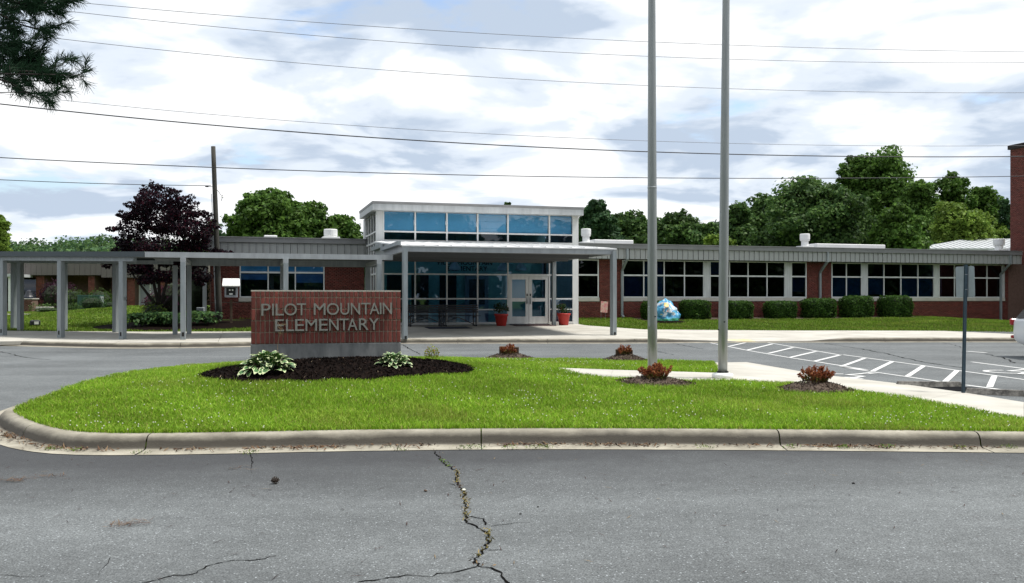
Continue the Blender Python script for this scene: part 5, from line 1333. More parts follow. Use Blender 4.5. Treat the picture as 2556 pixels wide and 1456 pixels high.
MB().add([(-0.36, -0.30, zb2 + 0.01), (0.36, -0.30, zb2 + 0.01), (0.34, 0.1, zb3 + 0.04), (-0.34, 0.1, zb3 + 0.04), (-0.36, -0.30, zb2 + 0.05), (0.36, -0.30, zb2 + 0.05), (0.34, 0.1, zb3 + 0.08), (-0.34, 0.1, zb3 + 0.08)],
         [(0, 3, 2, 1), (4, 5, 6, 7), (0, 1, 5, 4), (1, 2, 6, 5), (2, 3, 7, 6), (3, 0, 4, 7)]).build("lid", M['lamp_white'], mbx)
# grey service pedestal
x, y, _ = at(501, 800, 41.0); z0 = zL_at(x, y)
o = empty("service_pedestal", (x, y, z0), 0, "small grey service pedestal with a red mark at the left wing's corner", "pedestal")
MB().cbox(-0.17, 0.17, -0.12, 0.12, -0.1, 0.52, 0.02).build("cabinet", M['grey_post'], o); MB().box(-0.04, 0.05, -0.126, -0.121, 0.18, 0.36).build("warning_mark", M['red_lens'], o)

# overhead wires: sagging spans between poles outside the frame
def wire(pts, Zl, Zr, r, m, label, ext=True, ul=-400, ur=2950):
    us = np.array([p[0] for p in pts]); vv = np.array([p[1] for p in pts]); cf = np.polyfit(us, vv, min(2, len(pts) - 1))
    P = []
    for u_ in np.linspace(ul, ur, 46):
        k = (u_ - CX) / F; kl, kr = (0 - CX) / F, (2555 - CX) / F
        # straight in plan: point on the line through the two end depths
        xl_, xr_ = kl * Zl, kr * Zr; Z = (Zl * xr_ - Zr * xl_) / ((xr_ - xl_) - k * (Zr - Zl))
        P.append(at(u_, float(np.polyval(cf, u_)), Z))
    o = MB().tube(P, r, 6).build("overhead_wire", m, None, True); return tag(o, label, "wire", "overhead wires across the sky")
wire([(175, 5), (1620, 105), (2555, 130)], 26, 34, 0.008, M['wire_grey'], "topmost thin overhead wire")
w2 = wire([(165, 28), (1480, 135), (2555, 157)], 26, 34, 0.008, M['wire_grey'], "second thin overhead wire from the top")
wire([(130, 95), (1610, 214), (2555, 232)], 26, 34, 0.008, M['wire_grey'], "third thin overhead wire from the top")
wire([(150, 250), (1610, 352), (2555, 364)], 25, 33, 0.007, M['wire_grey'], "thin overhead wire just above the upper thick cable")
wire([(0, 260), (1610, 379), (2555, 391)], 24, 32, 0.017, M['wire'], "upper thick black twisted overhead cable")
wire([(0, 394), (530, 418), (1610, 444.5), (2555, 440)], 26, 34, 0.014, M['wire'], "lower thick black overhead cable, crossing before the utility pole")
wire([(0, 449), (260, 459), (526, 464)], 34, 40 + (2555 - 526) * 6.0 / 526 * 1.0, 0.014, M['wire'], "lowest wire, ending at the wooden utility pole", ul=-300, ur=526)
# ------------------------------------------------------------------ brick tower, metal-roofed hall
TT = 45.2; t0s = su(2521, TT)
tw = empty("brick_tower", W(t0s, TT, 0), PHI, "tall red brick tower block at the right end of the wing", "building")
def tpart(mb, name, m, parent=tw): return mb.build(name, m, parent, off=(t0s, TT, 0))
tc_ = tpart(MB().box(t0s, t0s + 7, TT - 9, TT, -0.1, 10.85), "wall", M['mortar_wall'])
brickwork(TT - 9, TT, 0.0, 10.82, t0s, tc_, seed=78, off=(t0s, TT, 0), axis='t', base=(0.14, 0.035, 0.026))
part(MB().box(s_end + 0.002, t0s + 0.05, T_W + 0.02, T_W + 0.32, -0.1, 3.66), "wall", M['mortar_wall'])
tpart(MB().box(t0s - 0.12, t0s + 7.1, TT - 9.1, TT + 0.1, 10.852, 11.12), "coping", M['bark_dark'])
tpart(MB().tube([(t0s - 0.06, TT - 1.3, 4.8), (t0s - 0.06, TT - 1.3, 10.4), (t0s - 0.16, TT - 1.3, 11.2), (t0s - 0.16, TT - 1.3, 12.0)], 0.025, 6), "lightning_rod", M['steel'])
x0, y0, _ = at(2306, 620, 84); x1 = at(2700, 620, 84)[0]; ze = at(2306, 621, 84)[2]; zr_ = at(2500, 596, 90)[2]
hl_ = empty("hall_building", (x0, y0, 0), 0, "low hall with pale metal hip roof far behind the right wing", "building")
MB().box(0.4, x1 - x0, 0.4, 12, 0, ze - 0.05).build("wall", M['annex_metal'], hl_)
rf_ = MB().add([(0, 0, ze), (x1 - x0, 0, ze), (x1 - x0, 6.2, zr_), (6.8, 6.2, zr_), (0, 12.4, ze), (x1 - x0, 12.4, ze)], [(0, 1, 2, 3), (3, 2, 5, 4), (0, 3, 4)]).build("roof", M['roof_metal'] if 'roof_metal' in M else M['fascia_white'], hl_)
for k in range(1, 26):
    xx_ = k * 0.6; zt_ = min(1, xx_ / 6.8); MB().bar((xx_, 0, ze + 0.03), (xx_, 6.2 * zt_, ze + (zr_ - ze) * zt_ + 0.03), 0.04).build("seam", M['fascia_white'], rf_)
MB().box(-0.1, x1 - x0, -0.15, 0, ze - 0.15, ze + 0.02).build("gutter", M['fascia_white'], hl_)

# ------------------------------------------------------------------ annex building on the left with its garden
YA = 60.0
AX = lambda u_: (u_ - CX) * YA / F
AZ = lambda v_: EYE - (v_ - HZ) * YA / F
ax0, ax1 = AX(-260), AX(520); zb_a = 0.9
an = empty("annex_building", (ax0, YA, zb_a), 0, "low brick annex with brown metal fascia behind the covered walkway", "building")
def apart(mb, name, m, parent=an): return mb.build(name, m, parent, off=(ax0, YA, zb_a))
apart(MB().box(ax0, ax1, YA + 2.6, YA + 2.8, zb_a - .3, AZ(660)), "wall", M['mortar_wall'])
fa = apart(MB().box(ax0, ax1, YA + 0.02, YA + 3, AZ(687) + .02, AZ(655)), "roof", M['annex_metal'])
apart(MB().box(ax0, ax1, YA - 0.05, YA + 3, AZ(654.8), AZ(652.5)), "roof_edge", M['fascia_white'], fa)
npn = int((ax1 - ax0) / 0.36); pme = MB().box(0, 0.345, -0.02, 0.0, 0, AZ(655.2) - AZ(687)).mesh("panel", M['annex_metal']); pme2 = MB().box(0, 0.345, -0.02, 0.0, AZ(693) - AZ(687), AZ(655.2) - AZ(687)).mesh("panel", M['annex_metal'])
for k in range(npn):
    xk = ax0 + k * 0.36; mesh_obj("panel", pme2 if xk > AX(240) else pme, fa, (xk - ax0, 0.015, AZ(687) - zb_a))
rgc = [(83, 104), (214, 230), (274, 290), (312, 331), (390, 420), (-60, -40)]
for k, (a, b) in enumerate(rgc):
    c_ = apart(MB().box(AX(a), AX(b), YA + 0.35, YA + 2.59, zb_a - .3, AZ(688)), "brick_pier", M['mortar_wall']); brickwork(AX(a), AX(b), zb_a, AZ(688), YA + 0.35, c_, seed=90 + k, off=(ax0, YA, zb_a), base=(0.17, 0.05, 0.035))
dr = apart(MB().box(AX(331), AX(390), YA + 1.0, YA + 1.1, zb_a, AZ(700)), "double_door", M['white_frame'])
for a, b in ((335, 358), (362, 386)): apart(MB().box(AX(a), AX(b), YA + 0.98, YA + 0.999, zb_a + 0.1, AZ(705)), "door_leaf", M['door_grey'], dr)
apart(MB().box(AX(333), AX(388), YA + 1.0, YA + 1.05, AZ(698), AZ(684)), "transom_pane", M['glass_dark'])
apart(MB().box(AX(-60), AX(76), YA - 2.2, YA + 0.3, AZ(693), AZ(686)), "porch_roof", M['fascia_white'])
for u_ in (20, 42, 66): apart(MB().box(AX(u_) - .1, AX(u_) + .1, YA - 2.0, YA - 1.8, zb_a - .4, AZ(693)), "porch_post", M['white_frame'])
apart(MB().box(AX(-50), AX(80), YA + 2.45, YA + 2.59, zb_a + .4, AZ(693)), "window_wall", M['glass_dark'])

def shrub(u_, v_, Zd, w, h, n, size, cols, label, seed, name="shrub", cat="shrub", base=None, flat=1.0):
    x, y, z = at(u_, v_, Zd); z = zL_at(x, y) - 0.03 if base is None else base; rg_ = np.random.default_rng(seed)
    o = empty(name, (x, y, z), 0, label, cat)
    cs = [(0, 0, h * 0.5)] + [(w * 0.28 * math.cos(a), w * 0.22 * math.sin(a), h * (0.45 + 0.08 * math.sin(a * 3))) for a in np.linspace(0, 5.5, 6)]
    rs = [(w * 0.42, w * 0.36, h * 0.5)] + [(w * 0.24, w * 0.24, h * 0.42)] * 6
    leafy("foliage", cs, rs, n, size, cols, rg_, M['leaf'], o, shell=0.7)
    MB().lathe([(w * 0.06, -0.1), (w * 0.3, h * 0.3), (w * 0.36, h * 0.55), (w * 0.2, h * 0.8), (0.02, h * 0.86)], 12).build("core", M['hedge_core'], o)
    return o
G1 = [(0.03, 0.06, 0.014), (0.045, 0.085, 0.018), (0.065, 0.11, 0.02)]
G2 = [(0.018, 0.045, 0.018), (0.03, 0.065, 0.022), (0.045, 0.085, 0.03)]
PU = [(0.035, 0.012, 0.022), (0.055, 0.016, 0.035), (0.02, 0.010, 0.016)]
shrub(145, 760, 57, 2.6, 2.05, 3000, 0.12, PU, "dark purple-leaved shrub before the annex", 11)
shrub(186, 760, 55, 1.45, 1.5, 2000, 0.09, G1, "rounded green shrub left of the green cabinet", 12)
shrub(248, 760, 57, 1.95, 1.5, 2200, 0.09, G1, "wide rounded green shrub behind the green cabinet", 13)
shrub(231, 772, 50, 1.5, 0.85, 2200, 0.07, G2, "low spreading dark juniper before the green cabinet", 14)
shrub(276, 768, 51, 0.9, 0.5, 900, 0.07, G2, "small juniper right of the spreading juniper", 15)
shrub(120, 776, 50, 1.3, 0.38, 1000, 0.06, G1, "low clipped plants along the stone bench", 16)
x, y, z = at(145, 770, 51); z = zL_at(x, y); o = empty("flower_bed", (x, y, z), 0, "loose green flower bed with tall stems before the annex", "flower bed")
leafy("foliage", [(k * 0.42 - 1.4, 0.1 * math.sin(k * 2), 0.25) for k in range(8)], [(0.28, 0.2, 0.3)] * 8, 1500, 0.08, [(0.06, 0.11, 0.03), (0.09, 0.14, 0.04), (0.04, 0.08, 0.025)], np.random.default_rng(18), M['leaf'], o)
x, y, z = at(228, 760, 53); z = zL_at(x, y)
o = empty("utility_cabinet", (x, y, z), 0, "dark green metal utility cabinet behind the junipers", "utility cabinet")
zt_ = at(228, 737, 53)[2] - z
MB().cbox(-0.68, 0.60, -0.3, 0.3, -0.1, zt_ - 0.05, 0.02).build("cabinet", M['box_green'], o); MB().cbox(-0.71, 0.63, -0.33, 0.33, zt_ - 0.048, zt_, 0.01).build("lid", M['box_green'], o)
MB().cbox(0.602, 0.68, -0.28, 0.1, 0.1, zt_ - 0.08, 0.01).build("side_box", M['grey_post'], o)
# bell on a brick pedestal
x, y, z = at(73.5, 778, 52); z = zL_at(x, y); zt_ = at(73, 745, 52)[2] - z
o = empty("bell_pedestal", (x, y, z), 0, "brick pedestal carrying a dark bell, at the left between the posts", "monument")
pc = MB().box(-0.32, 0.32, -0.32, 0.32, -0.2, zt_ - 0.06).build("pedestal", M['mortar_wall'], o); brickwork(-0.32, 0.32, -0.1, zt_ - 0.07, -0.32, pc, seed=99, off=(0, 0, 0), base=(0.13, 0.055, 0.038))
MB().cbox(-0.37, 0.37, -0.37, 0.37, zt_ - 0.058, zt_, 0.01).build("cap", M['stone'], o)
MB().lathe([(0.30, 0.08), (0.24, 0.16), (0.18, 0.3), (0.14, 0.42), (0.05, 0.48)], 18, (-0.02, 0, zt_)).bar((-0.32, 0, zt_), (-0.3, 0, zt_ + 0.4), 0.05).bar((0.28, 0, zt_), (0.26, 0, zt_ + 0.4), 0.05).bar((-0.32, 0, zt_ + 0.4), (0.28, 0, zt_ + 0.4), 0.05).build("bell", M['black_metal'], o)
x, y, z = at(112, 775, 50.5); z = zL_at(x, y)
o = empty("stone_bench", (x, y, z), 0, "low pale stone bench in the annex garden", "bench"); MB().cbox(-0.42, 0.42, -0.2, 0.2, 0.22, 0.34, 0.02).build("seat", M['stone'], o)
for k in (-0.3, 0.3): MB().cbox(k - 0.07, k + 0.07, -0.16, 0.16, -0.1, 0.219, 0.01).build("leg", M['stone'], o)
# floodlight and dark strips laid along the slope edges
x, y, _ = at(87.5, 810, 38.5); z = zL_at(x, y)
o = empty("ground_floodlight", (x, y, z), 0.4, "small black ground floodlight on the left lawn", "floodlight"); MB().cbox(-0.2, 0.2, -0.12, 0.12, 0.02, 0.26, 0.05).build("housing", M['black_metal'], o); MB().box(-0.02, 0.15, -0.13, -0.121, 0.08, 0.2).build("lens", M['lamp_white'], o); MB().tube([(0, 0, -0.1), (0, 0, 0.1)], 0.03, 8).build("stake", M['black_metal'], o)
def streak(pts, w):
    P = []
    for u_, v_, Zd in pts: x, y, _ = at(u_, v_, Zd); P.append((x, y))
    mb = MB(); n = len(P)
    mb.add([(x, y - w / 2 * (0.3 + math.sin(math.pi * i / (n - 1))), zL_at(x, y - w / 2) + 0.012) for i, (x, y) in enumerate(P)] + [(x, y + w / 2 * (0.3 + math.sin(math.pi * i / (n - 1))), zL_at(x, y + w / 2) + 0.016) for i, (x, y) in enumerate(P)], [(i, i + 1, n + i + 1, n + i) for i in range(n - 1)])
    tag(mb.build("slope_streak", M['dark_ground']), kind="structure")
streak([(60, 806, 39.5), (85, 803, 40), (110, 799, 40.5), (140, 796, 41), (160, 794, 41.2), (178, 793, 41.4)], 0.45)
streak([(165, 779, 45), (185, 778, 45.2), (210, 777, 45.5), (228, 776.5, 45.7)], 0.4)
mb = MB(); mb.add([at(-100, 782, 47), at(90, 782, 47), at(90, 786, 46), at(-100, 786, 46)], [(0, 3, 2, 1)])
mb.v = [(x, y, zL_at(x, y) + 0.03) for x, y, z in mb.v]; tag(mb.build("garden_path", M['concrete_l']), kind="structure")

# bed at the foot of the left wing with green hostas, mulch
mb = MB(); bed = []
for k in range(40):
    a = k / 40 * 6.283; s_ = su(520, 40.9) + 4.6 * math.cos(a) * (1 + .04 * math.sin(5 * a)); t_ = 41.2 + 2.6 * math.sin(a)
    bed.append((s_, t_))
mb.add([(*W(su(520, 40.9), 41.2)[:2], z_lawnL(su(520, 40.9), 41.2) + 0.05)] + [(*W(s_, t_)[:2], z_lawnL(s_, t_) + 0.02) for s_, t_ in bed], [(0, 1 + k, 1 + (k + 1) % 40) for k in range(40)])
tag(mb.build("mulch_bed_left", M['mulch']), kind="structure")
def broad_clump(u_, v_, Zd, w, h, n, label, seed, cols=((0.05, 0.11, 0.035), (0.075, 0.14, 0.04), (0.035, 0.08, 0.03))):
    x, y, _ = at(u_, v_, Zd); z = zL_at(x, y); rg_ = np.random.default_rng(seed); o = empty("hosta_clump", (x, y, z), 0, label, "plant", "green hosta clumps under the maple")
    P = np.stack([rg_.normal(0, w * 0.27, n), rg_.normal(0, w * 0.2, n), h * (0.25 + 0.7 * rg_.random(n))], 1); N = np.stack([P[:, 0] * 0.8 / w, P[:, 1] * 0.8 / w - 0.25, np.full(n, 0.75)], 1) + rg_.normal(size=(n, 3)) * 0.35
    L = rg_.uniform(0.13, 0.24, n); V_, Q_ = leaf_quads(P, N, L, L * 0.65, rg_, 0.12); C_ = np.array(cols)[rg_.integers(0, len(cols), n)] * rg_.uniform(.7, 1.35, (n, 1))
    mesh_obj("foliage", np_mesh("foliage", V_, Q_, M['leaf'], np.repeat(C_, 4, 0)), o)
for k, (u_, w, nm) in enumerate(((347, 1.0, "leftmost green hosta clump under the maple, by the numbered post"), (385, 1.1, "green hosta clump at the foot of the maple trunk"), (424, 1.1, "green hosta clump right of the maple trunk, behind the paired posts"), (503, 1.2, "green hosta clump between the white post and the utility pole"))):
    broad_clump(u_, 803, 37.6 + 0.3 * (k % 2), w, 0.62, 330, nm, 30 + k)
o = shrub(385, 785, 38.8, 1.2, 1.0, 900, 0.1, [(0.10, 0.16, 0.03), (0.14, 0.2, 0.04)], "pale yellow-green shrub at the maple's foot", 41)
shrub(385, 760, 41, 1.1, 1.35, 1100, 0.09, [(0.12, 0.012, 0.05), (0.07, 0.012, 0.035), (0.04, 0.012, 0.02)], "crimson-leaved shrub behind the maple trunk", 42)
shrub(432, 750, 41.5, 1.6, 1.9, 1500, 0.09, [(0.09, 0.012, 0.06), (0.04, 0.012, 0.03), (0.02, 0.02, 0.015)], "dark magenta-leaved shrub right of the maple trunk", 43)
shrub(493, 750, 43, 1.4, 2.2, 1500, 0.1, [(0.02, 0.035, 0.014), (0.012, 0.02, 0.01)], "dark evergreen shrub beside the left wing's corner", 44)

# ------------------------------------------------------------------ trees
def limbs(mb, base_h, tips, r0, rr, lean=(0, 0)):
    mb.tube([(0, 0, -0.3), (lean[0] * .3, lean[1] * .3, base_h * 0.5), (lean[0], lean[1], base_h)], [r0 * 1.25, r0, r0 * 0.85], 10)
    for tx, ty, tz in tips:
        m = (lean[0] + (tx - lean[0]) * 0.45 + rr.uniform(-.1, .1), lean[1] + (ty - lean[1]) * 0.45, base_h + (tz - base_h) * 0.6)
        mb.tube([(lean[0], lean[1], base_h - 0.15), m, (tx, ty, tz)], [r0 * 0.55, r0 * 0.38, r0 * 0.1], 7)
DK = [(0.042, 0.088, 0.026), (0.062, 0.118, 0.031), (0.086, 0.152, 0.037)]
MD = [(0.050, 0.105, 0.020), (0.072, 0.140, 0.026), (0.098, 0.175, 0.032)]
LT = [(0.10, 0.17, 0.026), (0.135, 0.21, 0.032), (0.17, 0.25, 0.04)]
PN = [(0.026, 0.062, 0.026), (0.036, 0.080, 0.032), (0.052, 0.104, 0.038)]
def tree(u_, vtop, hw, Zd, cols, label, seed, n=5200, size=0.34, bottom=3.5, zb=0.3, dens=1.0, conical=False, name="tree"):
    rr = random.Random(seed); rg_ = np.random.default_rng(seed)
    x, y, zt_ = at(u_, vtop, Zd); rad = hw * Zd / F; Ht = zt_ - zb; cb = min(bottom, Ht * 0.4); ch = Ht - cb
    o = empty(name, (x, y, zb), rr.uniform(0, 6), label, "tree", "trees behind the school")
    cs, rs = [], []
    nl = 18
    for k in range(nl):
        f = (k + 0.5) / nl; z = cb + ch * (0.12 + 0.80 * f)
        prof = max(0.42, math.sin(math.pi * min(1, 0.18 + 0.80 * f)) ** 0.75) if not conical else (1.02 - f * 0.9)
        a = k * 2.4 + rr.uniform(-.4, .4); r = rad * prof * rr.uniform(0.42, 0.66); lr = rad * rr.uniform(0.36, 0.50) * (0.75 + 0.25 * prof)
        cs.append((r * math.cos(a), r * math.sin(a), z + rr.uniform(-.3, .3))); rs.append((lr, lr, min(lr * 0.85, ch * 0.2)))
    cs.append((rr.uniform(-.1, .1) * rad, 0, Ht - ch * 0.12)); rs.append((rad * 0.44, rad * 0.44, ch * 0.11))
    cs.append((0, 0, cb + ch * 0.5)); rs.append((rad * 0.7, rad * 0.7, ch * 0.42))
    # sub-clumps make ragged edges
    sc_, sr_ = [], []
    for c_, r_ in zip(cs, rs):
        sc_.append(c_); sr_.append((r_[0] * .85, r_[1] * .85, r_[2] * .85))
        for _ in range(7):
            d = Vector((rr.gauss(0, 1), rr.gauss(0, 1), rr.gauss(0.2, 0.8))).normalized()
            sc_.append((c_[0] + d.x * r_[0] * .85, c_[1] + d.y * r_[1] * .85, c_[2] + d.z * r_[2] * .9)); q = r_[0] * rr.uniform(.26, .42); sr_.append((q, q, q * .62))
    leafy("crown", sc_, sr_, int(n * dens), size, cols, rg_, M['leaf'], o, shell=0.45, asp=0.7)
    mb = MB(); limbs(mb, cb + ch * 0.15, [(c_[0] * .9, c_[1] * .9, c_[2]) for c_ in cs[::2]], 0.16 + rad * 0.03, rr); mb.build("trunk", M['bark'], o, True)
    return o
TR = [
 (672, 478, 112, 78, MD, "broad green tree, tallest behind the left wing roof", 1, 9000, 0.30),
 (765, 512, 84, 82, MD, "green tree behind the left wing, next right of the tallest one", 2, 6000, 0.3),
 (846, 538, 74, 88, MD, "low green tree behind the left roof vent, beside the lobby", 3, 5200, 0.3),
 (607, 556, 52, 84, MD, "low green tree just right of the utility pole", 4, 4200, 0.3),
 (526, 553, 26, 76, MD, "slim pale tree between the purple maple and the utility pole", 5, 1500, 0.28),
 (-4, 533, 34, 62, LT, "yellow-green tree cut by the left edge of the picture", 6, 2500, 0.25),
 (1266, 501, 22, 125, DK, "tree top just peeking over the lobby roof", 7, 1800, 0.4),
 (1487, 499, 52, 92, PN, "dark tree standing just right of the lobby roof", 8, 5200, 0.32),
 (1560, 528, 60, 98, DK, "dark green tree left of the left flagpole", 9, 4800, 0.33),
 (1625, 545, 50, 104, DK, "dark tree behind the left flagpole", 10, 3600, 0.34),
 (1690, 531, 62, 94, DK, "dark rounded tree midway between the flagpoles", 11, 5200, 0.32),
 (1762, 556, 48, 92, DK, "low dark tree just left of the right flagpole", 12, 3600, 0.32),
 (1846, 510, 48, 102, DK, "upright dark tree just right of the right flagpole", 13, 4200, 0.34),
 (1915, 482, 62, 106, DK, "dark tree left of the broad dome-shaped tree", 14, 4600, 0.34),
 (2035, 459, 168, 86, DK, "broad dome-shaped dark tree above the right wing", 15, 15000, 0.30),
 (2012, 443, 34, 126, DK, "narrow tree top showing just above the broad dome", 16, 1800, 0.4),
 (2130, 388, 78, 118, MD, "left shoulder of the tallest trees on the right", 17, 6500, 0.38),
 (2205, 378, 118, 116, MD, "tallest broad green tree on the right", 18, 10000, 0.38),
 (2290, 448, 66, 106, MD, "green tree on the right slope of the tallest one", 19, 5200, 0.34),
 (2374, 430, 58, 108, MD, "tall pointed green tree between the tallest and the brick tower", 20, 5200, 0.34),
 (2452, 463, 56, 108, MD, "dark green tree nearest the brick tower", 21, 5200, 0.34),
 (2238, 518, 78, 80, MD, "mid-green tree low above the right wing roof, right of the dome", 22, 6000, 0.27),
 (2392, 520, 70, 92, LT, "bright yellow-green domed tree left of the brick tower", 23, 6000, 0.29),
 (2325, 545, 60, 97, MD, "lower green tree below the yellow-green dome", 24, 4500, 0.27),
 (2440, 543, 62, 97, LT, "light green tree low beside the metal hip roof", 25, 4500, 0.27),
 (2508, 490, 26, 96, PN, "sparse tree against the brick tower", 26, 1300, 0.28),
 (1790, 590, 50, 80, LT, "small light green tree just behind the right wing roof by the right flagpole", 27, 3000, 0.26)]
for (u_, vt, hw, Zd, cl_, lab, sd, n, sz) in TR: tree(u_, vt, hw * (1.34 if 1400 < u_ < 1960 or 2280 < u_ < 2460 else 1.05), Zd, cl_, lab, sd, int(n * 3.0), sz * 1.15)

# wooded hill far left and a far belt of woods: single masses
def wood(name, lobes, n, size, cols, label, seed):
    rg_ = np.random.default_rng(seed); cs = [l[:3] for l in lobes]; rs = [l[3:] for l in lobes]
    o = leafy(name, cs, rs, n, size, cols, rg_, M['leaf'], None, shell=0.6, asp=0.75); return tag(o, label, kind="stuff")
rw = random.Random(5); lob = []
for k in range(260):
    u_ = rw.uniform(-350, 760); row = rw.random(); Zd = 150 + 110 * row; ridge = 578 + 14 * math.sin(u_ * 0.011 + 1) + 30 * max(0, (u_ - 60)) / 500
    v_ = ridge + (1 - row) * 48 + rw.uniform(0, 12); x, y, z = at(u_, v_, Zd); r = rw.uniform(3.2, 5.5); lob.append((x, y, z - r * .8, r, r, r * .85))
wood("hillside_wood", lob, 90000, 0.85, [(0.045, 0.095, 0.040), (0.062, 0.120, 0.045), (0.09, 0.155, 0.048)], "wooded hillside far beyond the annex on the left", 9)
lob = []
for k in range(170):
    u_ = rw.uniform(480, 2700); Zd = rw.uniform(130, 160); x, y, z = at(u_, (556 if u_ > 1440 else 578) + rw.uniform(-8, 26), Zd); r = rw.uniform(3.5, 5.5); lob.append((x, y, z - r * .7, r, r, r * .85))
wood("far_wood", lob, 40000, 0.9, [(0.026, 0.058, 0.022), (0.036, 0.075, 0.026)], "belt of woods far behind the school", 10)
hm = MB(); us = np.linspace(-900, 3400, 40)
hm.add([(*at(u_, 640, 120)[:2], -0.5) for u_ in us] + [at(u_, 650, 170) for u_ in us] + [at(u_, 612 + 14 * math.sin(u_ * .011 + 1) + 30 * max(0, min(500, u_ - 60)) / 500, 262) for u_ in us] + [(*at(u_, 640, 420)[:2], -0.5) for u_ in us],
       [(r * 40 + i, r * 40 + i + 1, (r + 1) * 40 + i + 1, (r + 1) * 40 + i) for r in range(3) for i in range(39)])
M['hill'] = mat('wooded_hill', (0.02, 0.04, 0.014), 0.95, var=0.4, vscale=0.2)
tag(hm.build("hills", M['hill'], None, True), kind="structure")
# woods across the road behind the viewer, which the window glass mirrors
lob = []
for k in range(330):
    x = rw.uniform(-80, 230); y = -rw.uniform(26, 40); r = rw.uniform(2.6, 4.6); lob.append((x, y, rw.uniform(0.5, 9.5 if rw.random() < .7 else 13), r, r, r * .85))
wood("roadside_wood", lob, 110000, 1.3, [(0.022, 0.048, 0.014), (0.034, 0.068, 0.018)], "belt of trees across the road, mirrored in the lobby glass", 12)

# purple maple
rr = random.Random(21); rg_ = np.random.default_rng(21)
x, y, _ = at(398, 790, 39.0); z = zL_at(x, y)
mp_ = empty("maple_tree", (x, y, z), 0, "dark purple-leaved maple rising behind the covered walkway", "tree")
cs, rs = [], []
toz = lambda v_: EYE - (v_ - HZ) * 39 / F - z
tox = lambda u_: (u_ - 398) * 39 / F
for (u_, v_, ru, rv) in ((400, 505, 62, 34), (368, 474, 20, 20), (372, 460, 7, 12), (356, 490, 16, 16), (480, 500, 14, 14), (505, 535, 16, 12), (350, 520, 42, 30), (455, 525, 48, 32), (415, 560, 78, 40), (340, 575, 46, 34), (480, 575, 50, 40), (500, 610, 42, 30), (330, 620, 40, 26), (410, 620, 80, 36), (465, 655, 60, 34), (350, 665, 50, 28), (400, 690, 60, 22), (290, 655, 26, 14), (530, 640, 24, 14), (300, 600, 22, 12), (540, 628, 26, 8), (512, 560, 30, 22), (450, 488, 18, 12), (325, 540, 22, 14), (500, 690, 40, 20), (520, 590, 26, 16)):
    r = ru * 39 / F; cs.append((tox(u_), rr.uniform(-.8, .8), toz(v_))); rs.append((r, r * 1.1, rv * 39 / F))
sc_, sr_ = list(cs), [tuple(q * .8 for q in r_) for r_ in rs]
for c_, r_ in zip(cs, rs):
    for _ in range(7):
        d = Vector((rr.gauss(0, 1), rr.gauss(0, 1), rr.gauss(0, 1))).normalized(); sc_.append((c_[0] + d.x * r_[0], c_[1] + d.y * r_[1], c_[2] + d.z * r_[2])); q = r_[0] * rr.uniform(.2, .36); sr_.append((q, q, q * .5))
leafy("crown", sc_, sr_, 30000, 0.115, [(0.008, 0.0045, 0.008), (0.013, 0.006, 0.011), (0.006, 0.004, 0.007), (0.035, 0.006, 0.012)], rg_, M['leaf'], mp_, shell=0.4, asp=0.6)
mb = MB(); mb.tube([(0, 0, -.3), (0.02, 0, .35), (0, 0, .75)], [.16, .13, .12], 10)
for tx, tz, m1, m2 in ((-1.6, 2.7, -.55, 1.35), (-.55, 3.2, -.15, 1.5), (.1, 4.2, .05, 1.9), (.75, 3.0, .25, 1.4), (1.7, 2.4, .6, 1.25), (-.9, 4.3, -.4, 2.2)):
    mb.tube([(0, 0, .6), (m1, rr.uniform(-.2, .2), m2), (tx, rr.uniform(-.4, .4), tz)], [.085, .06, .02], 8)
mb.build("trunk", M['bark_dark'], mp_, True)

# pine at the upper left: trunk outside the frame, boughs reaching in
pr = random.Random(31); PZ = 11.0
tx_, ty_ = -8.6, 12.6
pine = empty("pine_tree", (tx_, ty_, 0), 0, "long-needled pine whose boughs hang into the upper left corner", "tree")
mbt = MB(); mbt.tube([(0, 0, -.2), (.05, 0, 3), (0, 0, 7), (.1, 0, 12)], [.26, .23, .18, .06], 12)
NV, NQ, NC = [], [], []
def tuft(c, ax, n, L):
    ax = Vector(ax).normalized(); c = Vector(c)
    for k in range(n):
        d = (ax * pr.uniform(0.35, 1.1) + Vector((pr.gauss(0, .55), pr.gauss(0, .55), pr.gauss(0, .55)))).normalized(); d.z -= 0.10
        b = c - ax * pr.uniform(0, 0.14); e = b + d * L * pr.uniform(.75, 1.1); sd = d.cross(Vector((0, 1, 0.2))).normalized() * 0.003; i = len(NV)
        m = (b + e) / 2 + Vector((0, 0, 0.006))
        NV.extend([tuple(b - sd), tuple(b + sd), tuple(m + sd), tuple(m - sd), tuple(e + sd * .4), tuple(e - sd * .4)]); NQ.extend([(i, i + 1, i + 2, i + 3), (i + 3, i + 2, i + 4, i + 5)])
        f = pr.uniform(.7, 1.3); NC.extend([(.016 * f, .042 * f, .020 * f)] * 6)
def bough(px, Zd, r0, dens=1.0):
    P = [Vector(at(u_, v_, Zd + 0.15 * k)) - Vector((tx_, ty_, 0)) for k, (u_, v_) in enumerate(px)]
    st0 = Vector((0, 0, P[0].z + 0.35)); pts = [st0] + P; n = len(pts)
    mbt.tube(pts, [r0 * (1 - .85 * i / (n - 1)) for i in range(n)], 6)
    for i in range(1, n - 1):
        a, b = pts[i], pts[i + 1]; L = (b - a).length; d = (b - a).normalized()
        for j in range(max(1, int(L / 0.065 * dens))):
            q = a.lerp(b, pr.random()); sd = Vector((pr.gauss(.35, .5), pr.gauss(0, .6), pr.gauss(.15, .45))).normalized(); e = q + (d * .7 + sd) * pr.uniform(.05, .2)
            mbt.tube([q, e], [.005, .003], 4); tuft(e, (e - q), 40, 0.14)
    tuft(pts[-1], pts[-1] - pts[-2], 70, 0.14)
Zp = lambda x, y: (x / 3.31 * .657, y / 3.31 * .657)
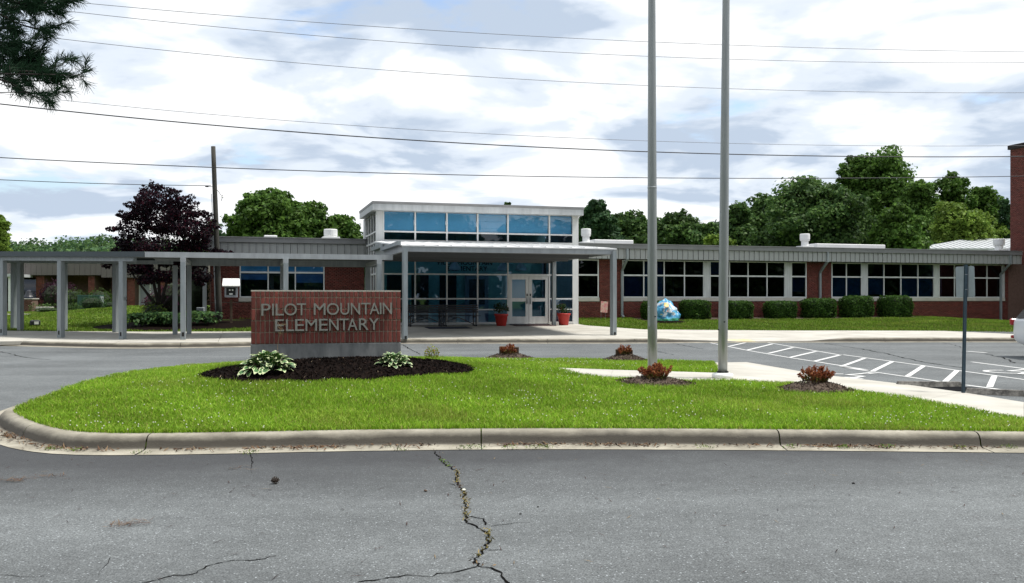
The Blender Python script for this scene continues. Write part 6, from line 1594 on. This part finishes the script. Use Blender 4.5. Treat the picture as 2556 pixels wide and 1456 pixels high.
bough([(-60, -30), (30, 5), Zp(400, 60), Zp(640, 40), Zp(820, 30)], 11.0, .03, 2.4)
bough([(-60, -10), (20, 20), Zp(300, 100), Zp(540, 140), Zp(700, 110)], 11.3, .025, 2.2)
bough([(-50, 10), Zp(20, 190), Zp(200, 290), Zp(380, 350), Zp(540, 370), Zp(690, 330)], 10.9, .02, 1.0)
bough([(-50, 95), Zp(20, 540), Zp(180, 545), Zp(330, 525), Zp(480, 450)], 11.1, .018, 1.0)
bough([(-60, 60), Zp(-20, 380), Zp(80, 360), Zp(160, 400)], 11.0, .02, 2.0)
bough([(-60, 120), Zp(-10, 640), Zp(150, 700), Zp(300, 690), Zp(400, 660)], 11.2, .018, 1.6)
bough([(-60, 160), Zp(0, 850), Zp(300, 890), Zp(560, 900), Zp(640, 915)], 11.0, .02, 1.7)
bough([Zp(-60, 820), Zp(180, 840), Zp(420, 800), Zp(500, 730)], 11.3, .015, 1.5)
bough([Zp(-60, 900), Zp(480, 900), Zp(640, 860), Zp(790, 815), Zp(860, 740)], 11.05, .015, .8)
bough([Zp(-60, 930), Zp(600, 940), Zp(820, 945), Zp(1000, 945), Zp(1100, 890)], 10.95, .014, .35)
bough([Zp(-80, 960), Zp(120, 1000), Zp(400, 1020), Zp(620, 1025), Zp(720, 980)], 11.15, .017, 1.3)
bough([Zp(-80, 980), Zp(120, 1040), Zp(330, 1160), Zp(560, 1200), Zp(690, 1160)], 10.9, .016, .9)
bough([Zp(-80, 1020), Zp(100, 1090), Zp(300, 1180)], 11.2, .01, .5)
bough([Zp(330, 1160), Zp(480, 1250), Zp(600, 1265), Zp(640, 1290)], 10.95, .008, .6)
bough([Zp(-80, 560), Zp(60, 600), Zp(160, 620)], 11.0, .014, 2.2)
bough([Zp(-80, 740), Zp(100, 760), Zp(250, 770)], 11.25, .014, 2.0)
for k in range(16):
    a = pr.uniform(1.9, 5.2); z = pr.uniform(4.2, 10); L = pr.uniform(1.2, 2.4); pts = [Vector((0, 0, z)), Vector((L * .5 * math.cos(a), L * .5 * math.sin(a), z + .15)), Vector((L * math.cos(a), L * math.sin(a), z))]
    mbt.tube(pts, [.03, .02, .006], 6)
    for j in range(18): q = pts[0].lerp(pts[2], pr.uniform(.3, 1)) + Vector((pr.gauss(0, .1), pr.gauss(0, .1), pr.gauss(.12, .1))); tuft(q, (math.cos(a), math.sin(a), .3), 16, .12)
mbt.build("trunk", M['bark_dark'], pine, True)
mesh_obj("needles", np_mesh("needles", NV, NQ, M['needle'], np.array(NC)), pine)

# ------------------------------------------------------------------ white car at the right edge
def car(x, y, rz, label):
    c = empty("parked_car", (x, y, 0), rz, label, "car")
    st = [(0.0, .62, .52, .95, 1.02, .55), (0.06, .80, .36, .98, 1.08, .62), (0.25, .88, .28, 1.0, 1.30, .66), (0.6, .90, .24, 1.0, 1.54, .66), (1.2, .91, .22, 1.0, 1.62, .66), (2.2, .92, .22, .98, 1.63, .67), (2.8, .92, .22, .96, 1.55, .66), (3.4, .91, .22, .95, 1.12, .70), (4.2, .87, .24, .86, .94, .66), (4.5, .76, .30, .78, .82, .55), (4.58, .62, .40, .66, .70, .45)]
    mb = MB(); n = 12
    for (xx, w, zb__, zbelt, ztp, wt) in st:
        ring = [(-w * .86, zb__), (-w, zb__ + .14), (-w, (zb__ + zbelt) / 2), (-w * .985, zbelt), (-wt - .03, ztp - .06), (-wt * .8, ztp), (wt * .8, ztp), (wt + .03, ztp - .06), (w * .985, zbelt), (w, (zb__ + zbelt) / 2), (w, zb__ + .14), (w * .86, zb__)]
        mb.v += [(xx, a, b) for a, b in ring]
    for i in range(len(st) - 1):
        for k in range(n): a = i * n + k; b = i * n + (k + 1) % n; mb.f.append((a, b, b + n, a + n))
    mb.f.append(tuple(reversed(range(n)))); mb.f.append(tuple((len(st) - 1) * n + k for k in range(n)))
    bo = mb.build("body", M['car'], c, True); md = bo.modifiers.new("sub", 'SUBSURF'); md.levels = md.render_levels = 2
    for sy in (-1, 1):
        for a, b, a2, b2 in ((.62, 1.15, .45, 1.15), (1.22, 2.05, 1.22, 2.1), (2.12, 2.75, 2.16, 3.1)):
            MB().add([(a2, sy * .93, 1.02), (b2, sy * .93, 1.02), (b, sy * .735, 1.47), (a, sy * .735, 1.47), (a2, sy * .88, 1.02), (b2, sy * .88, 1.02), (b, sy * .69, 1.47), (a, sy * .69, 1.47)], [(0, 1, 2, 3), (4, 7, 6, 5), (0, 4, 5, 1), (1, 5, 6, 2), (2, 6, 7, 3), (3, 7, 4, 0)]).build("side_window", M['black'], c)
        MB().cbox(-.01, .34, sy * .80 - .07, sy * .80 + .07, .86, 1.04, .03).build("tail_light", M['red_lens'], c)
        MB().cbox(.02, .16, sy * .80 - .06, sy * .80 + .06, .5, .58, .015).build("reflector", M['red_lens'], c)
        MB().cbox(4.3, 4.52, sy * .66 - .1, sy * .66 + .1, .66, .78, .03).build("headlight", M['lamp_white'], c)
        MB().cbox(3.0, 3.16, sy * .95 - .06 , sy * .95 + .12, 1.0, 1.12, .03).build("mirror", M['car'], c)
    MB().add([(.02, -.52, 1.06), (.02, .52, 1.06), (.36, .5, 1.46), (.36, -.5, 1.46), (.08, -.52, 1.06), (.08, .52, 1.06), (.42, .5, 1.46), (.42, -.5, 1.46)], [(0, 3, 2, 1), (4, 5, 6, 7), (0, 1, 5, 4), (1, 2, 6, 5), (2, 3, 7, 6), (3, 0, 4, 7)]).build("rear_window", M['black'], c)
    for xx in (.86, 3.62):
        for sy in (-1, 1):
            w_ = MB().tube([(xx, sy * .70, .34), (xx, sy * .74, .34), (xx, sy * .90, .34), (xx, sy * .925, .34)], [.30, .345, .345, .31], 28).build("wheel", M['tyre'], c, True)
            MB().tube([(xx, sy * .85, .34), (xx, sy * .932, .34)], [.22, .20], 20).build("rim", M['rim'], w_)
            MB().tube([(xx, sy * .66, .36), (xx, sy * .912, .36)], .40, 28).build("wheel_arch", M['black'], w_)
    return c
cx_ = (2546 - CX) * 25.6 / F; car(13.72, 24.2, math.radians(-7), "white car parked at the right edge, only its rear end in view")

# ------------------------------------------------------------------ grass, clover, litter
def blades(n, box_, ok_fn, zfn, hmin, hmax, wd, cols, rng, name, label, bend=0.5, weight=None):
    X = rng.uniform(box_[0], box_[1], n); Y = rng.uniform(box_[2], box_[3], n) if weight is None else weight(n)
    k = ok_fn(X, Y); X, Y = X[k], Y[k]; n = len(X); Z = zfn(X, Y)
    a = rng.uniform(0, 6.283, n); lean = rng.uniform(0.15, bend, n); clump = 0.5 + 0.5 * np.sin(X * 2.7 + 1.3 * np.sin(Y * 1.9)) * np.sin(Y * 3.1 + X * .7)
    h = rng.uniform(hmin, hmax, n) * (0.75 + 0.5 * clump)
    b = rng.uniform(0, 6.283, n); w = wd * rng.uniform(.7, 1.3, n)
    sx, sy = np.cos(b) * w / 2, np.sin(b) * w / 2; lx, ly = np.cos(a) * lean * h, np.sin(a) * lean * h
    p0 = np.stack([X - sx, Y - sy, Z - .01], 1); p1 = np.stack([X + sx, Y + sy, Z - .01], 1)
    m0 = np.stack([X + lx * .35 - sx * .8, Y + ly * .35 - sy * .8, Z + h * .6], 1); m1 = np.stack([X + lx * .35 + sx * .8, Y + ly * .35 + sy * .8, Z + h * .6], 1)
    t0 = np.stack([X + lx - sx * .12, Y + ly - sy * .12, Z + h], 1); t1 = np.stack([X + lx + sx * .12, Y + ly + sy * .12, Z + h], 1)
    V_ = np.stack([p0, p1, m1, m0, t1, t0], 1).reshape(-1, 3); i = np.arange(n)[:, None] * 6
    Q_ = np.concatenate([i + [0, 1, 2, 3], i + [3, 2, 4, 5]], 0)
    cols = np.array(cols); C_ = cols[rng.choice(len(cols), n, p=[.4, .34, .18, .08])] * (rng.uniform(.6, 1.45, n) * (0.86 + 0.28 * clump) * (0.88 + 0.16 * np.sin(X * .9 + 2 * np.sin(Y * .6)) * np.sin(Y * 1.3 + .8 * X)))[:, None]
    dry = np.clip(np.sin(X * .83 + 1.7 * np.sin(Y * .71 + 2)) * np.sin(Y * 1.07 + 1.1 * np.sin(X * .47)) + .35 * np.sin(X * 4.1 + Y * 2.2) - .35, 0, 1)[:, None] * rng.uniform(.2, 1.0, (n, 1))
    C_ = C_ * (1 - .55 * dry) + np.array([[.30, .29, .07]]) * .55 * dry
    return tag(mesh_obj(name, np_mesh(name, V_, Q_, M['grass'], np.repeat(C_, 6, 0))), label, kind="stuff")
gr = np.random.default_rng(99)
MNDS = []
def ok_island(X, Y):
    r = in_poly(X, Y, [tuple(p) for p in offset_in(KI, 0.17, 1)] + [q[:2] for q in PC[1:]]) & ~in_path(X, Y) & (mul_k(X, Y) > 0.98)
    for (u_, v_, z_, rx, ry) in ((1271, 886, .26, .5, .40), (1559, 892, .24, .44, .36), (1636, 957, .21, .5, .36), (2035, 972, .18, .46, .46)):
        x, y, _ = gp(u_, v_, z_); r &= ((X - x) / rx) ** 2 + ((Y - y) / ry) ** 2 > 0.9
    return r
GC = [(0.18, 0.335, 0.02), (0.245, 0.41, 0.032), (0.33, 0.46, 0.055), (0.34, 0.33, 0.09)]
wY = lambda n: 9.6 + 12.2 * gr.random(n) ** 1.35
blades(430000, (-8, 8.2, 9.5, 22), ok_island, zi, .02, .052, .0085, GC, gr, "grass", "bright green grass with clover on the island", 1.5, wY)
blades(6000, (-8, 8.2, 9.5, 22), lambda X, Y: ok_island(X, Y) & (np.sin(X * 1.7) * np.sin(Y * 2.3) > .15), zi, .06, .10, .008, GC, gr, "long_grass", "longer grass tufts on the island", .8, wY)
# edges of the path: grass flopping over
n = 1700; X = gr.uniform(-8, 8.2, n * 3); Y = wY(n * 3); k = ok_island(X, Y); X, Y = X[k][:n], Y[k][:n]
patch = (np.sin(X * 1.3 + .6) + np.sin(Y * 1.7 + X * .5) + gr.normal(0, .7, len(X))) > 0.4; X, Y = X[patch], Y[patch]
Zc = zi(X, Y) + gr.uniform(.03, .055, len(X)); CV, CQ = [], []
P = np.stack([X, Y, Zc], 1)
offs = np.array([[1, 0, 0], [-1, 0, 0], [0, 1, 0], [0, -1, 0], [0, 0, 1], [0, 0, -1]]) * 0.009
V_ = (P[:, None, :] + offs[None]).reshape(-1, 3); i = np.arange(len(P))[:, None] * 6
T_ = np.concatenate([i + f for f in ([0, 2, 4], [2, 1, 4], [1, 3, 4], [3, 0, 4], [2, 0, 5], [1, 2, 5], [3, 1, 5], [0, 3, 5])], 0)
M['clover'] = mat('clover_white', (0.62, 0.62, 0.52), 0.8, var=0.2, vscale=40)
tag(mesh_obj("clover_flowers", np_mesh("clover_flowers", V_, T_, M['clover'])), "white clover flowers dotted over the island lawn", kind="stuff")
# far lawns
FC = [(0.115, 0.20, 0.02), (0.155, 0.25, 0.028), (0.20, 0.29, 0.04), (0.22, 0.22, 0.07)]
def okR(X, Y):
    s_ = X * CP + Y * SP; t_ = -X * SP + Y * CP; tb_ = np.interp(s_, [q[0] for q in rbs], [q[1] for q in rbs]); return (s_ > sR + .1) & (t_ > tb_ + .02) & (t_ < np.where((s_ > su(1590, 42.7)) & (s_ < su(2290, 42.7)), 41.8, T_W)) & (((X - rx_) / .95) ** 2 + ((Y - ry_ + .12) / .65) ** 2 > 1)
def zR(X, Y): return np.array([z_lawnR(a, b) for a, b in zip(X * CP + Y * SP, -X * SP + Y * CP)])
blades(200000, (1.5, 34, 37, 60), okR, zR, .05, .09, .03, FC, gr, "grass", "mown grass of the strip before the right wing", .7)
def okL(X, Y):
    s_ = X * CP + Y * SP; t_ = -X * SP + Y * CP; tb_ = np.interp(s_, [q[0] for q in lbs], [q[1] for q in lbs]); b0_ = su(520, 40.9)
    return (s_ < sL - .3) & (t_ > tb_ + .02) & (t_ < np.where(s_ > -2, T_W - .3, 70)) & (((s_ - b0_) / 4.6) ** 2 + ((t_ - 41.2) / 2.6) ** 2 > 1) & (X > -36)
def zLv(X, Y): return np.array([z_lawnL(a, b) for a, b in zip(X * CP + Y * SP, -X * SP + Y * CP)])
blades(160000, (-34, -4, 33, 54), okL, zLv, .05, .09, .03, FC, gr, "grass", "mown grass rising behind the covered walkway", .7)
# leaf litter and pine needles in the gutter and on the road
kp = np.array([(p.x, p.y) for p in isl_path if p.y < 11.2]); n = 3000
i = gr.integers(0, len(kp), n); cl_w = (np.sin(kp[i, 0] * 2.1) + np.sin(kp[i, 0] * 5.3 + 1) + gr.normal(0, .8, n)) > 0.1; i = i[cl_w]; n = len(i)
P = np.stack([kp[i, 0] + gr.normal(0, .1, n), kp[i, 1] - np.abs(gr.normal(0.05, .07, n)) - .02, np.full(n, .017) + gr.uniform(0, .015, n)], 1)
cb = np.array([[0.12, 0.07, 0.04], [0.07, 0.04, 0.027], [0.20, 0.14, 0.085], [0.04, 0.025, 0.02]])[gr.choice(4, n, p=[.4, .25, .2, .15])]
chips(P, gr.normal(size=(n, 3)) * .35 + [0, 0, 1], gr.uniform(.03, .12, n), gr.uniform(.006, .022, n), cb, "leaf_litter", "brown leaves and needles lying in the gutter", gr)
n = 420; X = gr.uniform(-5, 5, n); Y = gr.uniform(4.2, 9.2, n); P = np.stack([X, Y, np.full(n, .008)], 1)
cb = np.array([[0.05, 0.025, 0.02], [0.03, 0.02, 0.02], [0.20, 0.15, 0.09]])[gr.choice(3, n, p=[.5, .35, .15])]
chips(P, gr.normal(size=(n, 3)) * .1 + [0, 0, 1], gr.uniform(.02, .13, n), gr.uniform(.003, .008, n), cb, "pine_needles", "scattered needles and twigs on the asphalt", gr)
# tufts of straw where needles collect
P = []
for (u_, v_, nn) in ((38, 1200, 60), (320, 1310, 60), (130, 1190, 30), (590, 1170, 20)):
    g_ = gp(u_, v_); P += [(g_[0] + gr.normal(0, .07), g_[1] + gr.normal(0, .05), .01 + gr.uniform(0, .01)) for _ in range(nn)]
P = np.array(P); n = len(P); chips(P, gr.normal(size=(n, 3)) * .2 + [0, 0, 1], gr.uniform(.05, .14, n), gr.uniform(.003, .006, n), np.array([[0.09, 0.045, 0.03], [0.15, 0.10, 0.06]])[gr.integers(0, 2, n)], "straw_tufts", "little heaps of pine straw on the asphalt", gr)
# weeds in the crack and along the gutter
WP, WC = [], []
mc = [gp(u_, v_) for u_, v_ in main_crack]
segw = {0: (.3, 'd'), 1: (1.4, 'g'), 2: (1.4, 'g'), 3: (.8, 'd'), 4: (1.2, 'y'), 5: (.6, 'd'), 6: (1.2, 'y'), 7: (1.4, 'y'), 8: (1.0, 'y'), 11: (1.0, 'y'), 12: (1.2, 'y'), 13: (1.0, 'y'), 14: (.8, 'y'), 15: (.8, 'd'), 16: (.9, 'd'), 17: (.5, 'd')}
colw = {'g': [(0.10, 0.18, 0.03), (0.14, 0.20, 0.04)], 'y': [(0.20, 0.17, 0.05), (0.12, 0.10, 0.03), (0.26, 0.2, 0.09)], 'd': [(0.22, 0.15, 0.08), (0.06, 0.035, 0.025)]}
for k, (dn, ty) in segw.items():
    a, b = Vector(mc[k]), Vector(mc[k + 1])
    for j in range(int(dn * (b - a).length * 65)):
        q = a.lerp(b, R.random()); WP.append((q.x + R.gauss(0, .016), q.y + R.gauss(0, .012), .012 + R.uniform(0, .02))); WC.append(R.choice(colw[ty]))
for (u_, v_) in Z4([(735, 255), (1025, 258), (1250, 255), (1350, 252), (620, 258), (25, 270)]) + Z6([(295, 700), (415, 705), (790, 720), (1430, 720)]) + [P2(760, 688), P2(1055, 690), P2(1300, 688), P2(1725, 692), P2(270, 688), P2(2010, 690)]:
    g_ = gp(u_, v_)
    for j in range(40): WP.append((g_[0] + R.gauss(0, .055), g_[1] + R.gauss(0, .02), .015 + R.uniform(0, .035))); WC.append(R.choice(colw['g']))
WP = np.array(WP); n = len(WP); chips(WP, gr.normal(size=(n, 3)) * .8 + [0, 0, .5], gr.uniform(.015, .05, n), gr.uniform(.004, .011, n), np.array(WC), "crack_weeds", "small weeds growing in the crack and gutter", gr)
# pine cone and a few stones on the drive
def cone(u_, v_, r, label):
    g_ = gp(u_, v_); o = empty("pine_cone", (g_[0], g_[1], r * .9), R.uniform(0, 3), label, "pine cone"); mb = MB()
    for k in range(46):
        f = k / 46; a = k * 2.4; z = (f - .5) * 2.2 * r; q = r * (math.sin(math.pi * (f * .86 + .1))) * .95
        mb.add([(z, .35 * q * math.cos(a), .35 * q * math.sin(a)), (z + .1 * r, q * math.cos(a - .28), q * math.sin(a - .28)), (z + .28 * r, q * 1.05 * math.cos(a), q * 1.05 * math.sin(a)), (z + .1 * r, q * math.cos(a + .28), q * math.sin(a + .28))], [(0, 1, 2, 3)])
    mb.build("scales", M['stump'], o); MB().lathe([(.1 * r, -r), (.5 * r, -.5 * r), (.55 * r, .2 * r), (.1 * r, r)], 8).build("core", M['bark_dark'], o).rotation_euler = (0, math.radians(90), 0)
cone(686, 1208, .035, "brown pine cone lying on the asphalt left of the big crack")
def stone(u_, v_, r, label, m):
    g_ = gp(u_, v_); bm = bmesh.new(); bmesh.ops.create_icosphere(bm, subdivisions=2, radius=r)
    for v in bm.verts: v.co = v.co * (1 + .35 * mnoise.noise(v.co * 60 + Vector((u_, v_, 0)))); v.co.z *= .6
    me = bpy.data.meshes.new("pebble"); bm.to_mesh(me); bm.free(); me.materials.append(m); tag(mesh_obj("pebble", me, None, (g_[0], g_[1], r * .45)), label, "pebble")
stone(1062, 1227, .016, "dark pebble on the asphalt just left of the crack", M['stump'])
stone(*Z4([(617, 627)])[0], .018, "white chip of stone lying in the crack", M['clover'])
stone(*Z4([(1283, 773)])[0], .009, "tiny dark pebble right of the crack, nearer the kerb", M['black'])
stone(*Z4([(1126, 838)])[0], .009, "tiny dark pebble right of the crack, nearer the viewer", M['black'])
stone(*P2(1118, 887), .014, "dark pebble on the asphalt at the right, the larger one", M['black'])
